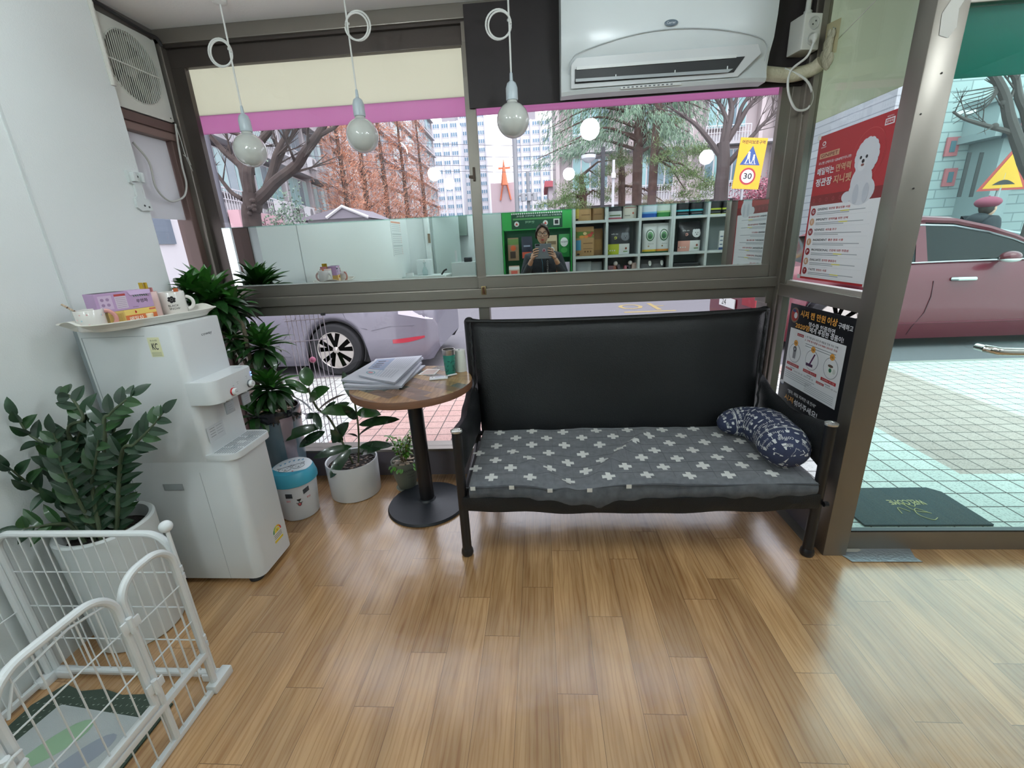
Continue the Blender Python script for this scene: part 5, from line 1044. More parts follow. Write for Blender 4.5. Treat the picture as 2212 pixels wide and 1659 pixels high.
z1_ = leafmat('zz_leaflet', '24442a', '182e1f', .38, .15); z2_ = leafmat('zz_leaflet_fresh', '2f5528', '1f3f20', .38, .15); zs = mat('zz_stem', '46523a', .6)
stems = [([(.0, .02), (150, 945), (180, 905), (155, 860), (140, 850)], -1.2), ([(.03, .0), (225, 930), (238, 895), (265, 870), (285, 855)], -1.2), ([(.05, -.02), (262, 985), (290, 960), (325, 925), (352, 892)], -1.25), ([(-.02, -.04), (140, 1020), (100, 965), (60, 935), (5, 900)], -1.3), ([(-.05, -.05), (120, 1075), (80, 1060), (40, 1035), (0, 1010)], -1.38), ([(-.04, .0), (160, 1050), (130, 990), (125, 960), (115, 935)], -1.3),
  ([(.02, -.05), (200, 1060), (205, 1010), (210, 975), (212, 950)], -1.33), ([(.0, -.03), (180, 1100), (150, 1040), (135, 1010), (128, 985)], -1.38), ([(.04, .03), (235, 1020), (245, 985), (240, 950), (250, 925)], -1.2), ([(-.06, -.04), (150, 1135), (120, 1132), (90, 1136), (50, 1142)], -1.42), ([(-.03, .03), (180, 1000), (165, 970), (175, 930), (195, 915)], -1.22)]
for si, (sp_, yy) in enumerate(stems):
    m = MB(); b = Vector((P3_[0]+sp_[0][0], P3_[1]+sp_[0][1], .46)); pts = [b]+[at(p[0], p[1], 'y', P3_[1]+(yy-P3_[1])*min(1, .4+.2*i)) for i, p in enumerate(sp_[1:])]
    for p in pts: p.x = max(p.x, -1.885)
    q_ = spline(pts, 8); n_ = len(q_); m.tube(q_, [.0085-.006*i/(n_-1) for i in range(n_)], zs, 8); r = random.Random(20+si); step = 0; L_ = sum((q_[i+1]-q_[i]).length for i in range(n_-1)); acc = 0; nxt = .05 if si not in (9,) else .1; alt = 1
    for i in range(n_-1):
        T_ = (q_[i+1]-q_[i]); acc += T_.length; T_ = T_.normalized()
        while acc > nxt:
            fr = nxt/L_; sz = .085*(.75+.4*math.sin(PI*min(1, fr)))*(1 if fr < .92 else .8); nxt += .024; alt = -alt
            # leaflets lie in a plane that faces up and out to the room
            sd = T_.cross(Vector((.25, -.8, .5))).normalized()*alt; d = (T_*.75+sd*.85+Vector((0, 0, .1*r.random()))).normalized(); up = Vector((.3+r.uniform(-.3, .3), -.8, .55+r.uniform(-.3, .3)))
            p = q_[i]
            if p.x+d.x*sz < -1.895: d.x = abs(d.x)*.2; d.normalize()
            m.leaf(p, d, up, sz*r.uniform(.85, 1.1), .038*r.uniform(.8, 1.1), z2_ if r.random() < (.25 if si < 8 else .6) else z1_, 6, droop=.35, shape='zz', fold=.22)
    m.leaf(q_[-1], (q_[-1]-q_[-2]), Vector((.3, -.8, .5)), .075, .034, z1_, 6, droop=.3, shape='zz'); m.build('stem_with_leaflets', t)

# ------------------------------------------------------------------ pet pen
pw_ = mat('pen_white_enamel', 'dfe3e4', .3, coat=.3)
pen = root('pet_pen', (-1.55, -1.8, 0), 'white wire pet pen with an arched gate in the left foreground', 'pet pen')
FR = .0115
def arch(u0, u1, z0, z1, r, f, n=10):
    """an arched frame from (u0,z0) up, over and down to (u1,z0); f maps u,z to the place"""
    p = [f(u0, z0)]+[f(u0+r-r*math.cos(PI/2*i/n), z1-r+r*math.sin(PI/2*i/n)) for i in range(n+1)]+[f(u1-r+r*math.sin(PI/2*i/n), z1-r+r*math.cos(PI/2*i/n)) for i in range(n+1)]+[f(u1, z0)]; return p
fb = lambda u, z: Vector((u, -1.497, z)); fg = lambda u, z: Vector((-1.222, u, z)); fl = lambda u, z: Vector((-1.895, u, z))
def wires(m, f, u0, u1, z0, z1, n, hz, r=0):
    for k in range(1, n+1):
        u = u0+(u1-u0)*k/(n+1); e = min(u-u0, u1-u); zt_ = z1-(r-math.sqrt(max(0, r*r-(r-min(r, e))**2)) if r else 0); m.tube([f(u, z0), f(u, zt_)], .0024, pw_, 6)
    for z in hz: m.tube([f(u0, z)+Vector((.003, .003, 0)), f(u1, z)+Vector((.003, .003, 0))], .0024, pw_, 6)
# back panel
m = MB(); m.tube(arch(-1.885, -1.255, .02, .64, .07, fb), FR, pw_, 10); m.tube([fb(-1.885, .028), fb(-1.255, .028)], FR, pw_, 10); m.box((-1.885, -1.505, .012), (-1.255, -1.489, .034), pw_, .003)
wires(m, fb, -1.885, -1.255, .03, .635, 13, (.18, .33, .48), .07); m.box((-1.90, -1.515, 0), (-1.82, -1.48, .03), pw_, .004); m.box((-1.29, -1.515, 0), (-1.235, -1.48, .03), pw_, .004); m.build('back_panel', pen)
# gate side: fixed surround and sill
m = MB(); m.box((-1.232, -2.9, 0), (-1.212, -1.50, .02), pw_, .004); m.box((-1.233, -2.9, .152), (-1.211, -1.53, .174), pw_, .003); m.tube(arch(-1.715, -1.535, .02, .632, .075, fg), FR, pw_, 10)
wires(m, fg, -1.70, -1.535, .16, .62, 4, (.32, .47), .06); wires(m, fg, -2.9, -1.53, .02, .16, 26, ()); m.box((-1.238, -1.56, 0), (-1.2, -1.47, .035), pw_, .005)
m.tube(arch(-2.45, -2.052, .02, .632, .075, fg), FR, pw_, 10); wires(m, fg, -2.45, -2.052, .16, .62, 6, (.32, .47), .06); m.build('gate_surround', pen)
g = MB(); g.tube(arch(-2.03, -1.735, .185, .64, .085, fg), FR, pw_, 10); g.box((-1.232, -2.03, .178), (-1.212, -1.735, .2), pw_, .003); wires(g, fg, -2.03, -1.735, .19, .63, 5, (.34, .49), .07)
g.tube([fg(-1.76, .6)+Vector((.0, 0, 0)), fg(-1.85, .618), fg(-1.98, .6), fg(-2.012, .53)], .0035, pw_, 6); gt = g.build('gate', pen)
for y, z in ((-1.725, .5), (-1.725, .26)):
    m = MB(); m.tube([(-1.205, y-.003, z-.025), (-1.205, y-.003, z+.025)], .008, pw_, 10); m.box((-1.212, y-.028, z-.018), (-1.206, y-.004, z+.02), pw_, .002); m.box((-1.212, y+.0, z-.02), (-1.206, y+.028, z+.012), pw_, .002); m.build('hinge', gt)
m = MB(); m.tube([(-1.205, -2.055, .40), (-1.205, -2.055, .47)], .010, pw_, 10); m.tube([(-1.2, -2.03, .43), (-1.19, -2.07, .43)], .007, pw_, 8); m.tube([(-1.2, -2.03, .46), (-1.19, -2.05, .47), (-1.2, -2.07, .45)], .004, pw_, 8); m.build('latch', gt)
# corner pin with the ball
m = MB(); m.tube([(-1.24, -1.503, .02), (-1.24, -1.503, .66)], .006, pw_, 10); m.ball((-1.24, -1.503, .672), .02, pw_, 12); 
for z in (.17, .2, .47, .5): m.lathe([(.011, 0), (.011, .018)], pw_, (-1.236, -1.51, z), 12)
m.build('corner_pin', pen, label='corner pin with a white ball on top')
# wall side panel and near panel
m = MB(); m.tube(arch(-2.25, -1.515, .02, .64, .07, fl), FR, pw_, 10); m.box((-1.903, -2.25, .012), (-1.887, -1.515, .034), pw_, .003); wires(m, fl, -2.25, -1.515, .03, .635, 15, (.18, .33, .48), .07); m.box((-1.912, -1.56, 0), (-1.872, -1.50, .035), pw_, .005); m.build('wall_side_panel', pen)
# pads
gp = mat('green_patterned_mat', '3c4a40', .9, bump=.3, bscale=200)
ga = [(-1.81, -1.54), (-1.72, -1.565), (-1.64, -1.555), (-1.55, -1.575), (-1.46, -1.57), (-1.37, -1.59), (-1.335, -1.60), (-1.33, -1.9), (-1.33, -2.4), (-1.85, -2.4), (-1.855, -1.62)]
m = MB(); m.prism([(a, b) for a, b in ga[::-1]], (0, 0, .002), X, -Y*-1, .006, gp); gm = m.build('floor_mat', label='dark green mat with tiny white marks inside the pen', cat='mat')
m = MB(); r = random.Random(6)
for i in range(24):
    for j in range(34):
        x = -1.835+.021*i+r.uniform(-.003, .003)+(.01 if j % 2 else 0); y = -1.565-.024*j+r.uniform(-.003, .003)
        if x > -1.34 or (y > -1.6 and not (-1.8 < x < -1.4 and y < -1.585)): continue
        a = r.uniform(-.5, .5)+.7; c, s_ = math.cos(a)*.005, math.sin(a)*.005; m.add([(x-c, y-s_, .0085), (x+c, y+s_, .0085), (x+s_*.3, y-c*.5, .0085)], [(0, 1, 2)], K('bcc8bc'))
m.build('printed_marks', gm, kind='stuff')
m = MB(); pp_ = [(-1.745, -1.625), (-1.735, -1.618), (-1.40, -1.655), (-1.375, -1.75), (-1.37, -1.95), (-1.38, -2.3), (-1.76, -2.3), (-1.775, -1.8)]
m.prism(pp_[::-1], (0, 0, .0095), X, Y, .003, mat('white_fleece_pad', 'b6bcbd', .9, bump=.5, bscale=400)); wp_ = m.build('pee_pad', label='white pad with faint leaf shapes lying on the green mat', cat='pad')
m = MB()
def lf(c, L_, W_, a, mt): pts = [(L_*math.cos(t_)*.5, W_*.5*math.sin(t_)*(1+.25*math.cos(t_))) for t_ in [2*PI*k/20 for k in range(20)]]; m.add([(c[0]+x*math.cos(a)-y*math.sin(a), c[1]+x*math.sin(a)+y*math.cos(a), .0132) for x, y in pts], [tuple(range(20))], mt)
lf((-1.62, -1.75), .20, .085, .9, K('8fae8f')); lf((-1.50, -1.80), .22, .075, .95, K('9097a2')); lf((-1.7, -1.95), .18, .07, 1.4, K('9a9fa8')); lf((-1.5, -2.05), .2, .08, .3, K('8fae8f')); m.build('leaf_print', wp_)
m = MB(); m.box((-1.86, -1.86, .012), (-1.77, -1.76, .02), K('a9aaa2', .6), .003); m.build('paper_pad', label='small grey card at the left edge of the pen floor', cat='pad')
# ------------------------------------------------------------------ outside: pavement and road
def tiles_mat(name, ca, cb, gap, size, rot=0):
    m = bpy.data.materials.new(name); m.use_nodes = True; n = m.node_tree.nodes; l = m.node_tree.links; b = n['Principled BSDF']; b.inputs['Roughness'].default_value = .7
    t = n.new('ShaderNodeTexCoord'); mp = n.new('ShaderNodeMapping'); mp.inputs['Rotation'].default_value[2] = rot; k = n.new('ShaderNodeTexBrick'); k.offset = 0; k.squash = 1
    k.inputs['Scale'].default_value = 1; k.inputs['Brick Width'].default_value = size; k.inputs['Row Height'].default_value = size; k.inputs['Mortar Size'].default_value = .0045; k.inputs['Mortar Smooth'].default_value = 0
    k.inputs['Color1'].default_value = lin(ca); k.inputs['Color2'].default_value = lin(cb); k.inputs['Mortar'].default_value = lin(gap); l.new(t.outputs['Object'], mp.inputs[0]); l.new(mp.outputs[0], k.inputs[0])
    q = n.new('ShaderNodeTexNoise'); q.inputs['Scale'].default_value = 90; q.inputs['Detail'].default_value = 6; l.new(t.outputs['Object'], q.inputs[0]); r = n.new('ShaderNodeValToRGB'); r.color_ramp.elements[0].position = .38; r.color_ramp.elements[0].color = (.72, .72, .72, 1); r.color_ramp.elements[1].position = .5
    l.new(q.outputs[0], r.inputs[0]); x = n.new('ShaderNodeMix'); x.data_type = 'RGBA'; x.blend_type = 'MULTIPLY'; x.inputs[0].default_value = 1; l.new(k.outputs[0], x.inputs[6]); l.new(r.outputs[0], x.inputs[7]); l.new(x.outputs[2], b.inputs['Base Color']); return m
GZ = -.12
tA = tiles_mat('pale_paving', 'd0d1cb', 'c4c6c0', '4b4a48', .145); tB = tiles_mat('pink_paving', 'c09a90', 'c9a89e', '4f4845', .145); tC = tiles_mat('brown_pink_paving', 'b09c94', 'b9a69e', '4b4845', .145)
asph = mat('asphalt', '77757a', .9, bump=.6, bscale=120, var=.35, vscale=160)
m = MB(); gz = GZ+.02
for x0, x1, mt in ((-8, -1.9, tA), (-1.9, -.2, tB), (-.2, 1.45, tA), (1.45, 2.75, tA), (2.75, 4.05, tC), (4.05, 9, tA)):
    m.quad((x0, .1, gz), (x1, .1, gz), (x1, 2.72, gz), (x0, 2.72, gz), mt)
m.quad((1.42, -.74, gz), (9, -.74, gz), (9, .1, gz), (1.42, .1, gz), tA); m.box((-8, 2.72, GZ-.05), (9, 2.80, gz), K('9a9892', .8)); m.build('ground_pavement', label='square paving tiles in front of the shop', **S)
m = MB(); m.quad((-60, 2.8, GZ), (60, 2.8, GZ), (60, 140, GZ), (-60, 140, GZ), asph); m.quad((-60, 2.8, GZ-.01), (-60, -20, GZ-.01), (-8, -20, GZ-.01), (-8, 2.8, GZ-.01), asph); m.build('ground_road', label='grey asphalt street', **S)
m = MB(); yl_ = mat('faded_yellow_paint', '9c8a5a', .8, var=.3, vscale=60); a = at(1345, 672, 'z', GZ+.003); b_ = at(1455, 668, 'z', GZ+.003); m.text('아', (a.x, a.y, GZ+.004), X, Y, 1.1, yl_, w=(b_.x-a.x)*.95); m.box((a.x, a.y-.25, GZ+.002), (b_.x, a.y-.12, GZ+.004), yl_); m.build('road_marking', label='faded yellow lettering painted on the asphalt beyond the sofa', cat='road marking')
# door mat
m = MB(); q = [at(1850, 1140, 'z', gz), at(2137, 1138, 'z', gz), at(2062, 1060, 'z', gz), at(1882, 1057, 'z', gz)]
x0, x1 = 1.75, 2.44; y0, y1 = -.46, -.08
m.prism([(x0+.02, y0), (x1, y0), (x1, y1-.05), (x1-.05, y1), (x0, y1)], (0, 0, gz+.001), X, Y, .012, mat('blue_grey_carpet', '50626a', .95, bump=.8, bscale=500, var=.35, vscale=220)); dm = m.build('door_mat', label='blue grey welcome mat on the paving outside the glass door', cat='door mat')
m = MB(); gd = K('b0a878', .7); m.text('WELCOME', (2.25, y0+.24, gz+.0145), -X, -Y, .05, gd, w=.2, bold=.02)
for pts in ([(2.24, -.27), (2.2, -.24), (2.16, -.29), (2.12, -.25), (2.13, -.33), (2.19, -.35)], [(2.2, -.36), (2.15, -.31), (2.12, -.37), (2.16, -.42), (2.2, -.4)], [(2.1, -.34), (2.06, -.30), (2.04, -.36)]): m.tube([(x, y, gz+.0145) for x, y in spline([Vector((a, b, 0)) for a, b in pts], 5) for x, y in ((x, y),)] if 0 else [(p.x, p.y, gz+.0145) for p in spline([Vector((a, b, 0)) for a, b in pts], 5)], .0025, gd, 4)
m.build('lettering', dm, label='gold WELCOME lettering facing the street')

# ------------------------------------------------------------------ cars
def interp(tab, x):
    for i in range(len(tab)-1):
        a, b = tab[i], tab[i+1]
        if a[0] <= x <= b[0]: t = (x-a[0])/(b[0]-a[0]); t = t*t*(3-2*t)*.5+t*.5; return a[1]+(b[1]-a[1])*t
    return tab[-1][1] if x > tab[-1][0] else tab[0][1]
def car(name, x_rear, sgn, y_near, W_, L_, paint, label, wheel_c, wr, zbelt=.80, ztop=1.5, glassm=None, group=None, trim=None):
    """sgn: +1 the nose points to +x. wheel_c: rear and front wheel distance from the tail"""
    r = root(name, (x_rear+sgn*L_/2, y_near+W_/2, GZ), label, 'car', group); yc = y_near+W_/2
    pm = mat(paint[0], paint[1], .35, metal=.1, coat=.5); gm = glassm or mat('car_glass', '0c0f12', .12, spec=.35); bk_ = mat('car_black_trim', '141416', .5)
    deck = [(0, .70), (.04, .88), (.12, .95), (.5, 1.0), (.9, 1.0), (3.4, zbelt+.12+.02), (3.9, .86), (4.5, .74), (L_-.12, .60), (L_, .36)]
    top = [(0, .70), (.04, .88), (.12, .95), (.5, .98), (.95, 1.08), (1.5, 1.43), (2.0, 1.5), (2.4, 1.47), (2.8, 1.37), (3.7, 1.02), (3.9, .9), (4.5, .76), (L_-.12, .6), (L_, .36)]
    sc = ztop/1.5; ly = [(0, .30), (.1, .16), (.5, .14), (L_-.4, .14), (L_-.1, .2), (L_, .3)]
    wd = [(0, .78), (.15, .90), (.6, .97), (1.2, 1.0), (3.6, 1.0), (4.4, .95), (L_-.15, .84), (L_, .66)]
    N = 110; K2 = 12; vs = []; fs = []
    def sect(u):
        zl = interp(ly, u)
        for wc in wheel_c:
            d = abs(u-wc); ra = wr*1.13
            if d < ra: zl = max(zl, wr+math.sqrt(ra*ra-d*d))
        zb = min(interp(deck, u)*sc, zbelt+.14 if .9 < u < 3.5 else 9); hw = W_/2*interp(wd, u); return zl, max(zb, zl+.03), hw
    for i in range(N+1):
        u = L_*i/N; zl, zb, hw = sect(u)
        for k in range(K2+1):
            t = k/K2; z = zl+(zb-zl)*t; side = 1-.09*(2*t-1)**2*(1 if t > .5 else .8)-.05*max(0, t-.85)*4; side += .012*math.sin(t*9)
            vs.append((x_rear+sgn*u, yc-hw*side, GZ+z))
        vs.append((x_rear+sgn*u, yc, GZ+zb+.04))
    q = len(vs); vs += [(a, 2*yc-b, c) for a, b, c in vs]; R_ = K2+2
    for i in range(N):
        for k in range(K2+1):
            a = i*R_+k; f = (a, a+1, a+R_+1, a+R_); fs.append(f if sgn > 0 else f[::-1]); g_ = tuple(x+q for x in f[::-1]); fs.append(g_ if sgn > 0 else g_[::-1])
    fs += [tuple(range(R_))+tuple(q+k for k in range(R_-1))[::-1], tuple(N*R_+k for k in range(R_))+tuple(q+N*R_+k for k in range(R_-1))[::-1]]
    m = MB(); m.add(vs, fs, pm, True); bo = m.build('body', r, sharp=28)
    # greenhouse
    m = MB(); vs = []; fs = []; gx = [.62, .95, 1.3, 1.6, 2.0, 2.4, 2.8, 3.1, 3.4, 3.7]
    def gz_(u): return interp(top, u)*sc
    for u in gx:
        zb = sect(u)[1]-.02; zt_ = max(gz_(u)-.02, zb+.01); hw = W_/2*interp(wd, u)*.91; f = (zt_-zb)/.6
        vs += [(x_rear+sgn*u, yc-hw, GZ+zb), (x_rear+sgn*u, yc-hw+.16*f, GZ+zb+(zt_-zb)*.9), (x_rear+sgn*u, yc-hw+.27*f, GZ+zt_), (x_rear+sgn*u, yc+hw-.27*f, GZ+zt_), (x_rear+sgn*u, yc+hw-.16*f, GZ+zb+(zt_-zb)*.9), (x_rear+sgn*u, yc+hw, GZ+zb)]
    for i in range(len(gx)-1):
        for k in range(5): a = i*6+k; fs.append((a, a+1, a+7, a+6))
    m.add(vs, fs, gm, True); m.build('windows', r, sharp=40, label='dark tinted windows')
    # roof skin, pillars, window trims
    m = MB(); pts = [Vector(vs[i*6+2]) for i in range(len(gx))]; pts2 = [Vector(vs[i*6+3]) for i in range(len(gx))]; up = Vector((0, 0, .012)); vv = []
    sel = range(2, 8)
    for i in sel: a, b = pts[i]+up, pts2[i]+up; vv += [a-Vector((0, .03, .02)), a, a.lerp(b, .5)+Vector((0, 0, .03)), b, b+Vector((0, .03, -.02))]
    m.add(vv, [(i*5+k, i*5+k+1, i*5+k+6, i*5+k+5) for i in range(len(sel)-1) for k in range(4)], pm, True)
    for side in (0, 1):
        def S_(i, h): a, b = (vs[i*6], vs[i*6+1]) if side == 0 else (vs[i*6+5], vs[i*6+4]); return Vector(a).lerp(Vector(b), h)+Vector((0, -.008 if side == 0 else .008, 0))
        def bar(i, w, w2): a = S_(i, 0); b = S_(i, 1.0); m.add([a-X*w, a+X*w, b+X*w2, b-X*w2], [(0, 1, 2, 3)], pm)
        bar(4, .075, .05); m.tube([S_(i, 1.02) for i in range(1, 9)], [.02, .03, .035, .035, .035, .035, .03, .02], pm, 6); m.tube([S_(8, 1.0), S_(9, .2)], .04, pm, 6); m.tube([S_(2, 1.0), S_(0, .3)], [.05, .09], pm, 6)
        m.tube([S_(i, .9) for i in range(2, 9)], .011, K('c9cbd0', .15, metal=.9), 5); m.tube([S_(i, .02) for i in range(1, 9)], .010, K('c9cbd0', .15, metal=.9), 5)
    m.build('pillars_and_trim', r)
    # wheels
    for wc in wheel_c:
        for side in (0, 1):
            yy = y_near+.02 if side == 0 else y_near+W_-.02; s_ = -1 if side == 0 else 1; cx_ = x_rear+sgn*wc; mx = Matrix.Translation((cx_, yy, GZ+wr)) @ Matrix.Rotation(-s_*PI/2, 4, 'X')
            m = MB(); m.lathe([(wr*.66, -.02), (wr*.70, .0), (wr*.92, .005), (wr*.985, -.015), (wr, -.05), (wr, -.18), (wr*.9, -.22), (wr*.3, -.22)], mat('tyre_rubber', '1e1f22', .8), n=48, mx=mx); wh = m.build('wheel', r)
            m = MB(); al = mat('alloy_silver', 'b9b4ae', .25, metal=.8); ad = K('26272b', .4)
            m.lathe([(0, -.075), (wr*.66, -.07), (wr*.66, -.02)], ad, n=40, mx=mx); m.lathe([(wr*.645, -.03), (wr*.67, -.004), (wr*.70, .0), (wr*.695, -.012)], al, n=48, mx=mx)
            for k in range(5):
                a = 2*PI*k/5+.3
                for da, w1, w2 in ((-.17, .022, .03), (.17, .022, .03)):
                    ca, sa = math.cos(a), math.sin(a); cb, sb = math.cos(a+da*1.5), math.sin(a+da*1.5); p0 = Vector((ca*.04, sa*.04, -.012)); p1 = Vector((cb*wr*.67, sb*wr*.67, -.012)); t_ = Vector((-sb, cb, 0)); o0 = Vector((-sa, ca, 0))
                    m.add([mx @ p for p in (p0-o0*.022, p0+o0*.022, p1+t_*w2*1.2, p1-t_*w2)]+[mx @ (p-Vector((0, 0, .03))) for p in (p0-o0*.022, p0+o0*.022, p1+t_*w2*1.2, p1-t_*w2)], [(0, 1, 2, 3), (4, 7, 6, 5), (0, 4, 5, 1), (1, 5, 6, 2), (2, 6, 7, 3), (3, 7, 4, 0)], al)
            m.lathe([(0, .002), (.028, 0), (.045, -.012), (.05, -.03)], al, n=20, mx=mx); m.build('rim', wh, label='five double spoke alloy rim')
            m = MB(); m.lathe([(wr*1.02, -.02), (wr*1.13, -.02), (wr*1.15, -.05), (wr*1.1, -.3)], bk_, n=48, mx=mx) if 0 else m.tube([mx @ Vector((wr*1.11*math.cos(a), wr*1.11*math.sin(a), -.06)) for a in [(-.15+PI*1.3*i/30)-.3 for i in range(31)]], .012, bk_, 5)
            m.build('wheel_arch_lip', r) if side == 0 else None
    m = MB(); m.box((x_rear+sgn*.3, y_near+.2, GZ+.14), (x_rear+sgn*(L_-.4), y_near+W_-.2, GZ+.6), bk_); m.build('underbody', r)
    return r, sect, pm, yc
wc_ = at(725, 757, 'y', 2.92); WR = wc_.z-GZ
xr_ = at(951, 690, 'y', 3.3).x
silver, sct, pmx, yc_ = car('car', xr_, -1, 2.9, 1.95, 5.1, ('silver_lilac_paint', '6f6d78'), 'silver saloon car parked outside with its rear wheel seen through the lower window', (xr_-wc_.x, xr_-wc_.x+2.95), WR)
def side_pt(xr__, sgn, sct__, yc__, u, z):
    zl, zb, hw = sct__(u); t = (z-zl)/(zb-zl); side = 1-.09*(2*t-1)**2*(1 if t > .5 else .8)-.05*max(0, t-.85)*4+.012*math.sin(t*9); return Vector((xr__+sgn*u, yc__-hw*side-.004, GZ+z))
m = MB(); rr_ = K('a32438', .3, coat=.5); n_ = 14; up_ = [side_pt(xr_, -1, sct, yc_, .16+.42*i/n_, .50+.02*i/n_-.05*(i/n_)) for i in range(n_+1)]; lo_ = [side_pt(xr_, -1, sct, yc_, .16+.42*i/n_, .475-.055*(i/n_)*1-.02*math.sin(PI*i/n_)) for i in range(n_+1)]
m.add(up_+lo_, [(i, i+1, n_+2+i, n_+1+i) for i in range(n_)], rr_); m.build('rear_reflector', silver, label='slim red reflector')
m = MB(); sm_ = K('55545f', .5)
def seam(pl, r__=.004): m.tube([side_pt(xr_, -1, sct, yc_, u, z)+Vector((0, .002, 0)) for u, z in pl], r__, sm_, 4)
seam([(2.0, .28), (1.95+.35, .30), (2.25, .34), (1.98, .6), (1.85, .8), (1.8, .9)]); seam([(.9, .62), (1.05, .66), (1.15, .75), (1.2, .88)]); seam([(2.3, .30), (3.2, .27), (4.0, .27)]); seam([(.05, .66), (.3, .64), (.6, .645), (.85, .60)], .003); m.build('panel_seams', silver)
m = MB(); n_ = 10; a_ = [side_pt(xr_, -1, sct, yc_, .05+.42*i/n_, .86) for i in range(n_+1)]; b__ = [side_pt(xr_, -1, sct, yc_, .05+.42*i/n_, .70+.10*i/n_) for i in range(n_+1)]; m.add(a_+b__, [(i, i+1, n_+2+i, n_+1+i) for i in range(n_)], K('c9c4d2', .15, coat=.8)); m.build('tail_lamp', silver, label='clear wrap around tail lamp')

rx = at(1613, 655, 'y', 3.75).x
redc, rs, rpm, ryc = car('car', rx, 1, 3.4, 1.92, 5.0, ('wine_red_paint', '5e0c22'), 'wine red car parked across the pavement outside the glass door', (1.05, 4.0), .40, zbelt=1.0, ztop=1.72)
m = MB(); hd = K('c3c9c6', .15, metal=.9)
for px_ in (2080,):
    p = at(px_, 602, 'y', 3.42); u = p.x-rx; q0 = side_pt(rx, 1, rs, ryc, u, p.z-GZ); m.tube([q0+Vector((-.13, 0, 0)), q0+Vector((-.11, -.05, .004)), q0+Vector((.10, -.05, 0)), q0+Vector((.13, 0, -.004))], .026, hd, 10)
m.build('door_handle', redc, label='chrome door handle')
m = MB(); u_ = at(1995, 650, 'y', 3.42).x-rx; m.tube([side_pt(rx, 1, rs, ryc, u_+d, z) for d, z in ((.06, .9), (.07, .7), (.03, .5), (-.08, .3), (-.1, .2))], .005, K('3a0f1e'), 4); m.tube([side_pt(rx, 1, rs, ryc, .9+.1*i, .36) for i in range(30)], .006, K('6a1a32'), 4); m.build('panel_seams', redc)
m = MB(); p = at(2196, 555, 'y', 3.2); m.ball((p.x+.05, 3.32, p.z), .11, rpm, 10, sc=(1, .8, .6)); m.ball((p.x+.05, 3.31, p.z-.035), .10, K('c9ccc9', .3), 10, sc=(1, .8, .35)); m.tube([(p.x+.08, 3.38, p.z-.03), (p.x+.1, 3.5, p.z-.03)], .025, K('17181a'), 8); m.build('wing_mirror', redc)
m = MB(); yb = ryc; m.box((rx-.03, yb-.28, GZ+.52), (rx-.015, yb+.28, GZ+.66), K('d8d8d4')); m.text('24', (rx-.031, yb-.12+.3, GZ+.545), -Y, Z, .09, K('17181a'), w=.16); m.box((rx-.02, yb-.9, GZ+.62), (rx+.02, yb-.5, GZ+.76), K('8a1020', .3)); m.build('number_plate', redc, label='white rear number plate')
p_ = at(2212, 500, 'y', 7.5); gcar, _, _, _ = car('car', p_.x-3.0, 1, 7.2, 1.9, 4.9, ('pale_blue_grey_paint', 'a5b3b8'), 'pale grey car beyond the person in the beret on the far lane', (1.0, 3.9), .36)

# ------------------------------------------------------------------ person in the beret walking behind the red car
def skin_body(name, parent, verts, edges, radii, mt, sub=2, rootv=0):
    me = bpy.data.meshes.new(name); og = ORG[parent]; me.from_pydata([tuple(Vector(v)-og) for v in verts], edges, []); me.materials.append(mt)
    o = bpy.data.objects.new(name, me); COL.objects.link(o); o.parent = parent; ORG[o] = og; md = o.modifiers.new('skin', 'SKIN'); md.use_smooth_shade = True
    for i, r in enumerate(radii): v = me.skin_vertices[0].data[i]; v.radius = (r, r) if not isinstance(r, tuple) else r
    for i in range(len(radii)): me.skin_vertices[0].data[i].use_root = (i == rootv)
    s = o.modifiers.new('smooth', 'SUBSURF'); s.levels = s.render_levels = sub; return o
hp_ = at(2128, 452, 'y', 5.9); px_, py_ = hp_.x, 5.9; H_ = hp_.z-GZ; k_ = H_/1.55
t = root('person', (px_, py_, GZ), 'person in a wine coloured beret and dark padded jacket walking behind the red car', 'person')
def bpz(x, y, z): return (px_+x*k_, py_+y*k_, GZ+z*k_)
V_ = [bpz(0, 0, .9), bpz(.0, 0, 1.1), bpz(.0, 0, 1.3), bpz(.02, 0, 1.40), bpz(.03, 0, 1.47), bpz(.0, -.17, 1.38), bpz(-.03, -.22, 1.08), bpz(.08, -.22, .86), bpz(.0, .17, 1.38), bpz(.03, .22, 1.08), bpz(.12, .22, .88), bpz(.02, -.1, .82), bpz(.16, -.1, .46), bpz(.12, -.1, .06), bpz(-.02, .1, .82), bpz(-.08, .1, .46), bpz(-.24, .1, .10)]
E_ = [(0, 1), (1, 2), (2, 3), (3, 4), (2, 5), (5, 6), (6, 7), (2, 8), (8, 9), (9, 10), (0, 11), (11, 12), (12, 13), (0, 14), (14, 15), (15, 16)]
R_ = [.16, .18, .20, .13, .07, .12, .09, .06, .12, .09, .06, .10, .07, .05, .10, .07, .05]
skin_body('body_in_dark_clothes', t, V_, E_, [r*k_ for r in R_], mat('dark_padded_jacket', '1d232c', .7, bump=.5, bscale=18), 2)
m = MB(); m.ball(bpz(-.06, 0, 1.40), .13*k_, mat('dark_padded_jacket', '1d232c'), 10, sc=(1, 1.15, .8)); m.build('hood', t)
m = MB(); sk_ = mat('skin_pale', 'c79f88', .55); hc = bpz(.05, 0, 1.56); m.ball(hc, .095*k_, sk_, 12, sc=(.95, .8, 1.2)); m.ball((hc[0]+.095*k_, hc[1], hc[2]-.01), .016*k_, sk_, 6); m.ball((hc[0]+.02, hc[1]-.078*k_, hc[2]), .022*k_, sk_, 6, sc=(.7, .4, 1)); m.build('head', t)
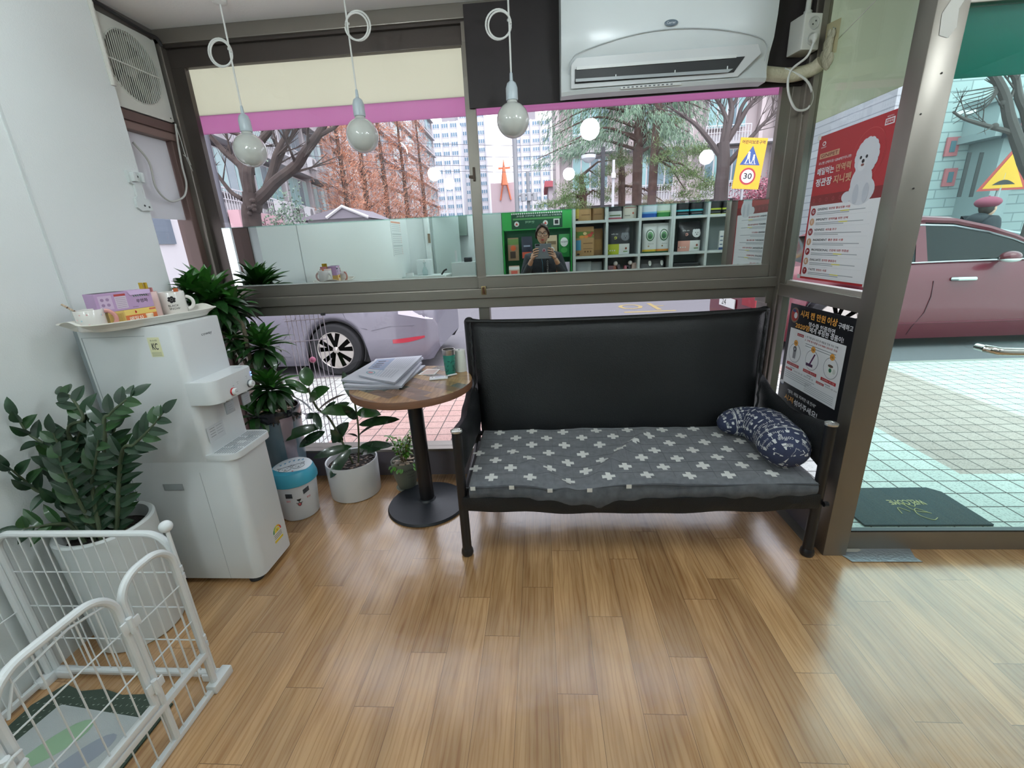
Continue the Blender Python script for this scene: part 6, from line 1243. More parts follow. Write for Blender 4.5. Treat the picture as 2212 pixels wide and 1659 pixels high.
m = MB(); hr = K('2a211e', .6); m.ball((hc[0]-.03*k_, hc[1], hc[2]+.015), .10*k_, hr, 10, sc=(.95, .9, 1.1)); m.build('hair', t)
m = MB(); m.ball((hc[0]-.035*k_, hc[1], hc[2]+.085*k_), .15*k_, mat('wine_beret', '8c4358', .9), 12, sc=(1.05, .95, .55)); m.lathe([(.10*k_, 0), (.105*k_, .02), (.1*k_, .035)], mat('wine_beret', '8c4358'), (hc[0]-.01, hc[1], hc[2]+.03*k_), 20); m.ball((hc[0]-.035*k_, hc[1], hc[2]+.17*k_), .012, mat('wine_beret', '8c4358'), 5); m.build('beret', t)
for s_, (fx, fy, fz) in enumerate(((.14, -.1, 0), (-.26, .1, .03))): m = MB(); m.ball(bpz(fx+.05, fy, fz+.04), .06*k_, K('15161a'), 8, sc=(1.8, .8, .7)); m.build('shoe', t)

# ------------------------------------------------------------------ street furniture
def pole(m, px_, y, ztop, r, mt, lean=0): p = at(px_, 430, 'y', y); m.tube([(p.x, y, GZ), (p.x+lean, y, ztop)], r, mt, 10); return p.x
yel = K('e0a81c', .4); t = root('traffic_sign', (at(1611, 430, 'y', 10).x, 10, GZ), 'yellow school zone sign with a blue triangle and a 30 speed limit', 'sign')
Y_ = 10; a = at(1590, 395, 'y', Y_); b_ = at(1640, 312, 'y', Y_); w_ = .66; h_ = 1.18; cx_ = (a.x+b_.x)/2; z0 = (a.z+b_.z)/2-h_/2; gp_ = K('9b9ea0', .4, metal=.6)
m = MB(); m.tube([(cx_-.05, Y_+.03, GZ), (cx_-.05, Y_+.03, z0+h_)], .035, gp_, 12); m.build('pole', t)
tilt = Matrix.Translation((cx_, Y_, z0)) @ Matrix.Rotation(math.radians(5), 4, 'Y'); m = MB(); m.box((-w_/2, -.01, 0), (w_/2, .01, h_), yel, .03, mx=tilt) if 0 else m.box((-w_/2, -.01, 0), (w_/2, .01, h_), yel, mx=tilt); sg = m.build('sign_plate', t)
m = MB(); blu = K('2c4f8c', .4); whs = K('e2e4e6', .4); M3 = tilt.to_3x3(); tp = lambda x, z, k=1: tilt @ Vector((x, -.011-.0015*k, z)); bkk = K('1b1b1e', .4)
m.text('어린이보호구역', tp(0, 1.04), M3 @ X, M3 @ Z, .085, bkk, w=.56, align='C', bold=.03); m.add([tp(0, 1.0), tp(-.25, .56), tp(.25, .56)], [(0, 1, 2)], blu)
for x_, s_ in ((-.06, 1), (.07, .75)):
    m.add([tp(x_+.03*s_*math.cos(k*PI/4), .62+.22*s_+.03*s_*math.sin(k*PI/4), 2) for k in range(8)], [tuple(range(8))], whs); m.add([tp(x_-.035*s_, .62+.08*s_, 2), tp(x_+.035*s_, .62+.08*s_, 2), tp(x_+.03*s_, .62+.19*s_, 2), tp(x_-.03*s_, .62+.19*s_, 2)], [(0, 1, 2, 3)], whs)
    for e in (-1, 1): m.add([tp(x_+e*.005, .62+.09*s_, 2), tp(x_+e*.03*s_, .62+.09*s_, 2), tp(x_+e*.07*s_, .60, 2), tp(x_+e*.045*s_, .60, 2)], [(0, 1, 2, 3)], whs)
m.text('어린이보호', tp(0, .575, 3), M3 @ X, M3 @ Z, .03, whs, w=.3, align='C')
for r_, mt, k in ((.20, K('a32b2e', .4), 1), (.155, whs, 2)): m.add([tp(r_*math.cos(2*PI*i/30), .30+r_*math.sin(2*PI*i/30), k) for i in range(30)], [tuple(range(30))], mt)
m.text('30', tp(0, .235, 3), M3 @ X, M3 @ Z, .135, bkk, w=.2, align='C', bold=.06); m.build('sign_face', sg)
Y_ = 7.6; c = at(2167, 385, 'y', Y_); t = root('traffic_sign', (c.x, Y_, GZ), 'red edged yellow triangular speed bump sign beyond the red car', 'sign')
m = MB(); m.tube([(c.x-.12, Y_+.03, GZ), (c.x+.02, Y_+.03, c.z+.1)], .035, gp_, 12); m.build('pole', t); s_ = .34
m = MB(); tri = lambda k, y: [(c.x+.03+k*a, y, c.z+k*b) for a, b in ((-.42, -.2), (.42, -.2), (.03, .48))]; m.add(tri(1.12, Y_)+tri(1.12, Y_+.02), [(0, 1, 2), (5, 4, 3), (0, 3, 4, 1), (1, 4, 5, 2), (2, 5, 3, 0)], K('b03a35', .4)); pl_ = m.build('sign_plate', t)
m = MB(); m.add(tri(.92, Y_-.004), [(0, 1, 2)], yel); m.add([(c.x+.03-.22+.44*i/10, Y_-.008, c.z-.12+.09*math.sin(PI*i/10)) for i in range(11)], [tuple(range(11))], bkk); m.build('sign_face', pl_)
Y_ = 11; p = at(1303, 318, 'y', Y_); t = root('street_lamp', (p.x, Y_, GZ), 'slim black lamp post with a side arm in front of the pines', 'street lamp'); m = MB(); m.box((p.x-.05, Y_-.05, GZ), (p.x+.05, Y_+.05, p.z), K('25262c', .5)); m.box((p.x-.28, Y_-.03, p.z-.28), (p.x, Y_+.03, p.z-.22), K('25262c', .5)); m.build('post', t)
m = MB(); m.lathe([(0, 0), (.1, .03), (.2, .12), (.21, .2), (0, .24)], K('c9d0d4', .2), (p.x-.4, Y_, p.z-.38), 20); m.build('lantern', t)
Y_ = 12; p = at(1325, 385, 'y', Y_); m = MB(); m.tube([(p.x, Y_, GZ), (p.x, Y_, p.z+.5)], .04, K('c3c3c6', .5), 8); m.box((p.x-.07, Y_-.1, p.z), (p.x+.05, Y_, p.z+.14), K('d5d5d5')); m.build('camera_pole', label='thin pale pole carrying a small camera box beside the black lamp post', cat='pole')
Y_ = 7.2; p = at(455, 330, 'y', Y_); m = MB(); q = at(486, 480, 'y', Y_); m.tube([(q.x, Y_, GZ), (q.x, Y_, p.z+1.5)], .075, K('54545c', .5), 12); t = m.build('grey_post', label='dark grey post at the left edge of the street in front of the apartments', cat='post')
m = MB(); m.lathe([(0, -.02), (.09, .0), (.13, .1), (.12, .16), (0, .18)], K('c9cfd4', .25), (at(436, 352, 'y', 7).x, 7, at(436, 352, 'y', 7).z-.1), 18); m.build('lantern', t) if 0 else None
Y_ = 30; t = root('utility_pole', (at(1117, 440, 'y', Y_).x, Y_, GZ), 'grey utility pole carrying three transformers in front of the towers', 'utility pole'); X0 = at(1117, 440, 'y', Y_).x
m = MB(); m.tube([(X0, Y_, GZ), (X0, Y_, at(1117, 295, 'y', Y_).z)], .16, K('8f9296', .7), 10); m.tube([(X0+.1, Y_+4, GZ), (X0+.75, Y_, at(1140, 370, 'y', Y_).z)], .12, K('8f9296', .7), 8) if 0 else m.tube([(X0+.8, Y_, GZ), (X0+.8, Y_, at(1140, 370, 'y', Y_).z)], .12, K('8f9296', .7), 8); zt_ = at(1138, 432, 'y', Y_).z
m.box((X0-.1, Y_-.1, zt_+.25), (X0+1.4, Y_+.05, zt_+.35), K('8f9296', .7)); m.build('pole', t)
for k in range(3): m = MB(); m.lathe([(0, 0), (.17, .02), (.17, .5), (.12, .55), (0, .56)], K('a3a6aa', .5), (X0+.45+.4*k, Y_-.2, zt_-.1), 14); m.build('transformer', t)
m = MB(); zz = at(1110, 372, 'y', Y_).z
for dz in (0, .35, .9, 1.6):
    for x1_, y1_, dzz in ((-16, 26, 1.0), (14, 34, 1.2)): m.tube([(X0, Y_, zz+dz), ((X0+x1_)/2, (Y_+y1_)/2, zz+dz+dzz*.2), (x1_, y1_, zz+dz+dzz)], .018, K('5a5a62'), 4)
m.build('cables', t)
# white wire rack and pink knob by the window
t = root('wire_rack', (-1.62, .34, GZ+.02), 'white wire rack standing outside behind the left end of the lower window', 'rack'); m = MB(); wr_ = K('c3bcc2', .4)
for k in range(9): x = -1.78+.028*k; m.tube([(x, .30+.01*k, gz), (x+.005, .30+.01*k, 1.12)], .003, wr_, 5)
for z in (.35, .62, .9, 1.05): m.tube([(-1.79, .295, z), (-1.55, .38, z)], .004, wr_, 5); m.tube([(-1.79, .275, z+.02), (-1.7, .25, z+.02)], .003, wr_, 5)
m.build('wire_grid', t); m = MB(); m.ball((-1.66, .33, .76), .022, K('c9728f', .5), 8); m.build('knob', t)
# white storage wall seen through the alcove window
m = MB(); m.box((-4.2, -1.0, GZ), (-4.0, 2.95, 3.2), mat('white_render', 'c9c6c9', .8)); q = at(346, 491, 'x', -4.0); m.box((-4.0, q.y-.14, q.z-.17), (-3.98, q.y+.14, q.z+.17), K('6a7480', .4)); m.build('neighbour_wall', label='pale neighbouring wall with a small dark opening seen through the alcove window', cat='wall')
# ------------------------------------------------------------------ buildings across the street
bw = mat('apartment_white', 'b4b0b2', .85, var=.08, vscale=2); bg_ = mat('apartment_grey', '8e8b90', .85); gls = mat('apartment_window_glass', '5c7680', .12, spec=.6); gls2 = mat('apartment_window_teal', '7ba3a3', .15, spec=.6); rail = K('c3c3c6', .5); pnk = K('c09aa0', .8)
def apartments(o, ang, L_, D_, floors, bays, fh, label, base=0, group=None, z0=GZ, first=0, wallm=None, acs=True, railing=True, win_frac=.72):
    """facade from o along the heading ang (degrees clockwise from +y); the building body lies to its left"""
    a = math.radians(ang); u = Vector((math.sin(a), math.cos(a), 0)); n_ = Vector((math.cos(a), -math.sin(a), 0)); o = Vector((o[0], o[1], z0)); H_ = floors*fh+.8
    r = root('apartment_building', tuple(o+u*(L_/2)), label, 'building', group)
    F = lambda s_, h, d=0: o+u*s_+n_*d+Vector((0, 0, h))
    def bx(m, s0, s1, h0, h1, d0, d1, mt):
        p = [F(s, h, d) for s in (s0, s1) for h in (h0, h1) for d in (d0, d1)]; m.add(p, [(0, 1, 3, 2), (4, 6, 7, 5), (0, 4, 5, 1), (2, 3, 7, 6), (0, 2, 6, 4), (1, 5, 7, 3)], mt)
    m = MB(); bx(m, 0, L_, 0, H_, -D_, 0, wallm or bw)
    for k in range(bays+1): bx(m, k*L_/bays-.12, k*L_/bays+.12, 0, H_, 0, .55 if railing else .1, wallm or bw)
    m.build('wall', r); m = MB(); bx(m, -.3, L_+.3, H_, H_+.25, -D_-.2, .7, bg_); m.build('roof_slab', r)
    bwid = L_/bays; rn = random.Random(int(o.x*7+o.y))
    for fl in range(first, floors):
        for k in range(bays):
            s0 = k*bwid+bwid*(1-win_frac)/2; s1 = (k+1)*bwid-bwid*(1-win_frac)/2; h0 = fl*fh+.95+base; h1 = fl*fh+fh-.35+base; d = .48 if railing else .05
            m = MB(); bx(m, s0, s1, h0-.05, h1+.05, d-.4 if railing else 0, d, K('b9b7b9', .6)); np_ = 4 if bwid > 3.4 else 3
            for j in range(np_): a0 = s0+(s1-s0)*j/np_+.05; a1 = s0+(s1-s0)*(j+1)/np_-.05; bx(m, a0, a1, h0, h1, d, d+.02, gls if rn.random() < .65 else gls2)
            m.build('window', r)
            if railing:
                m = MB(); bx(m, k*bwid+.1, (k+1)*bwid-.1, fl*fh-.08+base, fl*fh+.08+base, 0, .95, bw); bx(m, s0-.2, s1+.2, fl*fh+.95+base, fl*fh+1.0+base, .88, .92, rail); bx(m, s0-.2, s1+.2, fl*fh+.55+base, fl*fh+.58+base, .88, .92, rail)
                nb = 16
                for j in range(nb+1): s_ = s0-.2+(s1-s0+.4)*j/nb; bx(m, s_-.02, s_+.02, fl*fh+base, fl*fh+1.0+base, .89, .91, rail)
                bx(m, s0-.2, s1+.2, fl*fh+.05+base, fl*fh+.5+base, .6, .64, K('a9a7aa')); m.build('balcony', r)
                if acs and rn.random() < .5:
                    m = MB(); s_ = s0+(s1-s0)*(.1 if rn.random() < .5 else .75); bx(m, s_, s_+.8, fl*fh+.3+base, fl*fh+.9+base, .95, 1.25, K('c9cacc', .5)); c_ = F(s_+.32, fl*fh+.6+base, 1.255); m.add([c_+(u*math.cos(2*PI*i/16)+Z*math.sin(2*PI*i/16))*.24 for i in range(16)], [tuple(range(16))], K('77797d')); m.build('air_conditioner_unit', r)
    return r, F, bx
def ray_pt(px_, dist): 
    p = at(px_, 470, 'y', 0); d = (p-CAMP); d.z = 0; d.normalize(); return CAMP.x+d.x*dist, CAMP.y+d.y*dist
a_ = ray_pt(425, 21); b_ = ray_pt(705, 36); ang = math.degrees(math.atan2(b_[0]-a_[0], b_[1]-a_[1])); L1 = math.hypot(b_[0]-a_[0], b_[1]-a_[1])
r1, F1, bx1 = apartments(a_, ang, L1, 10, 5, 4, 2.85, 'near white apartment block with railed balconies behind the plane tree', base=.3)
m = MB(); bx1(m, .3, 4.6, 2.35, 3.3, 1.0, 1.4, pnk); p0 = F1(1.2, 2.6, 1.41); u_ = (F1(1, 0)-F1(0, 0)).normalized(); m.text('우성 · 101', p0, u_, Z, .45, K('5a3038'), w=2.9, bold=.05); m.build('entrance_fascia', r1, label='pink entrance fascia with the number 101')
c_ = ray_pt(722, 38); d_ = ray_pt(800, 50); ang2 = math.degrees(math.atan2(d_[0]-c_[0], d_[1]-c_[1])); apartments(c_, ang2, math.hypot(d_[0]-c_[0], d_[1]-c_[1]), 12, 6, 3, 2.85, 'second white apartment block just right of the near one', base=.3, wallm=mat('apartment_pinkish', 'b0a6a9', .85))
c_ = ray_pt(815, 56); d_ = ray_pt(944, 92); ang2 = math.degrees(math.atan2(d_[0]-c_[0], d_[1]-c_[1])); apartments(c_, ang2, math.hypot(d_[0]-c_[0], d_[1]-c_[1]), 12, 11, 5, 2.85, 'tall pale apartment block behind the orange trees', base=.3, acs=False)
# low guard house roof
Y_ = 16; g0 = at(655, 478, 'y', Y_); g1 = at(792, 478, 'y', Y_); t = root('guard_house', ((g0.x+g1.x)/2, Y_, GZ), 'low guard house with a grey gabled roof below the orange trees', 'building')
m = MB(); m.box((g0.x+.2, Y_, GZ), (g1.x-.1, Y_+3, g0.z+.02), bw); m.build('wall', t); zr = at(745, 462, 'y', Y_).z+.25
m = MB(); xm_ = g1.x-.75; m.add([(g0.x-.3, Y_-.4, g0.z), (g1.x+.2, Y_-.4, g0.z), (xm_, Y_-.4, zr), (xm_-.9, Y_+1.5, zr+.1), (g0.x-.3, Y_+3, g0.z), (g1.x+.2, Y_+3, g0.z), (xm_, Y_+3, zr)], [(0, 3, 2), (0, 1, 2), (1, 5, 6, 2), (0, 4, 3), (4, 6, 3), (2, 6, 3), (4, 5, 6)], mat('grey_shingle_roof', '77727a', .8)); m.tube([(g0.x+1.2, Y_-.42, g0.z+.05), (xm_, Y_-.45, zr), (g1.x+.25, Y_-.42, g0.z)], .06, K('d5d3d3'), 5); m.build('roof', t)
# towers
def tower(px0, px1, Y_, ztop_px, cols, floors, label, setback=0):
    x0 = at(px0, 450, 'y', Y_).x; x1 = at(px1, 450, 'y', Y_).x; zt_ = at((px0+px1)/2, ztop_px, 'y', Y_).z; t = root('apartment_tower', ((x0+x1)/2, Y_, GZ), label, 'building', None)
    m = MB(); m.box((x0, Y_, GZ), (x1, Y_+14, zt_), mat('tower_white', 'cfcfd3', .85)); 
    for k in range(cols+1): x = x0+(x1-x0)*k/cols; m.box((x-.15, Y_-.5, GZ), (x+.15, Y_, zt_), mat('tower_white', 'cfcfd3', .85))
    m.box((x0+2, Y_+2, zt_), (x0+5, Y_+6, zt_+2.5), bg_); m.build('wall', t); fh = (zt_-GZ)/floors; cw = (x1-x0)/cols; w0 = None
    for f_ in range(floors):
        for k in range(cols):
            X0 = x0+cw*k+cw*.14; Z0 = GZ+fh*f_+fh*.28
            if w0 is None:
                m = MB(); m.box((X0, Y_-.06, Z0), (X0+cw*.72, Y_-.01, Z0+fh*.55), K('d0d2d6')); 
                for j in range(3): m.box((X0+cw*.72*j/3+.08, Y_-.1, Z0+.15), (X0+cw*.72*(j+1)/3-.08, Y_-.06, Z0+fh*.55-.1), mat('tower_glass', '6f8ea3', .15))
                w0 = m.build('window', t); wx, wz = X0, Z0
            else: c = w0.copy(); COL.objects.link(c); c.location = (X0-wx, 0, Z0-wz)
    return t
tower(948, 1002, 105, 262, 3, 15, 'left tall white apartment tower seen between the blocks')
tower(1004, 1058, 112, 240, 3, 17, 'middle tall white apartment tower beside the window mullion')
tower(1112, 1192, 100, 258, 4, 16, 'right tall white apartment tower beside the cedar')
Y_ = 70; t = root('church', (at(1085, 440, 'y', Y_).x, Y_, GZ), 'pale pink church with a slim orange spire in front of the towers', 'church'); x0 = at(1062, 440, 'y', Y_).x; x1 = at(1112, 440, 'y', Y_).x
m = MB(); m.box((x0, Y_, GZ), (x1, Y_+8, at(1085, 395, 'y', Y_).z), mat('pale_pink_wall', 'c3b0b4', .85)); m.build('wall', t); sp = at(1088, 345, 'y', Y_-1); sb = at(1090, 400, 'y', Y_-1); m = MB(); m.lathe([(.55, sb.z), (.05, sp.z)], K('d8764f', .6), (sb.x, Y_-1, 0), 6); m.build('spire', t)
m = MB(); m.box((sb.x-.9, Y_-.2, at(0, 432, 'y', Y_).z), (sb.x+.9, Y_-.1, at(0, 428, 'y', Y_).z), K('d8764f')); 
for s_ in (-1, 1): m.tube([(sb.x+s_*.8, Y_-.15, sb.z-2), (sb.x+s_*.3, Y_-.15, sb.z+.4)], .12, K('d8764f'), 5)
m.build('frame', t)
# apartments behind the pines (facade faces us)
p0 = at(1205, 440, 'y', 30); apartments((p0.x, 30), 90, at(1760, 440, 'y', 30).x-p0.x, 10, 6, 4, 3.2, 'white apartment block with teal balcony windows behind the pines', base=.6, wallm=mat('apartment_rose_white', 'b9aeae', .85), acs=False, win_frac=.55)
Y_ = 60; m = MB(); a = at(1185, 425, 'y', Y_); b_ = at(1260, 400, 'y', Y_); m.box((a.x, Y_, GZ), (b_.x+2, Y_+10, b_.z), mat('pale_school_wall', 'b9b0b6', .85)); m.box((a.x-.5, Y_-.5, b_.z), (b_.x+2, Y_+10, b_.z+.7), K('b0555f', .8)); m.build('low_building', label='low pale building with a pink roof edge between towers and pines', cat='building')
# white block building with pink windows beyond the door
Y_ = 15; t = root('corner_building', (14, Y_, GZ), 'white block faced building with pink framed windows seen through the glass door', 'building'); wb = mat('white_split_block', 'a9b4b4', .85)
def bt(name):
    mm = bpy.data.materials.new(name); mm.use_nodes = True; n = mm.node_tree.nodes; l = mm.node_tree.links; b = n['Principled BSDF']; tc = n.new('ShaderNodeTexCoord'); mp = n.new('ShaderNodeMapping'); mp.inputs['Rotation'].default_value = (PI/2, 0, 0); k = n.new('ShaderNodeTexBrick'); k.inputs['Scale'].default_value = 1; k.inputs['Brick Width'].default_value = .8; k.inputs['Row Height'].default_value = .3; k.inputs['Mortar Size'].default_value = .02
    k.inputs['Color1'].default_value = lin('a9b3b3'); k.inputs['Color2'].default_value = lin('9da8a9'); k.inputs['Mortar'].default_value = lin('7f8a8c'); l.new(tc.outputs['Object'], mp.inputs[0]); l.new(mp.outputs[0], k.inputs[0]); l.new(k.outputs[0], b.inputs['Base Color']); b.inputs['Roughness'].default_value = .85; return mm
wb = bt('white_split_block'); W2 = lambda px_, py_, d=0: at(px_, py_, 'y', Y_+d)
xl = W2(1900, 400).x; xr2 = W2(2500, 400).x; m = MB(); m.box((xl, Y_, GZ), (xr2, Y_+8, W2(2100, 130).z), wb); m.build('wall', t)
m = MB(); zc0 = W2(2100, 305).z; zc1 = W2(2100, 240).z; m.box((W2(2065, 300).x, Y_-1.4, zc0-.1), (xr2, Y_, zc0+.12), K('8e989a')); m.box((W2(2065, 300).x, Y_-1.4, zc1), (xr2, Y_, zc1+.2), K('8e989a')); m.box((W2(2075, 300).x, Y_-1.2, zc0), (xr2, Y_, zc1), K('9aa4a6')); m.build('canopy', t)
m = MB(); m.box((W2(2085, 400).x-.2, Y_-1.2, GZ), (W2(2150, 400).x-.6, Y_, zc0), K('8c9698', .8)); 
for px_ in (2082, 2108): x = at(px_, 380, 'y', Y_-1.2).x; m.box((x-.06, Y_-1.22, at(px_, 425, 'y', Y_-1.2).z), (x+.06, Y_-1.2, at(px_, 330, 'y', Y_-1.2).z), K('1b1d22'))
for k in range(5): x = at(2070+9*k, 270, 'y', Y_-1.4).x; m.box((x, Y_-1.22, zc0+.6), (x+.12, Y_-1.2, zc1-.2), K('c9cfd0'))
m.build('column', t); pf_ = K('b46a70', .7)
for (a0, b0, a1, b1) in ((2120, 415, 2170, 372), (2195, 400, 2260, 345), (2155, 322, 2215, 285), (2045, 330, 2062, 305), (2040, 395, 2056, 372)):
    p, q = W2(a0, b0), W2(a1, b1); m = MB(); m.box((p.x-.12, Y_-.08, p.z-.12), (q.x+.12, Y_-.02, q.z+.12), pf_); m.box((p.x, Y_-.1, p.z), (q.x, Y_-.08, q.z), gls); m.build('window', t)
m = MB(); p, q = W2(2168, 298, -1.5), W2(2300, 250, -1.5); m.box((p.x, Y_-1.6, p.z), (q.x, Y_-1.42, q.z), K('262e38')); m.text('예꿈 음악학원', (p.x+.75, Y_-1.62, p.z+.25), X, Z, .4, K('3f8fd0'), w=2.4); m.ball((p.x+.45, Y_-1.6, p.z+.4), .16, K('c9768a'), 8, sc=(1, .2, 1)); m.build('shop_sign', t, label='dark sign board with blue lettering')
m = MB()
for k in range(26): x = W2(2118, 420).x+.22*k; m.box((x, Y_-2.0, W2(2118, 428).z), (x+.08, Y_-1.95, W2(2118, 408).z), K('c9d0d0'))
m.box((W2(2118, 420).x, Y_-2.0, W2(2118, 413).z), (W2(2118, 420).x+5.8, Y_-1.96, W2(2118, 415).z), K('c9d0d0')); m.build('picket_fence', t)
# ------------------------------------------------------------------ trees
bark = mat('mottled_plane_bark', '302725', .9, bump=.8, bscale=14, var=.45, vscale=6, col2='453a35'); bark2 = mat('brown_bark', '5a463e', .9, bump=.7, bscale=20, var=.4, vscale=8); bark3 = mat('grey_twig_bark', '4f4746', .9, bump=.5, bscale=20)
def limb(m, pts, r0, r1, mt, n=9, twigs=0, rnd=None, tl=1.0, gen=2):
    q = spline(pts, 6); k = len(q)
    if mt is bark: r0 *= .6; r1 *= .75
    m.tube(q, [r0+(r1-r0)*i/(k-1) for i in range(k)], mt, n)
    if twigs:
        for j in range(twigs):
            i = int(k*(.3+.7*rnd.random())); i = min(i, k-2); d = (q[i+1]-q[i]).normalized(); ax = d.orthogonal(); ax.rotate(Matrix.Rotation(rnd.random()*2*PI, 3, d)); e = (d*.8+ax*rnd.uniform(.3, .9)+Vector((0, 0, .25))).normalized(); L_ = tl*rnd.uniform(.4, 1)
            a = q[i]; b = a+e*L_*.5+Vector((0, 0, .03)); c = a+e*L_+Vector((0, 0, .1*L_)); m.tube([a, b, c], [r1*.7, r1*.4, r1*.15], mt, 4)
            if gen > 1:
                for _ in range(2): f = (e+Vector((rnd.uniform(-.6, .6), rnd.uniform(-.6, .6), rnd.uniform(-.2, .6)))).normalized(); m.tube([b, b+f*L_*.5], [r1*.35, r1*.1], mt, 4)
rn = random.Random(12)
Yt = 9.0
A2 = lambda a, b, d=0: at(400+a/3.456, b/3.456, 'y', Yt+d)
base = at(545, 500, 'y', Yt); t = root('plane_tree', (base.x, Yt, GZ), 'thick bare plane tree with mottled bark forking into bare limbs behind the left window', 'tree')
m = MB(); limb(m, [(base.x-.05, Yt, GZ), A2(500, 1659), A2(505, 1540), A2(500, 1440)], .37, .30, bark, 14); limb(m, [A2(500, 1520), A2(450, 1330, .1), A2(425, 1250, .2), A2(380, 1205, .3), A2(290, 1130, .4), A2(200, 1030, .5), A2(140, 990, .5)], .24, .05, bark, 9, 8, rn)
limb(m, [A2(490, 1480), A2(470, 1300), A2(500, 1150, .2), A2(560, 1060, .3), A2(640, 965, .3), A2(700, 880, .4)], .27, .07, bark, 9, 8, rn); limb(m, [A2(500, 1300, .2), A2(480, 1120, .4), A2(430, 1020, .5), A2(260, 960, .6), A2(200, 900, .6)], .12, .04, bark, 8, 6, rn)
limb(m, [A2(520, 1510), A2(600, 1440), A2(690, 1345), A2(830, 1235, -.2), A2(900, 1130, -.3), A2(990, 1010, -.4), A2(1040, 920, -.4), A2(1060, 860, -.4)], .26, .09, bark, 10, 8, rn, 1.6); limb(m, [A2(985, 1020, -.4), A2(1060, 980, -.4), A2(1110, 955, -.3), A2(1165, 915, -.3), A2(1300, 880, -.2)], .10, .03, bark, 8, 8, rn, 1.2)
limb(m, [A2(590, 1450), A2(640, 1300, .2), A2(680, 1150, .3), A2(740, 1030, .4), A2(790, 930, .5)], .17, .06, bark, 9, 8, rn, 1.2); limb(m, [A2(600, 1440), A2(690, 1230, .4), A2(760, 1080, .6), A2(850, 930, .7)], .13, .05, bark, 8, 8, rn, 1.2)
limb(m, [A2(430, 1490), A2(350, 1440, .1), A2(290, 1370, .2), A2(230, 1290, .2), A2(150, 1220, .3)], .10, .04, bark, 8, 3, rn)
for k in range(9): a = rn.uniform(450, 700); b = rn.uniform(1300, 1440); m.ball(A2(a, b, -.2) if 0 else A2(470+rn.random()*60, 1480+rn.random()*120, -.25), .06, bark, 4)
m.build('trunk_and_limbs', t)
# bushes and red maple: little leaves
def leafcloud(m, c, rx, ry, rz, n_, s, mts, rnd, down=0):
    for _ in range(n_):
        u = Vector((rnd.gauss(0, .42), rnd.gauss(0, .42), rnd.gauss(0, .42))); p = Vector(c)+Vector((u.x*rx, u.y*ry, u.z*rz)); a = Vector((rnd.uniform(-1, 1), rnd.uniform(-1, 1), rnd.uniform(-1, 1)-down)).normalized()*s*rnd.uniform(.6, 1.3); b = a.orthogonal().normalized()*s*.35
        m.add([p-b, p+b, p+a], [(0, 1, 2)], mts[int(rnd.random()*len(mts))])
def needlecloud(m, c, rx, ry, rz, n_, s, mts, rnd, d=(0, 0, 1), spread=.7):
    D = Vector(d)
    for _ in range(n_):
        u = Vector((rnd.gauss(0, .42), rnd.gauss(0, .42), rnd.gauss(0, .42))); p = Vector(c)+Vector((u.x*rx, u.y*ry, u.z*rz))
        a = (D+Vector((rnd.uniform(-1, 1), rnd.uniform(-1, 1), rnd.uniform(-1, 1)))*spread).normalized()*s*rnd.uniform(.5, 1.2); b = a.cross(Vector((0, 1, .1))).normalized()*s*.05; m.add([p-b, p+b, p+a], [(0, 1, 2)], mts[int(rnd.random()*len(mts))])
og = [K('bf7f62', .8), K('cf9476', .8), K('a8684e', .8), K('d6a58a', .8)]
def meta(px_, Y_, top_px, wid, seed, label, n_=5200):
    r = random.Random(seed); b = at(px_, 470, 'y', Y_); zt_ = at(px_, top_px, 'y', Y_).z; t = root('dawn_redwood', (b.x, Y_, GZ), label, 'tree', None); H_ = zt_-GZ; m = MB(); mf = MB()
    m.tube([(b.x, Y_, GZ), (b.x+.1, Y_, GZ+H_*.5), (b.x, Y_, zt_)], [.26, .17, .03], bark2, 8)
    for k in range(int(34)):
        h = GZ+1.6+(H_-1.8)*(k/34); f = 1-(k/34)*.75; az = k*2.4; d = Vector((math.cos(az), math.sin(az), .75)).normalized(); L_ = wid*f*r.uniform(.8, 1.1); p = Vector((b.x, Y_, h)); e = p+d*L_; m.tube([p, p.lerp(e, .5)-Vector((0, 0, .05*L_)), e], [.055*f, .03*f, .008], bark2, 4)
        needlecloud(mf, p.lerp(e, .62), L_*.62, L_*.62, L_*.55, int(n_/34*f*1.4), .34, og, r, (d.x, d.y, d.z), .8)
    m.build('trunk_and_branches', t); mf.build('foliage', t, kind=None)
for px_, Y_, tp_, w_, sd, lab in ((752, 26, 150, 2.0, 1, 'rust orange dawn redwood nearest the plane tree'), (795, 29, 130, 2.1, 2, 'rust orange dawn redwood second from the plane tree'), (838, 33, 160, 2.2, 3, 'rust orange dawn redwood third from the plane tree'), (880, 38, 190, 2.3, 4, 'rust orange dawn redwood fourth from the plane tree'), (918, 44, 235, 2.4, 5, 'rust orange dawn redwood furthest along the row, beside the towers')):
    meta(px_, Y_, tp_, w_, sd, lab)
gr1 = [K('55705c', .8), K('6c8a70', .8), K('7e9a80', .8), K('47604f', .8)]; gr2 = [K('4f6a3c', .8), K('6a8450', .8), K('7d9460', .8), K('5d6b48', .8)]
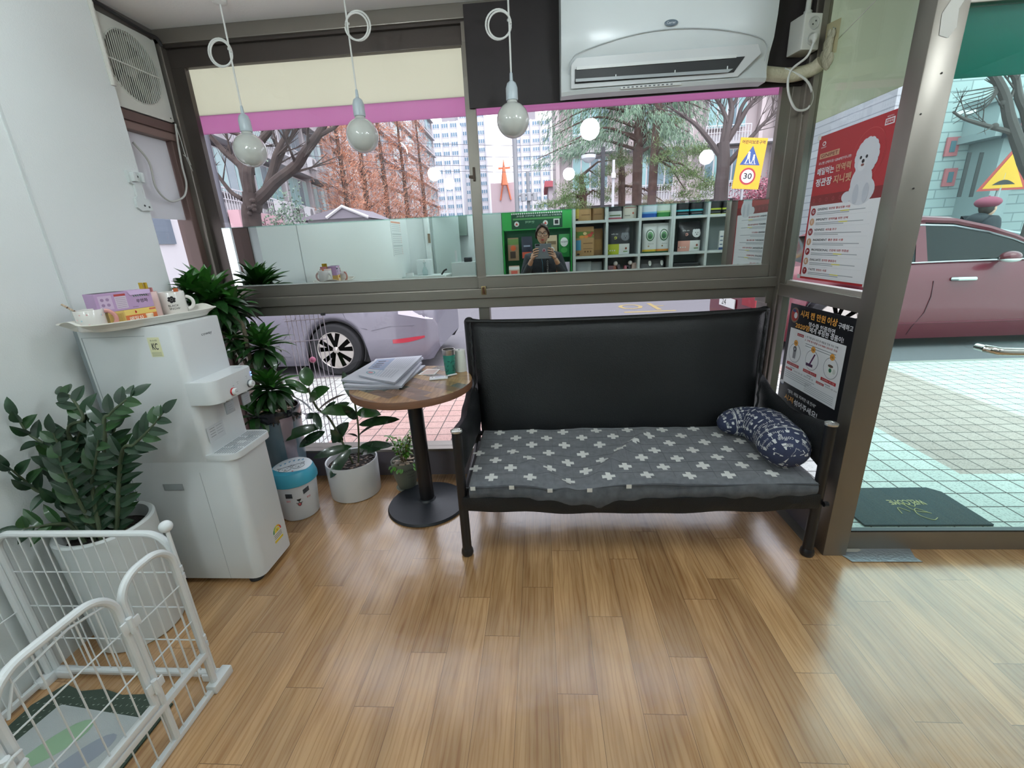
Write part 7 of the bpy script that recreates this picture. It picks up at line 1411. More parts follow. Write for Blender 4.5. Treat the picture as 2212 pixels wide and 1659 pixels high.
# cedar with drooping boughs
Yc = 14; b = at(1377, 450, 'y', Yc); zt_ = at(1385, 60, 'y', Yc).z; t = root('cedar', (b.x, Yc, GZ), 'grey green cedar with drooping boughs behind the right window', 'tree'); m = MB(); mf = MB(); r = random.Random(9)
m.tube([(b.x, Yc, GZ), at(1378, 330, 'y', Yc), at(1384, 200, 'y', Yc), (b.x+.1, Yc, zt_)], [.17, .165, .15, .08], bark2, 12)
for k in range(46):
    z = at(1380, 330-270*(k/46), 'y', Yc).z; az = k*2.4+r.random(); d = Vector((math.cos(az), math.sin(az)*.8, .12)); 
    if d.x > .3: d.x *= .6
    L_ = r.uniform(2.2, 3.6)*(1.1-.3*k/46); p = Vector((b.x, Yc, z)); q = spline([p, p+d*L_*.5+Vector((0, 0, .15)), p+d*L_-Vector((0, 0, .35*L_*.5))], 5); m.tube(q, [.06-.05*i/(len(q)-1) for i in range(len(q))], bark2, 5)
    for j in range(3, len(q)): needlecloud(mf, q[j]-Vector((0, 0, .15)), .45, .4, .3, 46, .22, gr1, r, (d.x*.5, d.y*.5, -.9), .55)
m.build('trunk_and_boughs', t); mf.build('foliage', t)
def pine(px_, px_top, Y_, tp_, rad, clouds, label, seed, mts=gr2):
    r = random.Random(seed); b = at(px_, 450, 'y', Y_); q = at(px_top, tp_, 'y', Y_); t = root('pine_tree', (b.x, Y_, GZ), label, 'tree', None); m = MB(); mf = MB(); tr_ = [Vector((b.x, Y_, GZ)), at((px_*2+px_top)/3, 450+(tp_-450)/3, 'y', Y_), at((px_+px_top*2)/3, 450+(tp_-450)*2/3, 'y', Y_), q]; m.tube(spline(tr_, 5), [rad-(rad*.45)*i/15 for i in range(16)], bark2, 10)
    for cx_, cy_, rx_, rz_, n_ in clouds:
        c = at(cx_, cy_, 'y', Y_+r.uniform(-.8, .8)); s_ = (Y_+2.65)/944; tq = min(tr_, key=lambda v: (v-c).length); m.tube([tq, tq.lerp(c, .5)+Vector((0, 0, .2)), c], [.05, .035, .01], bark2, 5)
        for k in range(max(3, n_//45)):
            u = Vector((r.gauss(0, .5)*rx_*s_, r.gauss(0, .5)*rx_*s_*.7, r.gauss(0, .5)*rz_*s_)); needlecloud(mf, c+u, .34, .3, .16, 60, .17, mts, r, (0, 0, .6), .9)
    m.build('trunk_and_branches', t); mf.build('foliage', t); return t
pine(1405, 1430, 12.5, 120, .15, [(1440, 330, 30, 18, 400), (1470, 370, 35, 20, 500), (1500, 330, 30, 20, 400), (1480, 410, 40, 22, 500), (1440, 260, 30, 20, 350), (1530, 400, 25, 16, 250)], 'straight reddish pine trunk just right of the cedar', 3)
pine(1262, 1255, 15.5, 380, .16, [(1215, 432, 28, 12, 500), (1250, 405, 30, 14, 500), (1290, 380, 30, 16, 500), (1300, 420, 28, 16, 400), (1245, 448, 40, 8, 450), (1190, 446, 20, 8, 200), (1330, 345, 25, 14, 350)], 'low spreading green pine at the left of the black lamp post', 4)
pine(1345, 1340, 17, 300, .16, [(1340, 400, 25, 22, 500), (1355, 350, 30, 20, 400), (1400, 430, 20, 14, 300), (1440, 440, 30, 10, 300)], 'rust tinged pine behind the cedar trunk', 5, [K('7d7a58', .8), K('8e7c60', .8), K('6c7a50', .8)])
# bare tree at the right of the window
Yb = 10.5; Bq = lambda a, b, d=0: at(980+a/2.765, b/2.765, 'y', Yb+d); b = at(1568, 450, 'y', Yb); t = root('bare_tree', (b.x, Yb, GZ), 'bare grey tree with a fan of branches left of the yellow school zone sign', 'tree'); m = MB()
limb(m, [(b.x, Yb, GZ), Bq(1595, 1190), Bq(1610, 1000), Bq(1610, 850)], .19, .15, bark3, 10)
for pts, r0 in (([Bq(1610, 900), Bq(1640, 760), Bq(1660, 650), Bq(1640, 540), Bq(1650, 420)], .11), ([Bq(1605, 950), Bq(1520, 830), Bq(1440, 740), Bq(1350, 680), Bq(1290, 640)], .08), ([Bq(1640, 740), Bq(1600, 640), Bq(1550, 560), Bq(1530, 470)], .06), ([Bq(1610, 880), Bq(1700, 740), Bq(1760, 640), Bq(1840, 560), Bq(1930, 500)], .09), ([Bq(1640, 980), Bq(1760, 840), Bq(1860, 730), Bq(1960, 640)], .08), ([Bq(1690, 750), Bq(1720, 640), Bq(1780, 540), Bq(1800, 430)], .06), ([Bq(1650, 660), Bq(1700, 560), Bq(1690, 450)], .05), ([Bq(1600, 850), Bq(1620, 700), Bq(1580, 600)], .05)):
    limb(m, pts, r0, .022, bark3, 7, 10, rn, 1.3)
m.build('trunk_and_branches', t)
m = MB(); r = random.Random(31)
for cx_, cy_ in ((1635, 420), (1650, 400), (1620, 435), (1655, 432), (1600, 440), (1670, 415)): leafcloud(m, at(cx_, cy_, 'y', 12.5), .6, .6, .45, 260, .09, [K('8f5262', .8), K('a86a78', .8), K('7a4452', .8)], r)
t = m.build('maple_shrub', label='dusky pink leafed shrub below the school zone sign', cat='shrub')
# bare branches seen through the door
Yd = 6.8; t = root('bare_tree', (at(2235, 420, 'y', Yd).x, Yd, GZ), 'knobbly bare tree seen at the right edge through the glass door', 'tree'); m = MB(); D4 = lambda a, b, d=0: at(1900+a/2.962, 140+b/2.962, 'y', Yd+d)
limb(m, [(at(2240, 420, 'y', Yd).x, Yd, GZ), D4(1010, 900), D4(930, 620), D4(880, 480), D4(830, 340), D4(800, 200), D4(740, 80), D4(690, 40), D4(600, -30)], .13, .045, bark3, 9, 6, rn, .8); limb(m, [D4(880, 470), D4(830, 430), D4(720, 400), D4(600, 365), D4(530, 340), D4(470, 300)], .05, .018, bark3, 7, 6, rn, .7)
limb(m, [D4(930, 290), D4(890, 200), D4(870, 80), D4(820, 40), D4(760, -60)], .07, .03, bark3, 8, 6, rn, .8); limb(m, [D4(1000, 600), D4(930, 290)], .08, .07, bark3, 8)
for k in range(7): limb(m, [D4(780, 140), D4(680, 150+20*k), D4(560, 170+26*k, .3), D4(470, 180+33*k, .3)], .014, .005, bark3, 4)
for p in ((780, 170), (790, 240), (735, 395), (830, 300)): m.ball(D4(*p), .06, bark3, 5)
m.build('trunk_and_branches', t)
m = MB(); r = random.Random(8)
for k in range(8): leafcloud(m, at(590+9*k, 482, 'y', 13)-Vector((0, 0, 1.1)), .4, .5, 2.2, 420, .09, [K('5c7060', .8), K('6f8570', .8)], r)
m.build('hedge_bush', label='small clipped bush beside the plane tree trunk', cat='shrub')
# ------------------------------------------------------------------ the back of the shop, seen in the strip mirrors
shw = mat('shelf_white', 'bfc8c8', .5)
m = MB(); SX = [.47, .90, 1.33, 1.765, 2.20, 2.63]; YF, YB = -3.62, -3.96
for i, x in enumerate(SX): m.box((x-.016, YB, 0), (x+.016, YF, 2.3), shw, .002); (m.box((x-.036, YB, 0), (x-.018, YF, 2.3), shw, .002) if i == 3 else None)
for z in (.05, .37, .815, 1.262, 1.712, 2.16, 2.3): m.box((.457, YB+.001, z-.017), (2.643, YF-.004, z+.017), shw, .002)
m.box((.455, YB-.01, 0), (2.645, YB, 2.3), mat('shelf_back', '9fa9a8', .6)); m.build('shelf_unit', label='white open shelf unit filled with pet food bags behind the photographer', cat='shelf')
Fx, Fz = -X, Z
def bag(name, x, z, w, h, d, y, base, label, decals=(), group='pet food bags on the white shelves', rz=0, top=.82):
    """stand-up pouch: gusset sides, pinched crimped top; decals in fractions of the front"""
    m = MB(); N = 14; M_ = 12; vs = []
    for side in (0, 1):
        for i in range(N+1):
            for j in range(M_+1):
                a = i/N*2-1; b = j/M_; th = d/2*(1-abs(a)**5*.55)*(1 if b < .55 else max(.04, 1-((b-.55)/.42)**1.6))*(.75+.25*min(1, b*6)); ww = w/2*(1-.05*math.sin(PI*b)*0-(.03 if .9 < b else 0)*1); vs.append((x+a*ww, y+(th if side == 0 else -th), z+b*h))
    q = (N+1)*(M_+1); fs = []
    for i in range(N):
        for j in range(M_): a = i*(M_+1)+j; fs += [(a, a+1, a+M_+2, a+M_+1), (q+a, q+a+M_+1, q+a+M_+2, q+a+1)]
    for i in range(N): a = i*(M_+1); b = a+M_; fs += [(a, a+M_+1, q+a+M_+1, q+a), (b, q+b, q+b+M_+1, b+M_+1)]
    for j in range(M_): a = j; b = N*(M_+1)+j; fs += [(a, q+a, q+a+1, a+1), (b, b+1, q+b+1, q+b)]
    m.add(vs, fs, base, True); o = m.build(name, label=label, cat='bag', group=group, sharp=60)
    if decals:
        m = MB()
        def sp_(u, v, k):   # u: 0..1 from the viewer's left (viewer looks toward -y), v up
            a = -(2*u-1); b = v; th = d/2*(1-abs(a)**5*.55)*(1 if b < .55 else max(.04, 1-((b-.55)/.42)**1.6))*(.75+.25*min(1, b*6)); return (x+a*w/2, y+th+.0012*k, z+b*h)
        for k, dd in enumerate(decals):
            kind, mt = dd[0], dd[1]; k2 = 1+k*.35
            if kind == 'r':
                u0, u1, v0, v1 = dd[2:6]; nu = max(2, int(abs(u1-u0)*14)); nv = max(2, int(abs(v1-v0)*12)); g = [sp_(u0+(u1-u0)*i/nu, v0+(v1-v0)*j/nv, k2) for i in range(nu+1) for j in range(nv+1)]; m.add(g, [(i*(nv+1)+j, (i+1)*(nv+1)+j, (i+1)*(nv+1)+j+1, i*(nv+1)+j+1) for i in range(nu) for j in range(nv)], mt, True)
            elif kind == 'e':
                u, v, ru, rv = dd[2:6]; n_ = 20; c_ = [sp_(u, v, k2)]; rings = 3
                for r_ in range(1, rings+1): c_ += [sp_(u+ru*r_/rings*math.cos(2*PI*i/n_), v+rv*r_/rings*math.sin(2*PI*i/n_), k2) for i in range(n_)]
                f = [(0, 1+i, 1+(i+1) % n_) for i in range(n_)]
                for r_ in range(rings-1): f += [(1+r_*n_+i, 1+(r_+1)*n_+i, 1+(r_+1)*n_+(i+1) % n_, 1+r_*n_+(i+1) % n_) for i in range(n_)]
                m.add(c_, f, mt, True)
            elif kind == 't':
                s_, u, v, hh = dd[2:6]; vv, ff, W_, H_ = text_mesh(s_); kk = hh*h/H_; wmax = dd[6]*w if len(dd) > 6 else W_*kk; kx = wmax/W_; m.add([sp_(u+p[0]*kx/w, v+p[1]*kk/h, k2) for p in vv], ff, mt)
        m.build('printed_front', o)
    return o
def zf(r): return {1: .832+.447, 2: 1.712+.018, 0: .832}[r]
Yb_ = -3.77
kraft = mat('kraft_paper_bag', 'b08c60', .6, var=.08, vscale=20); kr2 = mat('kraft_paper_dark', '93714c', .6); char = mat('charcoal_bag', '32353a', .4); blkb = mat('black_bag', '1e1e22', .35); whb = mat('white_bag', 'cfd3d2', .4)
gD, gL, lime, oran, pnkb, wtb, dkt, blb = K('2a5a3a', .4), K('4f8f52', .4), K('b5c13c', .4), K('d58a3a', .4), K('d39c90', .4), K('d6d9d8', .4), K('2b2b30', .4), K('4f93b5', .4)
veg = lambda: [('r', K('6d7d3c'), .0, 1, .62, .84), ('e', K('b5482f'), .25, .70, .14, .06), ('e', K('d07a3a'), .45, .66, .12, .05), ('e', K('4f7a34'), .75, .76, .16, .07), ('e', K('c98a3a'), .68, .66, .13, .05), ('e', K('a33a30'), .12, .78, .1, .05), ('e', K('d9c08a'), .5, .77, .1, .05)]
z1 = 1.281
x0 = .69; bag('pet_food_bag', .60+.18, z1, .17, .345, .10, Yb_-.02, kr2, 'darker kraft bag half hidden in the first middle compartment', [('r', K('a8834f'), .1, .9, .2, .6)])
bag('pet_food_bag', .615, z1, .25, .375, .13, Yb_+.05, kraft, 'kraft bag with a vegetable picture in the middle row next to the green rack', veg()+[('r', blb, .62+.1, .98, .2, .55), ('e', dkt, .86, .06, .08, .035), ('r', K('7a5a38'), .1, .6, .42, .45), ('r', K('7a5a38'), .1, .6, .24, .26), ('e', K('6b4f30'), .2, .15, .04, .03), ('e', K('6b4f30'), .35, .15, .04, .03), ('e', K('6b4f30'), .5, .15, .04, .03)])
def halfbag(x, lab, low1, low2, dogc, txt):
    return bag('pet_food_bag', x, z1, .29, .375, .14, Yb_+.03, char if low1 is lime else blkb, lab, [('r', low1, .5, 1.0, .0, .36), ('r', wtb, 0, .5, .0, .36)]+[('e', dogc, .22, .6, .2, .14), ('e', dogc, .12, .68, .07, .06), ('e', dogc, .33, .68, .07, .06), ('e', dkt, .17, .62, .02, .016), ('e', dkt, .27, .62, .02, .016), ('e', dkt, .22, .56, .025, .02), ('t', txt, 'e', .6, .52, .1, .13), ('t', wtb, 'on the', .55, .68, .05, .3), ('e', K('8a4a3a'), .18, .2, .05, .04), ('r', K('6d8f4a'), .1, .3, .08, .11), ('e', wtb, .9, .14, .03, .025), ('e', wtb, .8, .14, .03, .025), ('e', wtb, .7, .14, .03, .025)])
halfbag(1.07, 'charcoal bag with a faint grey dog and a lime green lower half', lime, wtb, K('6f747c'), K('c9cf5a')); halfbag(2.0, 'black bag with a white fluffy dog and a pink lower half', pnkb, wtb, K('cfd2d4'), pnkb)
for i, (x, lab) in enumerate(((1.48, 'white bag with a green ring standing beside its twin, yellow stripe at the base'), (1.66, 'white bag with a green ring next to its twin, orange stripe at the base'))):
    bag('pet_food_bag', x, z1, .185, .375, .12, Yb_+.03, whb, lab, [('r', gD, 0, 1, 0, .05), ('r', (K('d9b43c'), oran)[i], 0, 1, .05, .12), ('e', gD, .5, .6, .30, .20), ('e', wtb, .5, .6, .24, .16), ('e', gL, .5, .59, .2, .13), ('e', gD, .52, .57, .13, .085), ('t', dkt, 'avocado', .25, .3, .03, .4), ('e', K('8f7a5a'), .6, .23, .06, .03)])
m = MB(); 
for i, (x, lab) in enumerate(((2.42, 'white tube with blue print in the last compartment'), (2.51, 'shorter white tube beside the blue printed one'))):
    m = MB(); h = .24-.05*i; m.box((x-.03, -3.74, z1), (x+.03, -3.70, z1+h), wtb, .004); m.box((x-.03, -3.6995, z1), (x+.03, -3.699, z1+.03), K('3a4f7a')); 
    for k in range(3): m.box((x-.02, -3.6995, z1+.06+.05*k), (x+.015, -3.699, z1+.075+.05*k), K('5a6a80'))
    m.build('small_carton', label=lab, cat='carton', group='small cartons at the end of the shelf')
z2 = 1.731
bag('pet_food_bag', .59, z2, .22, .34, .12, Yb_+.03, kraft, 'kraft bag with a yellow stripe on the top row beside the green rack', [('r', K('d9c060'), .75, 1, .1, .6), ('r', K('7a5a38'), .1, .6, .2, .23), ('e', dkt, .86, .05, .07, .03)]); bag('pet_food_bag', .79, z2, .17, .34, .10, Yb_, kr2, 'plain brown bag on the top row', [('r', K('7a5a38'), .2, .8, .2, .24)])
bag('pet_food_bag', 1.01, z2, .18, .33, .11, Yb_+.04, whb, 'white bag with a pink and green base on the top row', [('r', K('b5606f'), 0, 1, 0, .06), ('r', K('5d7a4c'), .1, .9, .12, .16), ('r', K('3a3a40'), 0, 1, .3, .6)]); bag('pet_food_bag', 1.21, z2, .18, .33, .11, Yb_+.02, mat('cream_bag', 'cfcbbf', .5), 'cream bag with red spots on the top row', [('e', K('b55a40'), .3, .2, .06, .04), ('r', K('8a8a80'), .5, .9, .1, .13), ('r', K('9a5a5a'), .1, .9, .4, .43)])
bag('pet_food_bag', 1.46, z2, .2, .34, .12, Yb_+.03, K('2c5aa8', .35), 'bright blue bag on the top row', [('r', K('6fa8d8'), .0, 1, .14, .2), ('r', K('c9d6e0'), 0, 1, .2, .8)]); bag('pet_food_bag', 1.66, z2, .2, .34, .12, Yb_+.03, K('3f8a4a', .35), 'bright green bag on the top row', [('r', K('a6c98f'), 0, 1, .16, .22), ('r', K('c9d6d0'), 0, 1, .22, .8)])
tea_ = K('3fa9b5', .35)
for x, mt, lab in ((1.89, tea_, 'black bag with a teal stripe on the top row'), (2.07, tea_, 'second black bag with a teal stripe on the top row'), (2.30, lime, 'black bag with a lime stripe on the top row'), (2.48, lime, 'last black bag with a lime stripe on the top row')): bag('pet_food_bag', x, z2, .17, .33, .12, Yb_+.03, blkb, lab, [('r', mt, 0, 1, .16, .22), ('r', mt, 0, 1, 0, .02), ('r', K('8a8d92'), .1, .9, .07, .09)])
z0 = .832
bag('pet_food_bag', .60, z0, .22, .37, .12, Yb_+.03, mat('grey_bag', '9ba3a6', .4), 'grey bag with a dark label on the lower row', [('r', K('26405a'), .08, .8, .45, .62), ('r', K('4f9a80'), .08, .8, .3, .44), ('t', wtb, 'ZIWIPEAK'[::1] if 0 else 'indulgent', .12, .5, .07, .55)]); bag('pet_food_bag', .78, z0, .16, .36, .12, Yb_, mat('grey_bag', '9ba3a6'), 'second grey bag behind the first on the lower row', [('r', K('26405a'), .08, .9, .45, .62), ('r', K('4f9a80'), .08, .9, .3, .44)])
rb = random.Random(3)
for i in range(6):
    m = MB(); x = .97+.065*i; m.box((-.04, -.05, 0), (.04, .05, .3+.03*rb.random()), K(('7a5560', '9a5a4a', '5a4a50', 'a8606a', '4a4048', 'c9b0a8')[i], .35), .02, mx=Matrix.Translation((x, -3.75, z0)) @ Matrix.Rotation(rb.uniform(-.15, .15), 4, 'Y')); m.ball((x, -3.70, z0+.33), .03, K('cfcac8', .4), 6) if i in (1, 4) else None
    m.build('treat_jar', label=('mauve', 'rust', 'plum', 'rose', 'dark', 'pale')[i]+' treat packet standing in the lower row under the lime bag', cat='packet', group='treat packets on the lower shelf')
for i, x in enumerate((1.44, 1.60)): bag('pet_food_bag', x, z0, .2, .37, .12, Yb_+.03, blkb, ('black' if i == 0 else 'second black')+' bag with white marks on the lower row', [('e', wtb, .2, .85, .1, .1), ('r', wtb, .6, .95, .05, .3), ('e', gD, .5, .1, .3, .05)])
m = MB(); m.box((1.80, -3.9, z0), (2.14, -3.66, z0+.30), K('202226', .4), .01); m.box((1.83, -3.6595, z0+.12), (2.1, -3.659, z0+.16), K('6a6d72')); m.build('storage_box', label='flat black box on the lower row under the pink bag', cat='box')
# green rack with hanging packs
t = root('display_rack', (-.02, -3.85, 0), 'green display rack with a printed header board behind the photographer', 'display rack'); grn = mat('rack_green', '2f9a48', .4); grd = mat('rack_dark_green', '1f5a3c', .4)
m = MB(); m.box((-.50, -3.97, .3), (.445, -3.93, 2.2), grd); m.box((-.50, -3.93, .0), (-.485, -3.72, 1.66), grn); m.box((.43, -3.93, 0), (.445, -3.72, 1.66), grn); m.box((-.5, -3.93, .2), (.445, -3.72, .24), grn); m.build('rack_frame', t)
m = MB(); m.box((-.50, -3.78, 1.655), (.445, -3.76, 1.90), grn); hb_ = m.build('header_board', t); m = MB(); y = -3.7585; m.box((-.37, y-.002, 1.668), (.32, y, 1.865), mat('header_dark_green', '174a33', .4))
for k in range(24): m.ball((-.36+.029*k, y, 1.865), .011, wtb, 4, sc=(1, .1, 1))
m.text('사료보다 2~3배로 훨씬 면역력이 좋은데..', (.31, y+.001, 1.822), Fx, Z, .022, wtb, w=.62); m.box((-.35, y, 1.785), (.30, y+.001, 1.808), gL); m.box((-.33, y, 1.69), (-.25, y+.001, 1.77), wtb) if 0 else m.box((.20, y, 1.70), (.28, y+.001, 1.78), wtb); m.box((.215, y+.001, 1.715), (.265, y+.0015, 1.765), dkt)
for x in (.09, -.30): m.lathe([(0, 0), (.033, 0), (.033, .001), (0, .001)], wtb, n=20, mx=Matrix.Translation((x, y+.001, 1.735)) @ Matrix.Rotation(-PI/2, 4, 'X')); m.add([(x-.02, y+.0035, 1.72), (x+.02, y+.0035, 1.72), (x, y+.0035, 1.755)], [(0, 1, 2)], K('b5403a'))
m.text('면역력', (-.06, y+.001, 1.74), Fx, Z, .03, K('9fc9a8'), w=.12); m.build('header_print', hb_)
for x, z, base, dec, lab in ((-.36, 1.26, mat('brown_pack', '8a7258', .4), [('r', K('5a7a3c'), .0, 1, .7, .95), ('e', K('c05a30'), .5, .55, .25, .12), ('r', K('3f342c'), .3, .8, .1, .4)], 'brown pack hanging at the left of the green rack'), (-.17, 1.27, K('232a3c', .4), [('r', K('c0533c'), .05, .95, .05, .32), ('r', K('8a93a5'), .2, .8, .55, .62)], 'navy and orange pack hanging left of the photographer'), (.17, 1.27, mat('tan_pack', 'b3a284', .4), [('r', K('6a5a40'), .1, .9, .6, .75), ('e', wtb, .5, .35, .25, .15)], 'tan pack hanging right of the photographer'), (.34, 1.28, K('1f7a3a', .35), [('e', wtb, .5, .65, .35, .2), ('e', K('3f9a4a'), .5, .3, .3, .12), ('t', dkt, 'FRESH', .2, .62, .08, .6)], 'bright green pack hanging at the right of the green rack')):
    bag('hanging_pack', x, z, .15, .30, .04, -3.76, base, lab, dec, 'packs hanging on the green rack'); 
for x, z, base, dec, lab in ((-.36, .92, K('bfa593', .4), [('r', K('c0584a'), .2, .8, .5, .75), ('r', wtb, 0, 1, .8, .95)], 'beige pack on the lower hooks at the left'), (-.17, .92, mat('tan_pack', 'b3a284'), [('r', K('8a7a5c'), .2, .8, .4, .6)], 'tan pack on the lower hooks'), (.17, .92, K('b3654a', .4), [('r', wtb, .2, .8, .4, .6)], 'rust pack on the lower hooks'), (.34, .94, K('c5b8cc', .4), [('e', K('7a4f8a'), .5, .6, .3, .14), ('r', K('9a7aa5'), .2, .8, .3, .4)], 'lilac pack on the lower hooks at the right')):
    bag('hanging_pack', x, z, .15, .27, .04, -3.76, base, lab, dec, 'packs hanging on the green rack')
# left back corner
m = MB(); m.box((-.86, -3.99, 0), (-.52, -3.90, 2.64), K('bcc9c7')); m.box((-.86, -3.90, 0), (-.80, -3.86, 2.64), K('c9d3d1')); m.build('trim_3', label='white boxed corner beside the green rack', **S)
m = MB(); m.box((-1.66, -4.10, 0), (-1.60, -3.98, 2.15), K('c9d0ce'), .004); m.box((-1.66, -4.1, 2.1), (-.72, -3.98, 2.18), K('c9d0ce')); m.build('trim_4', label='white door frame at the back', **S)
m = MB(); m.box((0, -.02, .02), (.62, .02, 2.08), mat('door_leaf_white', 'b9c6c2', .5), .004, mx=Matrix.Translation((-1.58, -4.15, 0)) @ Matrix.Rotation(math.radians(-62), 4, 'Z')); d = m.build('door_2', label='half open white door at the back', **S)
m = MB(); m.box((-1.615, -3.985, 1.55), (-1.58, -3.97, 1.68), K('8a7a68', .4, metal=.6)); m.build('door_latch', d)
m = MB(); m.box((-1.55, -5.14, 1.65), (-1.20, -5.0, 2.2), mat('grey_green_cabinet', '6f7f76', .5)); m.build('wall_cabinet', label='grey green wall cabinet in the room behind the half open door', cat='cabinet')
m = MB(); m.box((-1.48, -4.75, 0), (-1.02, -4.45, 1.24), K('c5ccca', .5), .006); m.build('pedestal', label='white plinth carrying a planted vase in the back room', cat='plinth')
t = root('vase', (-1.38, -4.6, 1.242), 'white vase with upright snake plant leaves on the plinth', 'vase'); m = MB(); m.lathe([(0, 0), (.06, 0), (.062, .01), (.062, .18), (.056, .18), (.05, .1)], cw, (-1.38, -4.6, 1.242), 24); m.build('vase_body', t)
m = MB()
for k in range(7): a = k*2.4; m.leaf((-1.38+.02*math.cos(a), -4.6+.02*math.sin(a), 1.38), (.12*math.cos(a), .12*math.sin(a), 1), (1, .2, 0), .42-.04*k, .035, mat('snake_leaf', '2c4a34', .4), 5, droop=.1, shape='strap')
m.build('leaves', t)
m = MB(); m.box((-1.2, -4.62, 1.242), (-1.08, -4.5, 1.31), K('1c1f24', .4), .01); m.build('black_gadget', label='small black device at the edge of the plinth', cat='device'); 
m = MB(); m.box((-1.90, -3.95, 0), (-1.32, -3.55, 1.09), K('c1cac8', .5), .008); m.box((-1.925, -3.96, 1.09), (-1.30, -3.53, 1.115), K('cdd5d3', .4), .004); m.build('counter', label='white counter against the left wall at the back', cat='counter')
m = MB(); m.box((-1.76, -3.9, 1.116), (-1.56, -3.72, 1.33), K('cfd6d6', .4), .015); m.build('white_box', label='upright white case standing on the back counter', cat='case')
m = MB(); m.lathe([(0, 0), (.035, 0), (.04, .06), (.02, .11), (.012, .12), (.012, .16), (.02, .165), (.02, .18), (0, .18)], glass('bottle_plastic', (.85, .9, .9), 1.4), (-1.62, -3.64, 1.116), 16); m.tube([(-1.62, -3.64, 1.29), (-1.62, -3.64, 1.32), (-1.62, -3.6, 1.325)], .006, wtb, 6); m.build('pump_bottle', label='clear pump bottle in front of the white case', cat='bottle')
m = MB(); m.tube([(-1.38, -3.6, 1.12), (-1.34, -3.6, 1.17), (-1.30, -3.6, 1.19)], .012, K('1c1d20'), 8); m.box((-1.88, -3.62, 1.116), (-1.78, -3.56, 1.16), wtb, .003); m.build('card_holder', label='small white card holder and black clip on the counter', cat='holder')
# calendar
t = root('wall_calendar', (-1.925, -3.5, 1.4), 'paper wall calendar on the left wall near the back', 'calendar'); m = MB(); m.box((-1.929, -3.74, 1.40), (-1.926, -3.30, 1.86), wtb)
o = m.build('sheet', t); m = MB(); xq = -1.9255
for r_ in range(3):
    zt_ = 1.84-.15*r_; m.box((xq, -3.72, zt_-.02), (xq+.0005, -3.32, zt_), K('c98a70' if r_ == 0 else 'b9c0c0'))
    for i in range(7):
        for j in range(4): yy = -3.70+.055*i; m.box((xq, yy, zt_-.045-.025*j), (xq+.0005, yy+.02, zt_-.037-.025*j), K('c0705c' if i == 0 else '7a858a'))
m.build('printed_dates', o)
# ------------------------------------------------------------------ the photographer, seen in the strip mirror
skn = mat('warm_skin', 'c29a82', .5, var=.05, vscale=20); fl_ = mat('dark_grey_fleece', '3b3f46', .9, bump=.5, bscale=120, var=.15, vscale=50); hairm = mat('brown_hair', '2a1a14', .6, bump=.4, bscale=60, stretch=(1, 1, .2)); trou = mat('black_trousers', '1c1d22', .8)
PX, PY = .045, -3.0
t = root('person', (PX, PY, 0), 'person in glasses and dark fleece holding up a phone, reflected in the mirror', 'person')
def pv(x, y, z): return Vector((PX+x, PY+y, z))
def chain(name, pts, radii, edges, mt, par, rt=0, sub=2): return skin_body(name, par, pts, edges, radii, mt, sub, rt)
# body of skin: hips, chest, neck, arms, legs as one surface
B = [pv(0, 0, .92), pv(0, 0, 1.08), pv(0, .0, 1.24), pv(0, -.01, 1.33), pv(0, .01, 1.40), pv(0, .03, 1.46)]
Lsh, Lel, Lwr = pv(-.17, -.01, 1.30), pv(-.235, .06, 1.075), pv(-.135, .285, 1.305)
Rsh, Rel, Rwr = pv(.17, -.01, 1.30), pv(.25, .06, 1.075), pv(.135, .285, 1.305)
legs = [pv(-.09, 0, .86), pv(-.10, .02, .48), pv(-.10, -.01, .09), pv(-.10, .09, .04), pv(.09, 0, .86), pv(.10, .02, .48), pv(.10, -.01, .09), pv(.10, .09, .04)]
V_ = B+[Lsh, Lel, Lwr, Rsh, Rel, Rwr]+legs
E_ = [(0, 1), (1, 2), (2, 3), (3, 4), (4, 5), (3, 6), (6, 7), (7, 8), (3, 9), (9, 10), (10, 11), (0, 12), (12, 13), (13, 14), (14, 15), (0, 16), (16, 17), (17, 18), (18, 19)]
R_ = [(.15, .11), (.14, .10), (.155, .105), (.11, .085), .052, .048, .06, .042, .026, .06, .042, .026, .085, .06, .042, .035, .085, .06, .042, .035]
chain('body', V_, R_, E_, skn, t)
J = [pv(0, 0, .90), pv(0, 0, 1.08), pv(0, 0, 1.22), pv(0, -.01, 1.335), pv(0, 0, 1.395), pv(-.175, -.01, 1.305), pv(-.24, .06, 1.07), pv(-.155, .24, 1.255), pv(.175, -.01, 1.305), pv(.255, .06, 1.07), pv(.155, .24, 1.255)]
chain('fleece_jacket', J, [(.18, .135), (.17, .125), (.18, .13), (.13, .10), .068, .078, .062, .046, .078, .062, .046], [(0, 1), (1, 2), (2, 3), (3, 4), (3, 5), (5, 6), (6, 7), (3, 8), (8, 9), (9, 10)], fl_, t)
chain('trousers', [pv(0, 0, .93)]+[legs[i]+Vector((0, 0, .0)) for i in (0, 1, 2, 4, 5, 6)], [(.17, .13), .105, .08, .06, .105, .08, .06], [(0, 1), (1, 2), (2, 3), (0, 4), (4, 5), (5, 6)], trou, t)
for s_ in (-1, 1): m = MB(); m.ball(pv(.10*s_, .06, .04), .055, K('d0cfca'), 8, sc=(.85, 2.1, .72)); m.build('shoe', t)
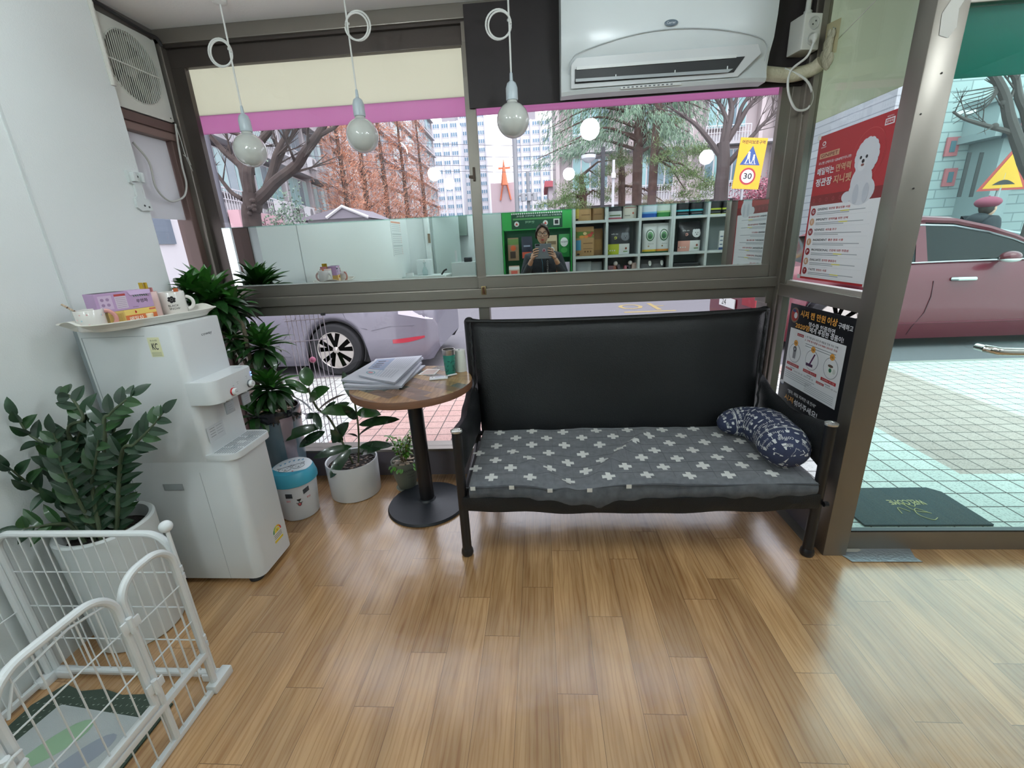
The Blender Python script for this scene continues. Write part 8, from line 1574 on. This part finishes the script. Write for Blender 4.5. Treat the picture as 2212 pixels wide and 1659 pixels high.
# lanyard and chest lettering
m = MB(); m.tube([pv(-.035, .105, 1.38), pv(-.012, .142, 1.25), pv(-.008, .142, 1.05)], .006, K('4f9ab5'), 6, flat=.3); m.build('lanyard', t); m = MB(); m.tube([pv(.0, .128, 1.39), pv(.0, .143, 1.24), pv(.0, .14, .95)], .006, K('1b1c20'), 6); m.box(pv(.03, .142, 1.06), pv(.065, .146, 1.30), K('22252b')); m.text('COLUMBIA', pv(.056, .1475, 1.28), -Z, -X, .016, K('c9ccd0'), w=.19) ; m.build('zip_and_strip', t)
# head
HC = pv(-.005, .05, 1.575); h = root('head_pivot', HC) if 0 else None
m = MB(); vs = []; fs = []; NU, NV = 26, 20
for j in range(NV+1):
    ph = PI*j/NV; zz = -math.cos(ph); 
    for i in range(NU):
        a = 2*PI*i/NU; r_ = math.sin(ph); x, y = math.cos(a)*r_, math.sin(a)*r_
        kx = .074*(1-.22*max(0, -zz)**1.3); ky = .094*(1-.12*max(0, -zz)); X_ = x*kx; Y_ = y*ky; Z_ = zz*.112
        if y > .3: 
            Y_ *= .96; Z0_ = Z_
            if abs(x) < .35: Y_ += .004*math.exp(-((Z_+.075)/.02)**2)      # chin
            for sx_ in (-1, 1): Y_ -= .009*math.exp(-((X_-sx_*.03)/.016)**2-((Z_-.008)/.014)**2)   # eye sockets
        vs.append((HC.x+X_, HC.y+Y_, HC.z+Z_))
for j in range(NV):
    for i in range(NU): fs.append((j*NU+i, j*NU+(i+1) % NU, (j+1)*NU+(i+1) % NU, (j+1)*NU+i))
m.add(vs, fs, skn, True)
m.tube([HC+Vector((0, .087, .012)), HC+Vector((0, .10, -.012)), HC+Vector((0, .108, -.026)), HC+Vector((0, .09, -.034))], [.006, .0085, .0125, .006], skn, 10)
for s_ in (-1, 1): m.ball(HC+Vector((s_*.010, .094, -.03)), .0065, skn, 6); m.ball(HC+Vector((s_*.073, -.005, -.008)), .02, skn, 8, sc=(.35, .6, 1.1))
hd = m.build('head', t, sharp=0)
m = MB(); lip = K('b03f48', .35)
m.ball(HC+Vector((0, .086, -.058)), .020, lip, 8, sc=(1, .4, .22)); m.ball(HC+Vector((0, .085, -.065)), .018, lip, 8, sc=(1, .4, .26)); m.build('lips', hd)
for s_ in (-1, 1):
    m = MB(); c = HC+Vector((s_*.03, .0775, .008)); m.ball(c, .0115, K('dcdad6', .2), 8, sc=(1.1, .6, .55)); m.ball(c+Vector((0, .0065, -.001)), .005, K('1e1512', .2), 6, sc=(1, .4, 1)); m.tube([c+Vector((-.013, .004, .004)), c+Vector((0, .007, .0085)), c+Vector((.013, .003, .004))], .0028, skn, 6); m.build('eye', hd)
    m = MB(); m.tube([HC+Vector((s_*.014, .088, .030)), HC+Vector((s_*.032, .087, .036)), HC+Vector((s_*.05, .074, .031))], [.002, .003, .0015], K('3a2a24'), 6); m.build('eyebrow', hd)
m = MB(); gf = K('121214', .25)
for s_ in (-1, 1):
    c = HC+Vector((s_*.032, .099, .004)); m.tube([c+Vector((.027*abs(math.cos(a))**.6*(1 if math.cos(a) > 0 else -1), -.006*(abs(math.cos(a))), .021*abs(math.sin(a))**.6*(1 if math.sin(a) > 0 else -1))) for a in [2*PI*k/28 for k in range(29)]], .0026, gf, 6)
    m.tube([HC+Vector((s_*.059, .093, .01)), HC+Vector((s_*.074, .05, .008)), HC+Vector((s_*.076, -.01, .004))], .0022, gf, 6)
m.tube([HC+Vector((-.008, .103, .006)), HC+Vector((.008, .103, .006))], .0025, gf, 6); m.build('glasses', t, label='black framed glasses')
# hair: cap parted off centre and drawn back into a knot
m = MB(); vs = []; fs = []; NU, NV = 36, 14
for j in range(NV+1):
    ph = .02+1.95*j/NV
    for i in range(NU):
        a = 2*PI*i/NU; f = math.sin(a); lim = 1.95 if f < .1 else 1.95-(f-.1)*1.22; p_ = ph*lim/1.95; x, y, z = math.sin(p_)*math.cos(a), math.sin(p_)*math.sin(a), math.cos(p_)
        vs.append((HC.x+x*.084, HC.y-.004+y*.102, HC.z+.004+z*.122+.002*math.sin(a*9)))
for j in range(NV):
    for i in range(NU): fs.append((j*NU+i, (j+1)*NU+i, (j+1)*NU+(i+1) % NU, j*NU+(i+1) % NU))
m.add(vs, fs, hairm, True); m.ball(HC+Vector((0, -.115, .02)), .04, hairm, 10); m.tube([HC+Vector((.0, .075, .098)), HC+Vector((-.045, .07, .07)), HC+Vector((-.076, .045, .02)), HC+Vector((-.078, .02, -.03))], [.006, .012, .011, .006], hairm, 8); m.tube([HC+Vector((.0, .075, .098)), HC+Vector((.045, .07, .07)), HC+Vector((.076, .045, .02)), HC+Vector((.078, .02, -.02))], [.006, .012, .011, .006], hairm, 8)
m.build('hair', t, sharp=0)
# the phone in its grey case
PH = Vector((.043, -2.672, 1.39)); m = MB(); m.box(PH+Vector((-.093, -.006, -.082)), PH+Vector((.093, .006, .082)), mat('grey_phone_case', '767b80', .5), .005)
ph_ = m.build('phone', label='phone in a grey case held by the photographer, reflected in the strip mirror', cat='phone')
m = MB(); m.lathe([(0, 0), (.022, 0), (.022, .006), (.02, .0075), (0, .008)], K('a88f98', .4), n=28, mx=Matrix.Translation(PH+Vector((.01, .006, .01))) @ Matrix.Rotation(-PI/2, 4, 'X')); m.ball(PH+Vector((.01, .0145, .008)), .012, K('8f3d50', .4), 8, sc=(.9, .15, 1)); m.build('grip_disc', ph_, label='round pink grip disc')
m = MB(); m.box(PH+Vector((-.085, .006, .062)), PH+Vector((-.04, .0075, .076)), K('15161a', .2), .002); m.build('lens_bar', ph_, label='black lens bar')
# hands: palm and five fingers, wrapped around the ends of the phone
for s_ in (-1, 1):
    wr = Vector((Lwr if s_ < 0 else Rwr)); E0 = PH+Vector((s_*.093, 0, 0)); palm_c = E0+Vector((s_*.022, -.022, -.05))
    V2 = [wr, wr.lerp(palm_c, .55), palm_c, palm_c+Vector((s_*.004, .004, .035))]; ed = [(0, 1), (1, 2), (2, 3)]; rr_ = [.026, (.024, .03), (.017, .038), (.012, .03)]
    hand = chain('palm', V2, rr_, ed, skn, t)
    for k in range(4):
        z_ = (-.062, -.034, -.008, .017)[k]; ln = (.045, .056, .062, .056)[k]; rad = (.0075, .0085, .009, .0085)[k]
        kn = PH+Vector((s_*.112, -.006, z_-.006+.0)); a1 = PH+Vector((s_*.108, .013, z_+.003)); a2 = PH+Vector((s_*(.108-ln*.5), .0155, z_+.012)); a3 = PH+Vector((s_*(.108-ln), .014, z_+.016))
        chain('finger', [kn+Vector((0, -.012, -.008)), kn, a1, a2, a3], [rad*1.15, rad*1.1, rad, rad*.92, rad*.75], [(0, 1), (1, 2), (2, 3), (3, 4)], skn, hand)
    tb = [palm_c+Vector((0, -.004, .0)), PH+Vector((s_*.105, -.022, -.02)), PH+Vector((s_*.08, -.020, .008)), PH+Vector((s_*.055, -.0185, .022))]; chain('thumb', tb, [.013, .0115, .0105, .0085], [(0, 1), (1, 2), (2, 3)], skn, hand)
# ------------------------------------------------------------------ lit globe lamps over the back of the shop
em = mat('lit_globe', 'f2f8fa', .3, emit=LAMP, ecol='eaf5fa'); sock = K('d8d8d4', .4)
t = root('globe_lamp', (-1.2, -1.5, 2.64), 'lit globe ceiling lamp', 'lamp', 'lit globe lamps on the shop ceiling behind the camera')
m = MB(); m.ball((-1.2, -1.5, 2.3), .075, em, 12); m.build('bulb', t); m = MB(); m.lathe([(0, .0), (.03, 0), (.03, .05), (.012, .06), (0, .06)], sock, (-1.2, -1.5, 2.365), 16); m.tube([(-1.2, -1.5, 2.42), (-1.2, -1.5, 2.64)], .004, sock, 6); m.build('socket', t)
for x, y in ((-1.2, -2.85), (-1.2, -3.75), (.41, -1.2), (.4, -3.55), (1.87, -1.6), (-1.15, -4.75), (1.87, -2.87), (3.0, -2.0)):
    copies(t, (x, y, 2.64))
for i, o in enumerate([o for o in bpy.data.objects if o.name.startswith('globe_lamp')]):
    o['label'] = 'lit white globe lamp hanging from the shop ceiling, mirrored in the window glass'
